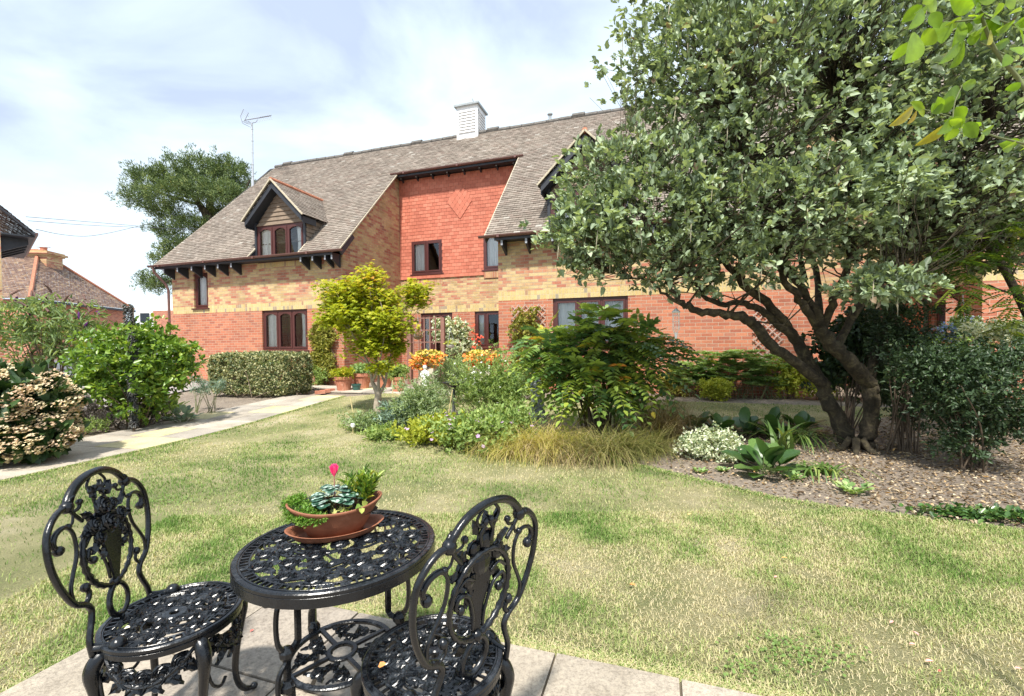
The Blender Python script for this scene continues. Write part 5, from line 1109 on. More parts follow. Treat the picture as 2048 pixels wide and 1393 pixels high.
    for i in range(n):                                   # smooth serrated ovate outline, curved along its length
        for k in range(K+1):
            u = k/K; w = math.sin(PI*min(1, u**.8*1.0))**.8*.5 if 0 < u < 1 else 0
            for x in (-1, -.5, 0, .5, 1): V.append(Pp[i]+D[i]*Ln[i]*u+Sd[i]*Wd[i]*w*x+U[i]*(abs(x)*.12*Wd[i]*w*2-.12*Ln[i]*(u-.4)**2)); RR.append(R[i])
        o0 = i*(K+1)*5
        for k in range(K):
            for x in range(4): Fq.append((o0+k*5+x, o0+k*5+x+1, o0+(k+1)*5+x+1, o0+(k+1)*5+x))
    npmesh('foliage', V, np.array(Fq), RR, L_ros, o, smooth=True)
near_branch()
# grass of the lawn ----------------------------------------------------
def lawn_grass():
    rg = np.random.default_rng(300); pts = []
    for (x0, x1, y0, y1, n) in ((-2.6, 3.8, .2, 3.4, 270000), (-5.5, 6.0, 3.4, 6.0, 80000), (-5.6, 9, 6.0, 11, 42000)):
        pts.append(np.stack([x0+(x1-x0)*rg.random(n), y0+(y1-y0)*rg.random(n), np.zeros(n)], 1))
    pts.append(np.stack([-5.7+3.2*rg.random(7000), .2+3.2*rg.random(7000), np.zeros(7000)], 1))
    p = np.concatenate(pts); k = inpoly(p[:, 0], p[:, 1], LAWN) & ~inpoly(p[:, 0], p[:, 1], BED); p = p[k]
    px = p[:, 1]; vis = (np.abs(p[:, 0]) < px*1.22+.3); p = p[vis]; n = len(p)
    a = ptn(1.3, 1, p[:, 0], p[:, 1])*.5+ptn(3.7, 2, p[:, 0], p[:, 1])*.32+ptn(9, 3, p[:, 0], p[:, 1])*.18
    a = a+np.clip((p[:, 0]-.6)*.05, -.02, .10)*(p[:, 1] < 3.6); a = np.clip((a-.47)*1.5+.45, 0, 1)
    keep = rg.random(n) < np.clip(1.35-1.2*np.clip(a-.5, 0, 1)*2, .35, 1); p = p[keep]; a = a[keep]; n = len(p)
    p[:, 2] = gh(p[:, 0], p[:, 1]); dist = p[:, 1]
    R = np.clip(.15+(a-.3)*1.35+rg.normal(size=n)*.2, 0, 1); L = (.017+.019*rg.random(n))*(1.25-.5*np.clip((a-.3)*2, 0, 1)); Wd = .0015+.0008*dist
    V, f, Rr = blades(p, L, Wd, 1.4*rg.random(n)+.2, rg, 2, R=R)
    m = leafm('lawn_blades', [(0, (.085, .17, .035)), (.25, (.19, .29, .075)), (.5, (.37, .42, .17)), (.7, (.53, .48, .27)), (1, (.61, .53, .35))], .22, .8, .1)
    o = npmesh('grass', V, f, Rr, m); o['kind'] = 'stuff'; tag(o, 'short patchy grass of the lawn, part green and part dried to straw', 'grass')
    # fringe of dry, longer grass along the patio and bed edges
    u = rg.random(9000); x = -1.64+u*4.4; y = 1.865-.325*x+.015+np.abs(rg.normal(size=9000))*.035; q = np.stack([x, y, np.zeros(9000)], 1); V, f, Rr = blades(q, .035+.03*rg.random(9000), .003, 2.2, rg, 3, R=np.clip(.62+rg.normal(size=9000)*.2, 0, 1))
    o = npmesh('grass_fringe', V, f, Rr, m); o['kind'] = 'stuff'; tag(o, 'dry straw-coloured grass fringe along the patio slabs', 'grass')
    u = rg.random(3000)*2.6; q = np.stack([-1.64-B_[0]*u-.02+rg.normal(size=3000)*.025, 2.40-B_[1]*u+rg.normal(size=3000)*.02, np.zeros(3000)], 1); V, f, Rr = blades(q, .03+.03*rg.random(3000), .003, 2., rg, 3, R=np.clip(.55+rg.normal(size=3000)*.25, 0, 1))
    o = npmesh('grass_fringe', V, f, Rr, m); o['kind'] = 'stuff'; tag(o, 'dry grass fringe along the left end of the patio', 'grass')
    # ragged fringe where the lawn meets the beds and the path
    for pts, nm, lb in ((BED[1:14], 'grass_fringe', 'ragged grass edge along the front of the flower bed'), (PATH_R, 'grass_fringe', 'grass edge along the slab path')):
        q = along(pts, 900); q = np.repeat(q, 7, 0); k_ = len(q); q = np.concatenate([q+rg.normal(size=(k_, 2))*.022, np.zeros((k_, 1))], 1); q[:, 2] = gh(q[:, 0], q[:, 1])
        V, f, Rr = blades(q, .03+.035*rg.random(k_), .003+.0008*q[:, 1], 1.6, rg, 2, R=np.clip(.4+rg.normal(size=k_)*.25, 0, 1)); o = npmesh(nm, V, f, Rr, m); o['kind'] = 'stuff'; tag(o, lb, 'grass')
    # clover patch
    for i, (cx, cy, s_, nn) in enumerate(((345, 1005, .12, 160), (1590, 1310, .13, 200), (1010+480, 1345, .05, 40), (1700, 1130, .2, 0))):
        if not nn: continue
        c = G(cx, cy); q = np.stack([c.x+rg.normal(size=nn)*s_, c.y+rg.normal(size=nn)*s_*.5, .012+.02*rg.random(nn)], 1)
        o = npmesh('clover', *leafgeo(q, rdir(nn, rg)*np.array([1, 1, .3]), np.array([0, 0, 1.])+rdir(nn, rg)*.25, .014, .012, rg.random(nn)*.35, 'round'), L_per); o['kind'] = 'stuff'; tag(o, ['small clover patch in the lawn behind the left chair', 'clover spreading through the lawn at the bottom right', 'clover tuft at the edge of the patio slabs'][i], 'clover')
lawn_grass()
# leaf litter
rg = np.random.default_rng(310); n = 30000; q = np.stack([.9+8*rg.random(n), 2.6+5.2*rg.random(n), np.zeros(n)], 1); k = inpoly(q[:, 0], q[:, 1], BED) & (rg.random(n) < np.clip((q[:, 0]-1.0)/2.2, .05, 1)); q = q[k]; n = len(q); q[:, 2] = gh(q[:, 0], q[:, 1])+.024+.01*rg.random(n)
m_lit = leafm('dead_leaf', [(0, (.10, .065, .04)), (.35, (.24, .165, .10)), (.7, (.42, .33, .22)), (.93, (.58, .49, .36)), (1, (.55, .33, .12))], .1, .8, .2)
o = npmesh('leaf_litter', *leafgeo(q, rdir(n, rg)*np.array([1, 1, .25]), np.array([0, 0, 1.])+rdir(n, rg)*.45, .02+.03*rg.random(n)**2, .02, rg.random(n), 'ovate', .2, .15), m_lit); o['kind'] = 'stuff'; tag(o, 'dry fallen leaves and chips covering the bare bed under the tree', 'leaf litter')
# ================================================================== GARDEN FURNITURE
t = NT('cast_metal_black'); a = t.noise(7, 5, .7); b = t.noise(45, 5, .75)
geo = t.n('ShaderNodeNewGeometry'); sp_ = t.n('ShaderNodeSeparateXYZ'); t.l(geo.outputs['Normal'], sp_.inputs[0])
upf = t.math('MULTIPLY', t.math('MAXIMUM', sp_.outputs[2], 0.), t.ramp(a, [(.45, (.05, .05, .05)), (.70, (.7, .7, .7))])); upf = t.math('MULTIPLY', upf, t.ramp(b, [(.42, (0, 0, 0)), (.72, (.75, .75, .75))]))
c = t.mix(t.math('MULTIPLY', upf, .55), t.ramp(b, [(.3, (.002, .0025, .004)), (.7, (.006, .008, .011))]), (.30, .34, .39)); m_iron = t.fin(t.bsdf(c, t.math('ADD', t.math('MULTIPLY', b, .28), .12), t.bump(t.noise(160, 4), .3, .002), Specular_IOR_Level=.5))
def rose(mb, c, r, M=None, h=1.):
    pr = [(1, -.004), (1, .001), (.93, .004), (.80, .0015), (.72, .006), (.55, .003), (.47, .009), (.30, .005), (.22, .010), (.02, .008)]; vs = []; n = 20
    T = Matrix.Translation(Vector(c)) @ (M or Matrix.Identity(4))
    for i, (k, z) in enumerate(pr):
        for j in range(n):
            th = 2*PI*j/n+i*.35; q = r*k*(1+(.09 if i < 8 else 0)*math.cos(5*th+i*1.3)); vs.append(T @ Vector((q*math.cos(th), q*math.sin(th), z*h*(r/.028))))
    mb.add(vs, [(i*n+j, i*n+(j+1) % n, (i+1)*n+(j+1) % n, (i+1)*n+j) for i in range(len(pr)-1) for j in range(n)]+[tuple(range(n-1, -1, -1)), tuple(range((len(pr)-1)*n, len(pr)*n))])
def cleaf(mb, c, a, L, w, M=None, z=.0035):
    T = Matrix.Translation(Vector(c)) @ (M or Matrix.Identity(4)) @ Matrix.Rotation(a, 4, 'Z'); K = 6; vs = []
    for i in range(K+1):
        u = i/K; ww = w*.5*(math.sin(PI*u**.8) if 0 < u < 1 else 0)*(1+.2*(-1)**i)
        vs += [T @ Vector((L*u, -ww, 0)), T @ Vector((L*u, -ww*.5, z*1.3)), T @ Vector((L*u, 0, z*.4)), T @ Vector((L*u, ww*.5, z*1.3)), T @ Vector((L*u, ww, 0)), T @ Vector((L*u, 0, -z))]
    fs = []
    for i in range(K):
        for j in range(6): fs.append((i*6+j, i*6+(j+1) % 6, (i+1)*6+(j+1) % 6, (i+1)*6+j))
    mb.add(vs, fs)
def ring(mb, r0, r1, z0, z1, n=64, bev=.003):
    mb.lathe([(r0, z0), (r0, z1-bev), (r0+bev, z1), (r1-bev, z1), (r1, z1-bev), (r1, z0+bev), (r1-bev, z0), (r0, z0)], n, cap=False)
def pierced(mb, R, z, rim, rings, seed, dash=60):
    rg_ = random.Random(seed); ring(mb, R-rim, R, z-.014, z, 96); ring(mb, R-rim*.72, R-rim*.62, z-.002, z+.0025, 96, .001)
    di, do = R-rim-.020, R-rim+.001
    ring(mb, di-.006, di, z-.008, z-.001, 72, .001)
    for k in range(dash):
        th = 2*PI*k/dash; mb.bar((di*math.cos(th), di*math.sin(th), z-.004), (do*math.cos(th), do*math.sin(th), z-.004), .0065 if k % 2 else .0045, .007)
    for (rr_, cnt, rs, off) in rings:
        for k in range(cnt):
            th = 2*PI*(k+off)/cnt+rg_.uniform(-.06, .06); q = rr_*(1+rg_.uniform(-.05, .05)); c = (q*math.cos(th), q*math.sin(th), z-.002); rose(mb, c, rs*(.9+.2*rg_.random()))
            for j in range(4):
                a2 = th+rg_.uniform(-1, 1)*.4+j*1.57+.7; cleaf(mb, (c[0]+math.cos(a2)*rs*.7, c[1]+math.sin(a2)*rs*.7, z-.005), a2, rs*1.75, rs*1.0)
    ro = di
    for k in range(34):                                  # curling stems that tie the castings together
        th = 2*PI*k/26; pts = []
        for j in range(9):
            u = j/8; pts.append(((.03*R/.2+(ro-.03*R/.2)*u)*math.cos(th+.55*math.sin(u*5+k)), (.03*R/.2+(ro-.03*R/.2)*u)*math.sin(th+.55*math.sin(u*5+k)), z-.006))
        mb.tube(pts, .0042, 5, cap=False)
def scroll(mb, pts, r, n=8, M=None, flat=.7, k=5, end=True):
    q = smooth_path(pts, k); P3 = [Vector((p[0], p[1], p[2])) for p in q]
    if M is not None: P3 = [M @ p for p in P3]
    mb.tube(P3, r, n, flat=flat)
    if end: mb.ball(P3[-1], r*1.9, n=8)
# ---- chair (built once at the origin; the back is on +Y)
def make_chair():
    o = empty('garden_chair'); SH = .41
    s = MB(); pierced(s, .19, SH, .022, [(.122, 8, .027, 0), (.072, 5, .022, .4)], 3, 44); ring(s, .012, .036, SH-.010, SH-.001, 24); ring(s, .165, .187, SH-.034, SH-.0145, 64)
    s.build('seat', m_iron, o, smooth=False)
    lean = .14
    def Bk(u, v, d=0.): v = v*.93; return (u, .145+lean*v+d, SH+v*math.sqrt(1-lean*lean))
    b = MB(); half = [(.140, -.03), (.140, .02), (.120, .07), (.113, .10), (.128, .125), (.165, .15), (.195, .205), (.214, .27), (.218, .33), (.210, .375), (.186, .410), (.155, .430), (.126, .428)]
    top = [(.126, .428), (.116, .452), (.085, .482), (.045, .500), (.0, .506), (-.045, .500), (-.085, .482), (-.116, .452), (-.126, .428)]
    for sg in (-1, 1):
        q = smooth_path([Bk(sg*u, v) for u, v in half], 5); b.tube([Vector(p) for p in q], .0105, 8, flat=.8)
        b.ball(Bk(sg*.127, .432), .018); cleaf(b, Bk(sg*.128, .437, -.004), 0, .03, .02, Matrix.Rotation(PI/2, 4, 'X') @ Matrix.Rotation(PI/2+sg*.6, 4, 'Z'), .006)
        scroll(b, [Bk(sg*.140, -.005), Bk(sg*.140, -.005, -.03), Bk(sg*.145, 0., -.07)], .012, end=True)
        # side scrolls between frame and oval
        scroll(b, [Bk(sg*.150, .142), Bk(sg*.125, .130), Bk(sg*.108, .150), Bk(sg*.118, .175)], .007)
        scroll(b, [Bk(sg*.165, .150), Bk(sg*.168, .195), Bk(sg*.150, .235), Bk(sg*.125, .285), Bk(sg*.122, .345), Bk(sg*.145, .378), Bk(sg*.180, .372), Bk(sg*.196, .345), Bk(sg*.182, .322)], .0075)
        scroll(b, [Bk(sg*.198, .36), Bk(sg*.196, .34)], .006, end=False)
        # struts from the knots to the oval and little leaf curls
        scroll(b, [Bk(sg*.128, .434), Bk(sg*.105, .400), Bk(sg*.082, .372)], .008, end=False); scroll(b, [Bk(sg*.112, .410), Bk(sg*.085, .415), Bk(sg*.078, .432)], .005); scroll(b, [Bk(sg*.110, .405), Bk(sg*.118, .380), Bk(sg*.135, .375)], .005)
        scroll(b, [Bk(sg*.018, .498), Bk(sg*.040, .470), Bk(sg*.028, .448), Bk(sg*.010, .455)], .0055); scroll(b, [Bk(sg*.008, .450), Bk(sg*.022, .425), Bk(sg*.016, .395)], .0075, end=False)
        # inner scrolls
        scroll(b, [Bk(sg*.018, .150), Bk(sg*.022, .20), Bk(sg*.045, .262), Bk(sg*.078, .275), Bk(sg*.088, .250), Bk(sg*.070, .238)], .0065)
        scroll(b, [Bk(sg*.030, .30), Bk(sg*.060, .315), Bk(sg*.092, .290)], .0055, end=False)
    q = smooth_path([Bk(u, v) for u, v in top], 5); b.tube([Vector(p) for p in q], .0125, 8, flat=.8)
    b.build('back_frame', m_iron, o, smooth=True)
    ov = MB(); N_ = 56; ov.tube([Vector(Bk(.106*math.cos(2*PI*k/N_), .248+.122*math.sin(2*PI*k/N_))) for k in range(N_)], [.0085+.0018*math.cos(k*PI) for k in range(N_)], 8, closed=True, flat=.8)
    q = smooth_path([Bk(0, .126), Bk(-.028, .105), Bk(-.042, .072), Bk(-.034, .035), Bk(0, .015), Bk(.034, .035), Bk(.042, .072), Bk(.028, .105), Bk(0, .126)], 4); ov.tube([Vector(p) for p in q], .0085, 8, flat=.8)
    scroll(ov, [Bk(0, .015), Bk(0, -.02)], .010, end=False); ov.ball(Bk(0, .128), .016); ov.build('oval_panel', m_iron, o, smooth=True)
    bq = MB()                                            # fluted horn with a bouquet of roses
    for k in range(7):
        u = (k-3)/3; bq.tube([Vector(Bk(u*.006, .135, -.004)), Vector(Bk(u*.018, .21, -.010)), Vector(Bk(u*.042, .315, -.012))], [.005, .007, .010], 6)
    MR = Matrix.Rotation(PI/2-lean, 4, 'X')
    for (u, v, r_) in ((0, .335, .036), (-.012, .392, .030), (-.060, .345, .025), (.058, .338, .024), (-.045, .300, .022), (.040, .298, .020), (.03, .385, .020)): rose(bq, Bk(u, v, -.014), r_, MR, 1.5); bq.ball(Bk(u, v, -.006), r_*.85, (1, .35, 1), 8)
    for k, (u, v, a_) in enumerate(((-.07, .37, 2.5), (-.085, .335, 3.2), (.07, .37, .6), (.085, .335, -.1), (.03, .42, 1.2), (-.04, .425, 1.9), (-.06, .29, 3.8), (.06, .29, -.7), (0, .43, 1.57), (-.03, .27, 4.2), (.03, .27, -1.1))):
        cleaf(bq, Bk(u*.8, v, -.008), a_, .046, .028, MR, .006)
    bq.build('bouquet', m_iron, o, smooth=False)
    for k in range(4):
        a_ = PI/4+k*PI/2; ca, sa = math.cos(a_), math.sin(a_); l = MB(); prof = [(.150, .385, .017), (.185, .370, .020), (.203, .335, .020), (.198, .28, .015), (.184, .20, .012), (.176, .12, .011), (.185, .06, .010), (.210, .022, .010), (.238, .012, .008)]
        q = smooth_path([(r_*ca, r_*sa, z_, w_) for r_, z_, w_ in prof], 4); l.tube([Vector(p[:3]) for p in q], [p[3] for p in q], 8); l.ball((.238*ca, .238*sa, .014), .013); cleaf(l, (.198*ca, .198*sa, .36), 0, .06, .04, Matrix.Rotation(a_, 4, 'Z') @ Matrix.Rotation(PI/2, 4, 'Y'), .008)
        l.build('leg', m_iron, o, smooth=True)
    ap = MB()                                            # leafy apron under the seat
    for k in range(4):
        a0 = PI/4+k*PI/2
        for j in range(1, 6):
            a_ = a0+PI/2*j/6; dz = -.045-.05*math.sin(PI*j/6); c = (.172*math.cos(a_), .172*math.sin(a_), SH+dz); M_ = Matrix.Rotation(a_, 4, 'Z') @ Matrix.Rotation(PI/2, 4, 'Y')
            rose(ap, c, .026, M_, 1.2); ap.ball((.164*math.cos(a_), .164*math.sin(a_), SH+dz), .024, (.5, 1, 1), 8, Matrix.Rotation(a_, 4, 'Z')); 
            for w_ in (-1, 1): cleaf(ap, (c[0], c[1], c[2]-.005), w_*.9, .065, .036, M_, .006)
        q = smooth_path([(.176*math.cos(a0+PI/2*j/6), .176*math.sin(a0+PI/2*j/6), SH-.03-(.085*math.sin(PI*j/6))) for j in range(7)], 3); ap.tube([Vector(p) for p in q], .006, 6)
        q = smooth_path([((.19-.02*j/4)*math.cos(a0+.12*j), (.19-.02*j/4)*math.sin(a0+.12*j), SH-.06-.15*math.sin(PI*j/6)**.5) for j in range(5)], 3); ap.tube([Vector(p) for p in q], .005, 6)
    ap.build('apron', m_iron, o, smooth=False)
    return o
ch = make_chair(); PZ = .024
def put(o, x, y, out): o.location = (x, y, PZ); o.rotation_euler = (0, 0, math.atan2(out[1], out[0])-PI/2)
put(ch, -1.09, 1.425, (-.979, -.201)); tag(ch, 'black cast metal garden chair left of the round table, its rose back facing us', 'chair', 'cast metal garden chairs')
c2 = ch.copy(); COL.objects.link(c2)
for k in list(ch.children):
    d_ = k.copy(); COL.objects.link(d_); d_.parent = c2
put(c2, -.222, 1.215, (.78, -.62)); c2['label'] = 'black cast metal garden chair right of the round table, seen from behind its back'
# ---- table
TX, TY, TH_ = -.566, 1.452, .64
tb = empty('garden_table', (TX, TY, PZ), .3, 'round black cast metal table with pierced rose top carrying the planted bowl', 'table')
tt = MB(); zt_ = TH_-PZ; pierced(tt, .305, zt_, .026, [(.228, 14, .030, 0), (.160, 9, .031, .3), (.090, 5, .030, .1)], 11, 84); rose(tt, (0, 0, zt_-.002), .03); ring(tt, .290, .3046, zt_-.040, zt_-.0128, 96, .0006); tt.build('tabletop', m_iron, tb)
sh = MB(); zs_ = .262; ring(sh, .152, .172, zs_-.010, zs_, 64); ring(sh, .032, .050, zs_-.010, zs_, 32)
for k in range(4):
    a_ = k*PI/2+.5; sh.bar((.048*math.cos(a_), .048*math.sin(a_), zs_-.005), (.155*math.cos(a_), .155*math.sin(a_), zs_-.005), .013, .009)
    for j, (rr_, da, rs) in enumerate(((.105, .45, .024), (.118, 1.12, .024), (.075, .8, .014))):
        th = a_+da; rose(sh, (rr_*math.cos(th), rr_*math.sin(th), zs_-.003), rs)
        for w_ in range(3): cleaf(sh, (rr_*math.cos(th), rr_*math.sin(th), zs_-.006), th+w_*2.1+.9, .048, .024)
sh.build('shelf', m_iron, tb)
for a_ in (math.radians(238-17), math.radians(140-17), math.radians(2-17)):
    ca, sa = math.cos(a_), math.sin(a_); l = MB()
    main = [(.200, .600), (.200, .535), (.197, .520), (.160, .520), (.152, .512), (.152, .385), (.160, .372), (.182, .360), (.188, .345), (.188, .285), (.176, .262), (.172, .16), (.182, .085), (.215, .035), (.252, .010)]
    l.tube([Vector((r_*ca, r_*sa, z_)) for r_, z_ in main], .0105, 4)
    q = smooth_path([(r_*ca, r_*sa, z_) for r_, z_ in ((.198, .525), (.214, .505), (.219, .45), (.212, .395), (.186, .362))], 4); l.tube([Vector(p) for p in q], .008, 6)
    q = smooth_path([(r_*ca, r_*sa, z_) for r_, z_ in ((.23, .60), (.252, .575), (.250, .535), (.232, .53), (.228, .545))], 4); l.tube([Vector(p) for p in q], .006, 6)
    q = smooth_path([(r_*ca, r_*sa, z_) for r_, z_ in ((.188, .34), (.215, .30), (.212, .22), (.185, .17), (.172, .15))], 4); l.tube([Vector(p) for p in q], .008, 6)
    for z_ in (.362, .262): l.ball((.188*ca, .188*sa, z_), .022, n=8)
    l.ball((.252*ca, .252*sa, .012), .014, n=8)
    l.build('leg', m_iron, tb, smooth=False)
# ---- bowl and saucer
def boat(name, label, a, b, h0, h1, loc, rz, low, th=.007, rimw=.006):
    o = empty(name, loc, rz, label, 'planter' if low < .7 else 'saucer'); mb = MB(); n = 64; vs = []; lv = []
    for (k, hz, inn) in [(low, 0, 0), (low+(.97-low)*.45, .42, 0), (.93, .80, 0), (.94, .82, 0), (.97, .86, 0), (1.0, .90, 0), (1.02, .97, 0), (1.01, 1.0, 0), (.985, 1.0, 1), (.955, .93, 1), (.90, .75, 1), (low+.02, .12, 1)]:
        for j in range(n):
            t_ = 2*PI*j/n; hr = h0+(h1-h0)*abs(math.cos(t_))**2.4; vs.append((a*k*math.cos(t_), b*k*math.sin(t_)*(1-.0*abs(math.cos(t_))), max(hr*hz, .004 if inn and hz < .2 else 0)))
    m_ = 12; mb.add(vs, [(i*n+j, i*n+(j+1) % n, (i+1)*n+(j+1) % n, (i+1)*n+j) for i in range(m_-1) for j in range(n)]+[tuple(range(n-1, -1, -1)), tuple(range((m_-1)*n, m_*n))])
    mb.build('bowl' if low < .7 else 'dish', m_tb, o, smooth=True); return o
SX, SY, rzb = -.603, 1.515, math.radians(21)
m_tb = NT('dark_terracotta'); a = m_tb.noise(14, 5, .7); m_tb = m_tb.fin(m_tb.bsdf(m_tb.ramp(a, [(.3, (.20, .075, .04)), (.6, (.30, .115, .06)), (.8, (.42, .22, .14))]), .7, m_tb.bump(m_tb.noise(80, 4), .3, .003)))
boat('saucer', 'oval terracotta saucer under the planted bowl on the table', .155, .085, .022, .034, (SX, SY, TH_+.006), rzb, .82)
bo = boat('planter_bowl', 'boat-shaped terracotta bowl with upturned ends on the round table', .150, .092, .092, .114, (SX, SY, TH_+.013), rzb, .58)
M_ = Matrix.Diagonal((.138, .075, 1, 1)); MB().lathe([(1, .062), (.6, .072), (.001, .075)], 24, M_, cap=False).build('compost', m_compost, bo)
def B3(u, v, z): return Vector((SX+u*math.cos(rzb)-v*math.sin(rzb), SY+u*math.sin(rzb)+v*math.cos(rzb), TH_+.013+z))
rg = np.random.default_rng(401)
o = thing('thyme_plant', 'fine green creeping plant filling the left end of the bowl', 'plant', B3(-.095, -.01, .07)); p, d = ell_pts(900, [(0, 0, .008, .062, .045, .036), (-.04, .02, .03, .045, .04, .03), (.03, -.035, .0, .06, .03, .02)], rg, .4, bump=.2); k = p[:, 2] > -.012; foliage(o, clusters(p[k], d[k], 8, .0085, .0045, rg, rad=.010, up=.8), leafm('leaf_thyme', [(0, (.06, .16, .02)), (.5, (.15, .30, .04)), (1, (.32, .42, .10))], .3))
o = thing('sprig_plant', 'feathery dark green sprigs reaching over the left end of the bowl', 'plant', B3(-.07, .03, .07)); n = 90; foliage(o, blades(rg.normal(size=(n, 3))*np.array([.03, .015, 0]), .085, .005, 1.2, rg, 4, az=PI+rg.normal(size=n)*.9), L_dark)
o = thing('cyclamen', 'cyclamen with silver-marbled leaves and one bright pink flower in the bowl', 'plant', B3(.0, .015, .07)); n = 34; a = rg.random(n)*6.28; q = rg.random(n)**.6; pp = np.stack([np.cos(a)*q*.058, np.sin(a)*q*.045, .03+.045*(1-q)+.012*rg.random(n)], 1)
t = NT('leaf_cyclamen'); wv = t.noise(70, 3); c = t.ramp(wv, [(.40, (.02, .065, .04)), (.52, (.06, .14, .09)), (.60, (.42, .52, .46))]); m_cyc = t.fin(t.bsdf(c, .4))
g_ = leafgeo(pp, np.stack([np.cos(a), np.sin(a), .1+0*a], 1), np.stack([np.cos(a)*.5, np.sin(a)*.5, 1+0*a], 1), .044, .044, rg.random(n), 'round', .2, .03); foliage(o, g_, m_cyc, 'leaves'); stems(o, pp, m_stem, .0012, rg=rg, spread=.004)
st = MB(); st.tube([(0, 0, 0), (-.004, 0, .06), (-.002, -.004, .115)], .0016, 6); st.build('flower_stalk', simple('pink_stalk', (.35, .10, .12), .6), o)
F_pink = leafm('petal_pink', [(0, (.80, .06, .34)), (1, (.92, .22, .52))], .45, .5); a = np.arange(6)*2*PI/6; n = 6; fl_ = leafgeo(np.tile([[-.002, -.004, .112]], (6, 1)), np.stack([np.cos(a)*.32, np.sin(a)*.32, np.ones(6)], 1), np.stack([-np.cos(a), -np.sin(a), .4+0*a], 1), .046, .030, rg.random(6), 'obov', -.1, .1); foliage(o, fl_, F_pink, 'flower')
o = thing('box_sprig', 'small bushy evergreen with pointed leaves at the right end of the bowl', 'plant', B3(.085, .015, .07)); tops = []
for i in range(30): tops.append(np.array([rg.normal()*.035, rg.normal()*.022, .035+.075*rg.random()]))
tops = np.array(tops); c = np.repeat(tops, 13, 0); u = np.tile(np.linspace(.4, 1, 13), 30)[:, None]; c = c*u; dd = nrm(rdir(len(c), rg)+np.array([0, 0, .7])+np.repeat(nrm(tops), 13, 0)*.8); foliage(o, leafgeo(c, dd, rdir(len(c), rg)*.4+np.array([0, 0, 1.]), .034, .011, rg.random(len(c)), 'lance'), L_cam); stems(o, tops, m_stem, .0014, rg=rg, spread=.005)
o = thing('trailing_ivy', 'sprig of yellow-edged ivy leaves over the front rim of the bowl', 'plant', B3(.03, -.055, .078)); n = 16; pp = np.stack([rg.normal(size=n)*.035, rg.normal(size=n)*.012, .004+.018*rg.random(n)], 1); foliage(o, leafgeo(pp, rdir(n, rg)+np.array([0, -.8, .1]), np.array([0, -.5, .8])+rdir(n, rg)*.4, .024, .021, rg.random(n), 'ovate'), leafm('leaf_ivy_yellow', [(0, (.12, .24, .04)), (.5, (.45, .50, .12)), (1, (.66, .66, .26))], .3))
# fallen leaves and petals: each one a thing
def fallen(px, py, L, w, mat, name, label, ct, z=None, grp=None, a=0.):
    if z is None: b = G(px, py)+Vector((0, 0, .028 if ct == 'petal' and py > 1240 and px < 1000 else .022))
    else:
        r = ray(px, py); k = (z-EYE)/r[2]; b = Vector((r[0]*k, r[1]*k, z))
    v, f, r_ = leafgeo(np.zeros((1, 3)), np.array([[math.cos(a), math.sin(a), .15]]), np.array([[.2, -.25, 1.]]), L, w, np.array([.5]), 'ovate', -.12, .22)
    o = npmesh(name, v, f, r_, mat); o.location = b; tag(o, label, ct, grp)
m_fo = simple('fallen_orange', (.62, .26, .08), .7, .3, 60); m_fp = simple('fallen_pink', (.78, .32, .30), .7, .2, 60); m_fr = simple('fallen_red', (.62, .10, .08), .7, .2, 60); m_fy = simple('fallen_yellow', (.66, .46, .16), .7, .2, 60)
GL = 'leaves fallen on the lawn'; GPt = 'petals fallen on the lawn'
fallen(1258, 1178, .040, .022, m_fo, 'fallen_leaf', 'curled orange leaf lying on the lawn right of the chairs', 'leaf', grp=GL, a=-.8)
fallen(1562, 1124, .034, .010, m_fy, 'fallen_leaf', 'slim yellow leaf near the middle of the right lawn', 'leaf', grp=GL, a=-.5)
fallen(1375, 1036, .03, .014, m_fy, 'fallen_leaf', 'small tan leaf on the lawn nearest the bed', 'leaf', grp=GL, a=.2)
fallen(1548, 1163, .018, .013, m_fp, 'fallen_petal', 'single pink petal below the slim yellow leaf', 'petal', grp=GPt)
fallen(1780, 1256, .022, .012, m_fp, 'fallen_petal', 'pink petal furthest up the lawn of the right-hand scatter', 'petal', grp=GPt, a=.4)
fallen(1838, 1282, .024, .013, m_fp, 'fallen_petal', 'pink petal pointing away in the middle of the right-hand scatter', 'petal', grp=GPt, a=1.9)
fallen(1818, 1299, .022, .012, m_fp, 'fallen_petal', 'pink petal just left of centre in the right-hand scatter', 'petal', grp=GPt, a=-.4)
fallen(1850, 1334, .028, .014, m_fp, 'fallen_petal', 'largest pink petal of the scatter, above the tiny red one', 'petal', grp=GPt, a=-.3)
fallen(1876, 1354, .012, .009, m_fr, 'fallen_petal', 'tiny dark red petal below the largest pink one', 'petal', grp=GPt)
fallen(2028, 1348, .022, .013, m_fp, 'fallen_petal', 'pale pink petal at the right edge of the photo', 'petal', grp=GPt, a=-.6)
fallen(500, 1276, .016, .010, m_fr, 'fallen_petal', 'red petal on the slab between left chair and table', 'petal', a=.5)
fallen(672, 1216, .022, .018, m_fp, 'fallen_petal', 'pale pink petal at the patio edge under the table', 'petal')
fallen(756, 1334, .022, .018, m_fo, 'fallen_leaf', 'crumpled orange leaf on the right chair seat', 'leaf', z=PZ+.420, a=.2)
fallen(248, 1258, .020, .013, simple('cream_petal', (.80, .74, .55), .7), 'fallen_petal', 'cream petal on the left chair seat', 'petal', z=PZ+.420)
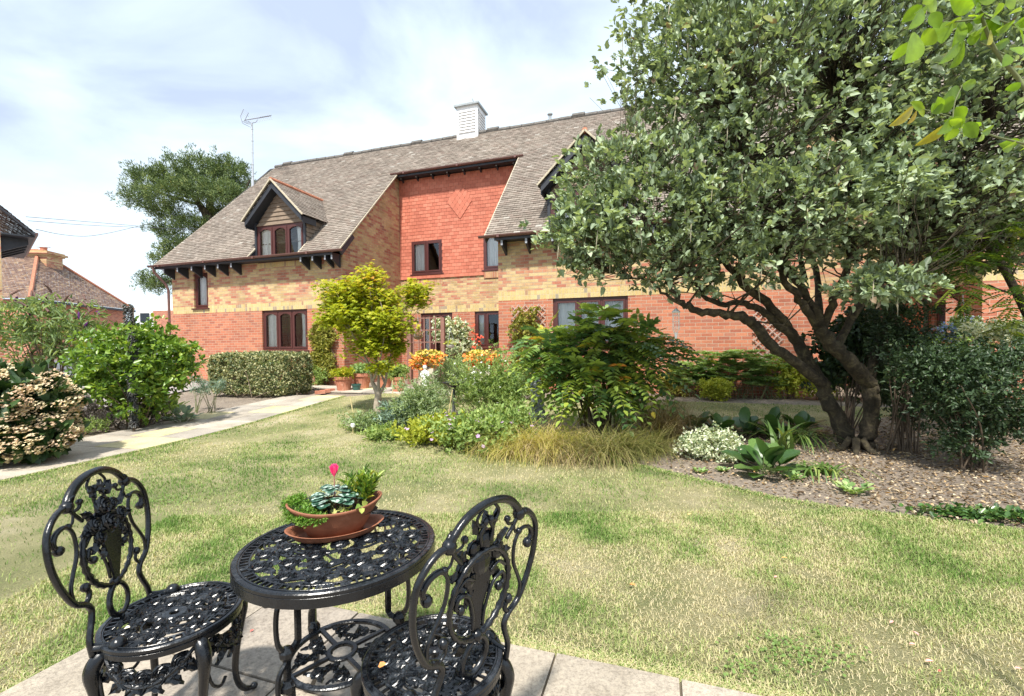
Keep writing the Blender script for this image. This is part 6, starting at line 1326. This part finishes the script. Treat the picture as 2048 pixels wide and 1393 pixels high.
# ================================================================== OTHER THINGS IN THE GARDEN
b = at(908, 838); o = thing('bird_bath', 'black bird bath, a shallow dish on a slim post in the middle border', 'bird bath', b); k = (838-764)*b.y/900; dm_ = MB(); dm_.lathe([(.02, k-.10), (.06, k-.07), (.16, k-.02), (.185, k), (.175, k), (.15, k-.015), (.001, k-.03)], 24); dm_.build('dish', m_blk, o); dm_ = MB(); dm_.lathe([(.06, 0), (.05, .03), (.028, .06), (.024, k-.12), (.03, k-.09)], 12); dm_.build('post', simple('dark_grey_post', (.10, .11, .11), .6, .3), o)
def figure(name, label, b, h, mat, rz=0.):
    """a small robed garden figure, one continuous cast piece, with arms folded to the front"""
    o = thing(name, label, 'statue', b, rz); mb = MB(); n = 18; pr = [(.17, 0), (.18, .03), (.165, .05), (.155, .12), (.14, .25), (.125, .38), (.10, .50), (.088, .56), (.10, .62), (.118, .70), (.115, .76), (.07, .80), (.040, .825), (.042, .84), (.070, .87), (.082, .915), (.076, .96), (.045, .99), (.004, 1.0)]; vs = []
    for i, (r_, z_) in enumerate(pr):
        for j in range(n):
            th = 2*PI*j/n; f = 1+(.09*math.sin(th*5+z_*3) if z_ < .56 and i > 1 else 0); vs.append((r_*math.cos(th)*f*h, r_*math.sin(th)*f*h*(.78 if .5 < z_ < .82 else 1), z_*h))
    mb.add(vs, [(i*n+j, i*n+(j+1) % n, (i+1)*n+(j+1) % n, (i+1)*n+j) for i in range(len(pr)-1) for j in range(n)]+[tuple(range(n-1, -1, -1))])
    for sg in (-1, 1):
        q = smooth_path([(sg*.10*h, 0, .75*h), (sg*.145*h, -.02*h, .66*h), (sg*.13*h, -.09*h, .57*h), (sg*.03*h, -.125*h, .60*h)], 4); mb.tube([Vector(p) for p in q], [.036*h*(1-.03*i) for i in range(len(q))], 8)
    mb.ball((0, -.075*h, .905*h), .016*h, n=6); mb.ball((0, .03*h, .93*h), .078*h, (1, 1, .95), 10)
    mb.build('figure', mat, o, smooth=True); return o
t = NT('mossy_stone'); c = t.ramp(t.noise(14, 5, .7), [(.35, (.07, .08, .075)), (.5, (.22, .24, .23)), (.65, (.50, .52, .50))]); m_moss = t.fin(t.bsdf(c, .9, t.bump(t.noise(50, 4), .5, .006)))
figure('garden_statue', 'mottled grey stone statue of a robed figure left of the mahonia', at(1076, 838), .78, m_moss, .3)
figure('statuette', 'small white statuette below the left begonia planter', Vector((*st2w(w2st(*v2(P(836, 760, 10.4)))[0], -.9), .2)), .62, m_white)
figure('statuette', 'small white statuette below the right begonia planter', Vector((*st2w(w2st(*v2(P(945, 760, 10.2)))[0], -.9), .2)), .60, m_white)
m_stone = simple('pale_stone', (.56, .52, .42), .9, .2, 12, .5)
for i, (px, Y, lb, pm_) in enumerate(((858, 11.0, 'left', F_or), (968, 10.6, 'right', F_red))):
    c = P(px, 735, Y); o = thing('stone_pedestal', f'pale stone block pedestal under the {lb} begonia planter', 'pedestal', (c.x, c.y, .2), math.radians(-18), 'pedestals of the begonia planters'); zt_ = c.z-.2-.02
    for k in range(3): MB().box(-.22+.01*k, .22-.01*k, -.16, .16, zt_*k/3+.002, zt_*(k+1)/3-.002).build('stone_block', m_stone, o)
    o = thing('begonia_planter', f'{lb} half-round planter overflowing with orange and yellow begonias', 'planter', (c.x, c.y, c.z), math.radians(-18), 'begonia planters'); mb = MB(); mb.lathe([(.10, 0), (.20, .04), (.29, .13), (.31, .19), (.29, .19), (.26, .14), (.001, .13)], 24, Matrix.Diagonal((1, .62, 1, 1))); mb.build('bowl', simple('planter_clay', (.42, .22, .14), .85, .25, 14, .3), o)
    o2 = thing('begonia_plant', f'trailing orange begonias in the {lb} planter', 'plant', (c.x, c.y, c.z+.16), 0, 'begonias in the planters'); rg = np.random.default_rng(430+i); p, d = ell_pts(260, [(0, 0, .1, .40, .26, .17), (.2, -.1, .0, .2, .18, .16), (-.22, -.1, -.02, .2, .18, .17)], rg, .6, bump=.15); foliage(o2, clusters(p, d, 5, .045, .03, rg), L_yel)
    q = p[d[:, 1] < .5]; q = q+nrm(q)*.04; kk = q[:, 2] < .12; flowers(o2, np.repeat(q[kk], 2, 0)+rdir(2*kk.sum(), rg)*.03, .042, F_or if i == 0 else F_or, rg, 6, 'orange_flowers'); flowers(o2, q[~kk], .036, leafm('petal_yellow', [(0, (.85, .50, .10)), (1, (.82, .72, .22))], .35), rg, 6, 'yellow_flowers')
    if i: flowers(o2, np.array([.12, -.24, -.02])+rdir(16, rg)*.07, .045, F_red, rg, 6, 'red_flowers'); flowers(o2, np.array([.22, -.22, .02])+rdir(10, rg)*.05, .045, F_red, rg, 6, 'red_flowers')
# lattice screen and what hangs there
m_lat = simple('brown_lattice', (.26, .13, .10), .75, .25, 14, .2)
sA, zA = F(819, 632, .9); sB, _ = F(886, 632, .9); o = thing('lattice_screen', 'brown wooden square lattice panel between two posts in front of the patio door', 'trellis', (*st2w(sA, .9), .1), math.radians(-18)); W_ = sB-sA; HT = zA-.1
MB().box(-.06, .06, -.06, .06, 0, HT).build('post', m_lat, o); MB().box(W_-.03, W_+.05, -.04, .04, 0, HT-.08).build('post', m_lat, o); lt = MB()
for k in range(6): x = .12+(W_-.18)*k/5; lt.box(x-.016, x+.016, -.012, .004, .5, HT-.05)
for k in range(5): z_ = .6+(HT-.68)*k/4; lt.box(.06, W_-.03, .006, .022, z_-.016, z_+.016)
lt.build('lattice', m_lat, o)
def hang(name, label, px, py, Y, r, mat, fl, seed, up_=.42, leaf=L_per, fm=None, n=70, ct='hanging basket', plab='plant', topc=None):
    c = P(px, py, Y); o = thing(name, label, ct, tuple(c)); mb = MB(); mb.lathe([(.02, -r*.75), (r*.6, -r*.6), (r*.9, -r*.25), (r, 0), (r*.93, 0), (.001, -r*.15)], 18); mb.build('basket', mat, o); mb = MB()
    for k in range(3): mb.tube([(r*.95*math.cos(k*2.1), r*.95*math.sin(k*2.1), 0), (0, 0, up_)], .0035, 4)
    mb.tube([(0, 0, up_), (0, 0, up_+.08)], .004, 4); mb.build('chain', m_lead, o)
    if n:
        q = thing('basket_plant', plab, 'plant', tuple(c)); rg = np.random.default_rng(seed); p, d = ell_pts(n, [(0, 0, r*.25, r*1.1, r*1.1, r*.8)], rg, .5); foliage(q, clusters(p, d, 6, .04, .024, rg), leaf)
        if fm:
            for m_, cn in fm: flowers(q, p[rg.integers(0, len(p), cn)]*1.15, .03, m_, rg)
hang('hanging_basket', 'dry moss hanging basket at the top left of the lattice screen', 836, 672, 10.9, .13, simple('dry_moss', (.22, .17, .13), .95, .4, 20, .8), None, 450, leaf=L_brown, n=30, plab='withered plant in the moss basket on the lattice')
hang('hanging_basket', 'white hanging pot in front of the variegated ivy', 901, 690, 11.6, .12, m_white, None, 451, leaf=L_yel, n=16, plab='sprig of yellow-green leaves in the white hanging pot')
hang('hanging_basket', 'hanging basket of white and blue flowers by the open window at the right edge', 1925, 655, 6.9, .16, m_green, None, 452, n=150, fm=((F_wht, 130), (F_blue, 40)), plab='white petunias in the basket by the open window'); 
q = thing('lobelia', 'mass of blue flowers trailing left of the white hanging basket', 'plant', tuple(P(1893, 668, 6.8))); rg = np.random.default_rng(455); p, d = ell_pts(120, [(0, 0, 0, .13, .12, .17)], rg, .4); foliage(q, clusters(p, d, 4, .03, .01, rg), L_per); flowers(q, np.repeat(p*1.1, 3, 0)+rdir(len(p)*3, rg)*.02, .018, F_blue, rg)
# variegated ivy beside the patio door
o, p, d, rg = bush('variegated_ivy', 'tall mound of cream-edged ivy between the lattice and the recess window', 'climber', Vector((*st2w(F(905, 700, 2.2)[0], 2.2), .2)), [(0, 0, 1.45, .62, .4, .5, 1.3), (.25, 0, 1.15, .5, .4, .5), (-.3, 0, 1.7, .4, .3, .3), (0, 0, .55, .45, .35, .45, .7)], 620, 7, .085, .065, L_wht, 460, nst=12, bump=.25)
# red flower by the window corner
o = thing('red_flower_plant', 'tall plant with red flowers against the corner of the right wing', 'plant', Vector((*st2w(-.75, -.35), .2))); rg = np.random.default_rng(461); tp_ = np.stack([rg.normal(size=12)*.08, rg.normal(size=12)*.05, 1.0+.6*rg.random(12)], 1); stems(o, tp_, m_stem, .005, rg=rg); flowers(o, np.repeat(tp_, 3, 0)+rdir(36, rg)*.05, .035, F_red, rg); foliage(o, clusters(tp_*np.array([1, 1, .6]), rdir(12, rg), 8, .05, .025, rg), L_per)
# diagonal trellis on the right wing with a climber
def trellis(px0, px1, zb, zt, label, pale=False):
    s0, _ = F(px0, 690); s1, _ = F(px1, 690); o = thing('wall_trellis', label, 'trellis', (*st2w(s0, -.045), 0), math.radians(-18)); w = s1-s0; h = zt-zb; mb = MB(); k = -h
    m = simple('pale_lattice', (.46, .35, .30), .8, .2, 12, .2)
    while k < w:
        for sg, y in ((1, 0), (-1, .012)):
            pts = []
            for (a_, z_) in ((k, 0), (k+h, h)):
                pts.append((a_, z_))
            (x0, z0), (x1, z1) = pts
            if x0 < 0: z0 -= x0; x0 = 0
            if x1 > w: z1 -= (x1-w); x1 = w
            if z1-z0 < .05: continue
            if sg > 0: mb.bar((x0, y, zb+z0), (x1, y, zb+z1), .02, .008, up=(0, 1, 0))
            else: mb.bar((w-x0, y, zb+z0), (w-x1, y, zb+z1), .02, .008, up=(0, 1, 0))
        k += .17
    mb.build('slats', m, o); return o
trellis(1026, 1092, .35, 2.25, 'diagonal wooden trellis on the red bricks beside the wide window'); trellis(1505, 1565, .7, 2.0, 'diagonal trellis on the wall glimpsed between the tree limbs')
s0, _ = F(1028, 690); s1, _ = F(1082, 690)
wallclimb('trellis_climber', 'yellowing climber growing up the diagonal trellis beside the wide window', s0, s1, .3, 2.15, -.10, L_ivy, 470, 420, .06, .042, th=.12)
# bird feeder hanging from the low limb
c = P(1352, 622, 4.95); o = thing('bird_feeder', 'white wire lantern-shaped feeder hanging from the long low limb', 'bird feeder', tuple(c)); mb = MB(); mb.lathe([(.004, .03), (.045, -.01), (.047, -.02), (.002, -.02)], 14); mb.build('lid', m_white, o); mb = MB()
for k in range(10): a_ = k*2*PI/10; mb.tube([(.038*math.cos(a_), .038*math.sin(a_), -.02), (.04*math.cos(a_), .04*math.sin(a_), -.20), (.015*math.cos(a_), .015*math.sin(a_), -.24)], .0022, 4)
for z_ in (-.05, -.12, -.19): mb.tube([(.04*math.cos(a_*.628), .04*math.sin(a_*.628), z_) for a_ in range(10)], .002, 4, closed=True)
mb.build('wire_cage', m_white, o); MB().tube([(0, 0, .03), (0, 0, .09)], .002, 4).build('hook', m_lead, o); MB().lathe([(.02, -.24), (.012, -.30), (.004, -.31)], 8).build('tail', m_white, o)
# canes, label, stone
m_cane = simple('bamboo_cane', (.58, .47, .24), .6, .2, 20, .1)
for i, (a_, b_, lb) in enumerate((((712, 862), (700, 792), 'bamboo cane leaning left at the front tip of the bed'), ((787, 850), (785, 760), 'upright bamboo cane right of the maple trunk'), ((890, 870), (905, 780), 'bamboo cane in the border beside the bird bath'))):
    b = at(*a_); q = P(b_[0], b_[1], b.y)-b; o = MB().tube([(0, 0, -.03), tuple(q*.5), tuple(q)], .008, 6).build('bamboo_cane', m_cane); o.location = b; tag(o, lb, 'cane', 'bamboo canes in the border')
b = at(706, 868); o = thing('plant_label', 'small round white plant marker on a stick at the front tip of the bed', 'plant label', b); MB().tube([(0, 0, -.02), (0, 0, .10)], .004, 5).build('stick', m_cane, o); MB().ball((0, 0, .12), .035, (1, .5, 1)).build('disc', m_white, o)
mb = MB(); rr = random.Random(3)
mb.ball((0, 0, .03), .16, (1.2, .7, .45), 12); mb.v = [(x*(1+.08*math.sin(y*40)), y*(1+.1*math.sin(x*30)), z) for x, y, z in mb.v]; o = mb.build('pale_stone', m_white if False else simple('rock', (.60, .57, .52), .9, .25, 20, .6)); o.location = at(905, 858); tag(o, 'flat pale stone at the foot of the bird bath', 'stone')
b = at(1072, 775); o = thing('planter_box', 'small black planter box at the foot of the trellis', 'planter', (*st2w(F(1028, 770, -.35)[0], -.35), .2), -.3); mb = MB(); mb.box(-.16, .16, -.10, .10, 0, .16); mb.build('box', m_blk, o)
for x_ in (-.15, .15): MB().box(x_-.015, x_+.015, -.115, -.101, 0, .24).build('corner_post', m_blk, o)
o = thing('yellow_flower_plant', 'plant with a bright yellow flower head between the hydrangea and the green bush', 'plant', (-8.2, 8.0, .04)); rg = np.random.default_rng(480); flowers(o, np.array([[-.0, 0, .55]])+rdir(26, rg)*np.array([.07, .05, .10]), .05, leafm('petal_gold', [(0, (.85, .48, .03)), (1, (.85, .62, .08))], .3), rg, 6); stems(o, [(-.0, 0, .5), (.05, 0, .4)], m_stem, .006, rg=rg); foliage(o, clusters(rdir(30, rg)*np.array([.15, .1, .1])+np.array([0, 0, .2]), rdir(30, rg), 7, .07, .025, rg), L_per)
# ================================================================== TELEVISION AERIAL AND CABLES
base = P(506, 385, 17.55); m_al = simple('aluminium', (.55, .57, .60), .4, .1, 8, .05, .5); o = thing('tv_aerial', 'tall aluminium mast with a television aerial at the left gable of the roof', 'aerial', tuple(base)); tp_ = P(504, 247, 17.55)-base
MB().tube([(0, 0, -.6), (0, 0, .5)], .055, 10).build('mast_foot', m_al, o); mb = MB(); mb.tube([(0, 0, .3), tuple(tp_)], .035, 10)
for k in range(5): z_ = .6+k*.45; mb.tube([(tp_.x*z_/tp_.z, 0, z_), (tp_.x*z_/tp_.z, 0, z_+.03)], .045, 10)
mb.build('mast', m_al, o); m_ag = simple('aerial_grey', (.22, .22, .25), .5)
def AQ(px, py, dy=0.): return P(px, py, 17.55+dy)-base
an = MB(); an.tube([AQ(489, 241, .1), AQ(542, 232, -.5)], .016, 6)
for k in range(12):
    px = 500+k*3.6; py = 239-k*.62; dy = -k*.04
    for (dx_, dz_) in ((5, 8), (5, -2)) if k > 4 else ((6, 9),): an.tube([AQ(px-dx_*.8, py-dz_*.9, dy+.2), AQ(px+dx_*.8, py+dz_*.9, dy-.2)], .006, 4)
an.build('boom', m_ag, o); rf = MB()
for (a_, b_) in (((481, 233), (487, 219)), ((481, 233), (485, 247)), ((490, 241), (497, 226)), ((485, 247), (503, 256))): rf.tube([AQ(*a_, .3), AQ(*b_, .3)], .010, 4)
for k in range(5): rf.tube([AQ(481.5+k*1.4, 232-k*3.2, .3), AQ(490.5+k*1.5, 240-k*3.4, -.1)], .006, 4); rf.tube([AQ(484+k*2.2, 244+k*.9, .3), AQ(496+k*2.0, 240+k*2.6, -.1)], .006, 4)
rf.build('reflector', m_ag, o); MB().tube([AQ(497, 243), AQ(503, 247), AQ(512, 245), AQ(515, 240)], .012, 6).build('cable', m_ag, o)
for i, (pts, lb) in enumerate((([(52, 434, 14), (200, 446, 18), (385, 461, 22), (480, 463, 24)], 'upper straight overhead cable crossing the sky to the roof'), ([(56, 442, 14), (200, 452, 18), (385, 458, 22), (500, 456, 24)], 'lower straight overhead cable crossing the sky to the roof'), ([(72, 459, 14), (120, 469, 16), (170, 473, 18), (215, 467, 20), (255, 458, 22), (330, 440, 24)], 'sagging overhead cable below the two straight ones'))):
    b = P(*pts[0]); q = smooth_path([tuple(P(*p)-b) for p in pts], 5); o = MB().tube([Vector(p) for p in q], .011, 4).build('overhead_cable', simple('cable_grey', (.16, .17, .19), .6)); o.location = b; tag(o, lb, 'cable', 'overhead cables')
# ================================================================== NEIGHBOURING BUILDINGS
m_btile = tilem('purple_roof_tile', [(0, (.17, .105, .085)), (.5, (.25, .165, .13)), (.85, (.32, .21, .15)), (1, (.38, .27, .17))])
m_bbr = brickm('neighbour_brick', (0, 2), YEL, (.50, .42, .30), patch=(.8, .3)); m_bbs = brickm('neighbour_brick_side', (1, 2), YEL, (.50, .42, .30), patch=(.8, .3)); m_bred = brickm('neighbour_red', (0, 2), REDB, (.6, .5, .4)); m_dred = brickm('neighbour_red_side', (1, 2), REDB, (.6, .5, .4))
X0 = -13.30; nb = thing('neighbour_house', 'corner of a yellow brick house with black eaves at the left edge', 'building', (X0, 11.8, 0), math.radians(50)); Wf = tf('s', 0.)
wall(nb, Wf, -8, 0, 0, 2.0, m_bred, name='lower_wall'); wall(nb, Wf, -8, 0, 2.0, 12, m_bbr, top=lambda u: 4.65-u if u > -4 else 8.65+(u+4), ubreaks=[-4], name='upper_wall'); wall(nb, tf('t', 0, -1), 0, 4, 0, 4.65, m_bbs, name='side_wall')
zE = 4.35; tiles('roof', m_btile, nb, (.62, -.35, zE), (-.7071, 0, .7071), (.7071, 0, .7071), (0, 1, 0), lambda l: [(0, 4)], 6.2, gauge=.1, tw=.165)
MB().box(.60, .66, -.4, 4, zE-.04, zE+.02).build('gutter', m_gut, nb); MB().bar((.60, -.33, zE-.06), (-3.6, -.33, zE-.06+4.2), .04, .20, up=(0, 1, 0)).build('barge_board', m_blk, nb); MB().box(0.005, .60, -.3, 4, zE-.10, zE-.06).build('soffit', m_blk, nb)
for k in range(4): MB().add([(0.0, .1+k*.5, zE-.11), (.5, .1+k*.5, zE-.11), (.5, .1+k*.5, zE-.25), (0, .1+k*.5, zE-.5), (0.0, .16+k*.5, zE-.11), (.5, .16+k*.5, zE-.11), (.5, .16+k*.5, zE-.25), (0, .16+k*.5, zE-.5)], [(0, 1, 2, 3), (7, 6, 5, 4), (1, 5, 6, 2), (2, 6, 7, 3), (0, 4, 5, 1)]).build('eaves_bracket', m_blk, nb)
MB().box(-7.9, 0.0, 3.8, 3.95, 0, 4.6).build('rear_wall', m_dark, nb); window(nb, Wf, -1.6, -.35, .9, 1.95, n=2, arch=False, curt='A', cm=m_curtw)
dh = thing('distant_house', 'hipped purple-brown tiled house with a squat brick chimney beyond the left shrubs', 'building', (-25.6, 24, 0), math.radians(8)); ez = 4.0; ax_ = -2.7; az_ = 7.25
wall(dh, tf('t', -.35, -1), .35, 7.7, 0, ez-.02, m_dred, name='side_wall'); wall(dh, tf('s', .35), -10, -.35, 0, ez-.02, m_dred if False else m_bred, name='front_wall'); MB().add([(-10, 7.7, 0), (-.35, 7.7, 0), (-.35, 7.7, ez), (-10, 7.7, ez)], [(0, 1, 2, 3)]).build('rear_wall', m_dark, dh)
L1 = math.hypot(ax_, az_-ez); e1 = (ax_/L1, 0, (az_-ez)/L1); tiles('roof_slope', m_btile, dh, (0, 0, ez), e1, (-e1[2]*-1, 0, -e1[0]), (0, 1, 0), lambda l: [(4.0*l/L1, 8-4.0*l/L1)], L1, gauge=.12, tw=.2, thick=.03)
L2 = math.hypot(4, az_-ez); e2 = (0, 4/L2, (az_-ez)/L2); tiles('roof_slope', m_btile, dh, (0, 0, ez), e2, (0, -e2[2], e2[1]), (-1, 0, 0), lambda l: [(-ax_*l/L2, 12)], L2, gauge=.12, tw=.2, thick=.03)
MB().tube([(0, 0, ez+.03), (ax_, 4, az_+.05)], .09, 6).build('hip_tiles', m_terra_ridge, dh); MB().tube([(ax_, 4, az_+.05), (-12, 4, az_+.05)], .09, 6).build('ridge_tiles', m_terra_ridge, dh); MB().tube([(0, 8, ez+.03), (ax_, 4, az_+.05)], .09, 6).build('hip_tiles', m_terra_ridge, dh)
MB().box(-.1, .06, -.06, 8.06, ez-.16, ez-.03).build('gutter', m_blk, dh); mb = MB(); az_ -= .28; ccx = ax_+.3
for (z0_, z1_, w_) in ((az_-.9, az_-.05, .58), (az_-.05, az_+.03, .66), (az_+.03, az_+.14, .76), (az_+.14, az_+.22, .66)): mb.box(ccx-w_, ccx+w_, 4-w_, 4+w_, z0_, z1_)
ch_ = mb.build('chimney', m_bbs, dh); MB().lathe([(.18, az_+.22), (.16, az_+.46), (.2, az_+.5)], 12, Matrix.Translation((ccx, 4, 0))).build('chimney_pot', m_terr, ch_); MB().box(ccx-.35, ccx+.35, 3.95, 4.05, az_+.52, az_+.55).build('cowl', m_lead, ch_)
fb = thing('distant_block', 'pale flat-roofed block glimpsed between the distant house and the pine', 'building', (-31.8, 40, 0)); wall(fb, tf('s', 0.), 0, 5, 0, 4.6, m_bred, name='lower_wall'); MB().box(-1.5, 5, .1, 5, 4.61, 5.6).build('white_fascia', m_white, fb); MB().box(-1.5, -.002, .1, 5, 0, 4.6).build('white_wall', m_white, fb); MB().box(-1.2, -.4, .04, .09, 3.6, 4.4).build('window', m_glass, fb)
# parked car beyond the left shrubs
def car():
    o = thing('parked_car', 'white car parked facing us, mostly hidden behind the left shrubs', 'car', (-13.6, 13.4, 0), math.radians(6)); m_cp = NT('white_car_paint'); m_cp = m_cp.fin(m_cp.bsdf((.74, .76, .78), .25, None, Coat_Weight=.8)); mb = MB()
    prof = [(0, .30), (-.06, .45), (.0, .62), (.18, .78), (.95, .96), (1.75, 1.42), (2.9, 1.46), (3.7, 1.10), (4.1, .98), (4.2, .6), (4.15, .30)]; st_ = [(-.86, .9), (-.80, 1.0), (-.5, 1.02), (0, 1.03), (.5, 1.02), (.80, 1.0), (.86, .9)]; vs = []
    for (x, k) in st_:
        for (y, z) in prof: vs.append((x*(1-.16*max(0, z-.95)/.5), y+(.12*(abs(x)/.86)**3 if y < 1 else 0), .30+(z-.30)*k))
    n = len(prof); mb.add(vs, [(i*n+j, i*n+(j+1) % n, (i+1)*n+(j+1) % n, (i+1)*n+j) for i in range(len(st_)-1) for j in range(n)]+[tuple(range(n)), tuple(range((len(st_)-1)*n, len(st_)*n))]); mb.build('body', m_cp, o)
    mg = simple('car_glass', (.03, .04, .05), .08, .1); MB().add([(-.66, 1.02, 1.02), (.66, 1.02, 1.02), (.58, 1.70, 1.41), (-.58, 1.70, 1.41)], [(0, 1, 2, 3)]).build('windscreen', mg, o); MB().box(-.45, .45, -.085, -.03, .38, .50).build('grille', m_blk, o)
    for sg in (-1, 1):
        MB().ball((sg*.66, .10, .68), .12, (1.3, .6, .7), 10).build('headlight', mg, o); MB().ball((sg*.93, 1.45, 1.0), .09, (1, .6, .8), 8).build('mirror', m_cp, o)
        for y in (.80, 3.4):
            w = MB(); w.lathe([(.20, -.09), (.31, -.10), (.32, -.06), (.32, .06), (.31, .10), (.20, .09)], 24, Matrix.Translation((sg*.80, y, .32)) @ Matrix.Rotation(PI/2, 4, 'Y')); wo = w.build('wheel', m_blk, o); MB().lathe([(.19, -.085), (.19, .085)], 16, Matrix.Translation((sg*.80, y, .32)) @ Matrix.Rotation(PI/2, 4, 'Y')).build('hub', m_lead, wo)
    MB().box(-.26, .26, -.095, -.086, .52, .63).build('number_plate', m_white, o)
car()
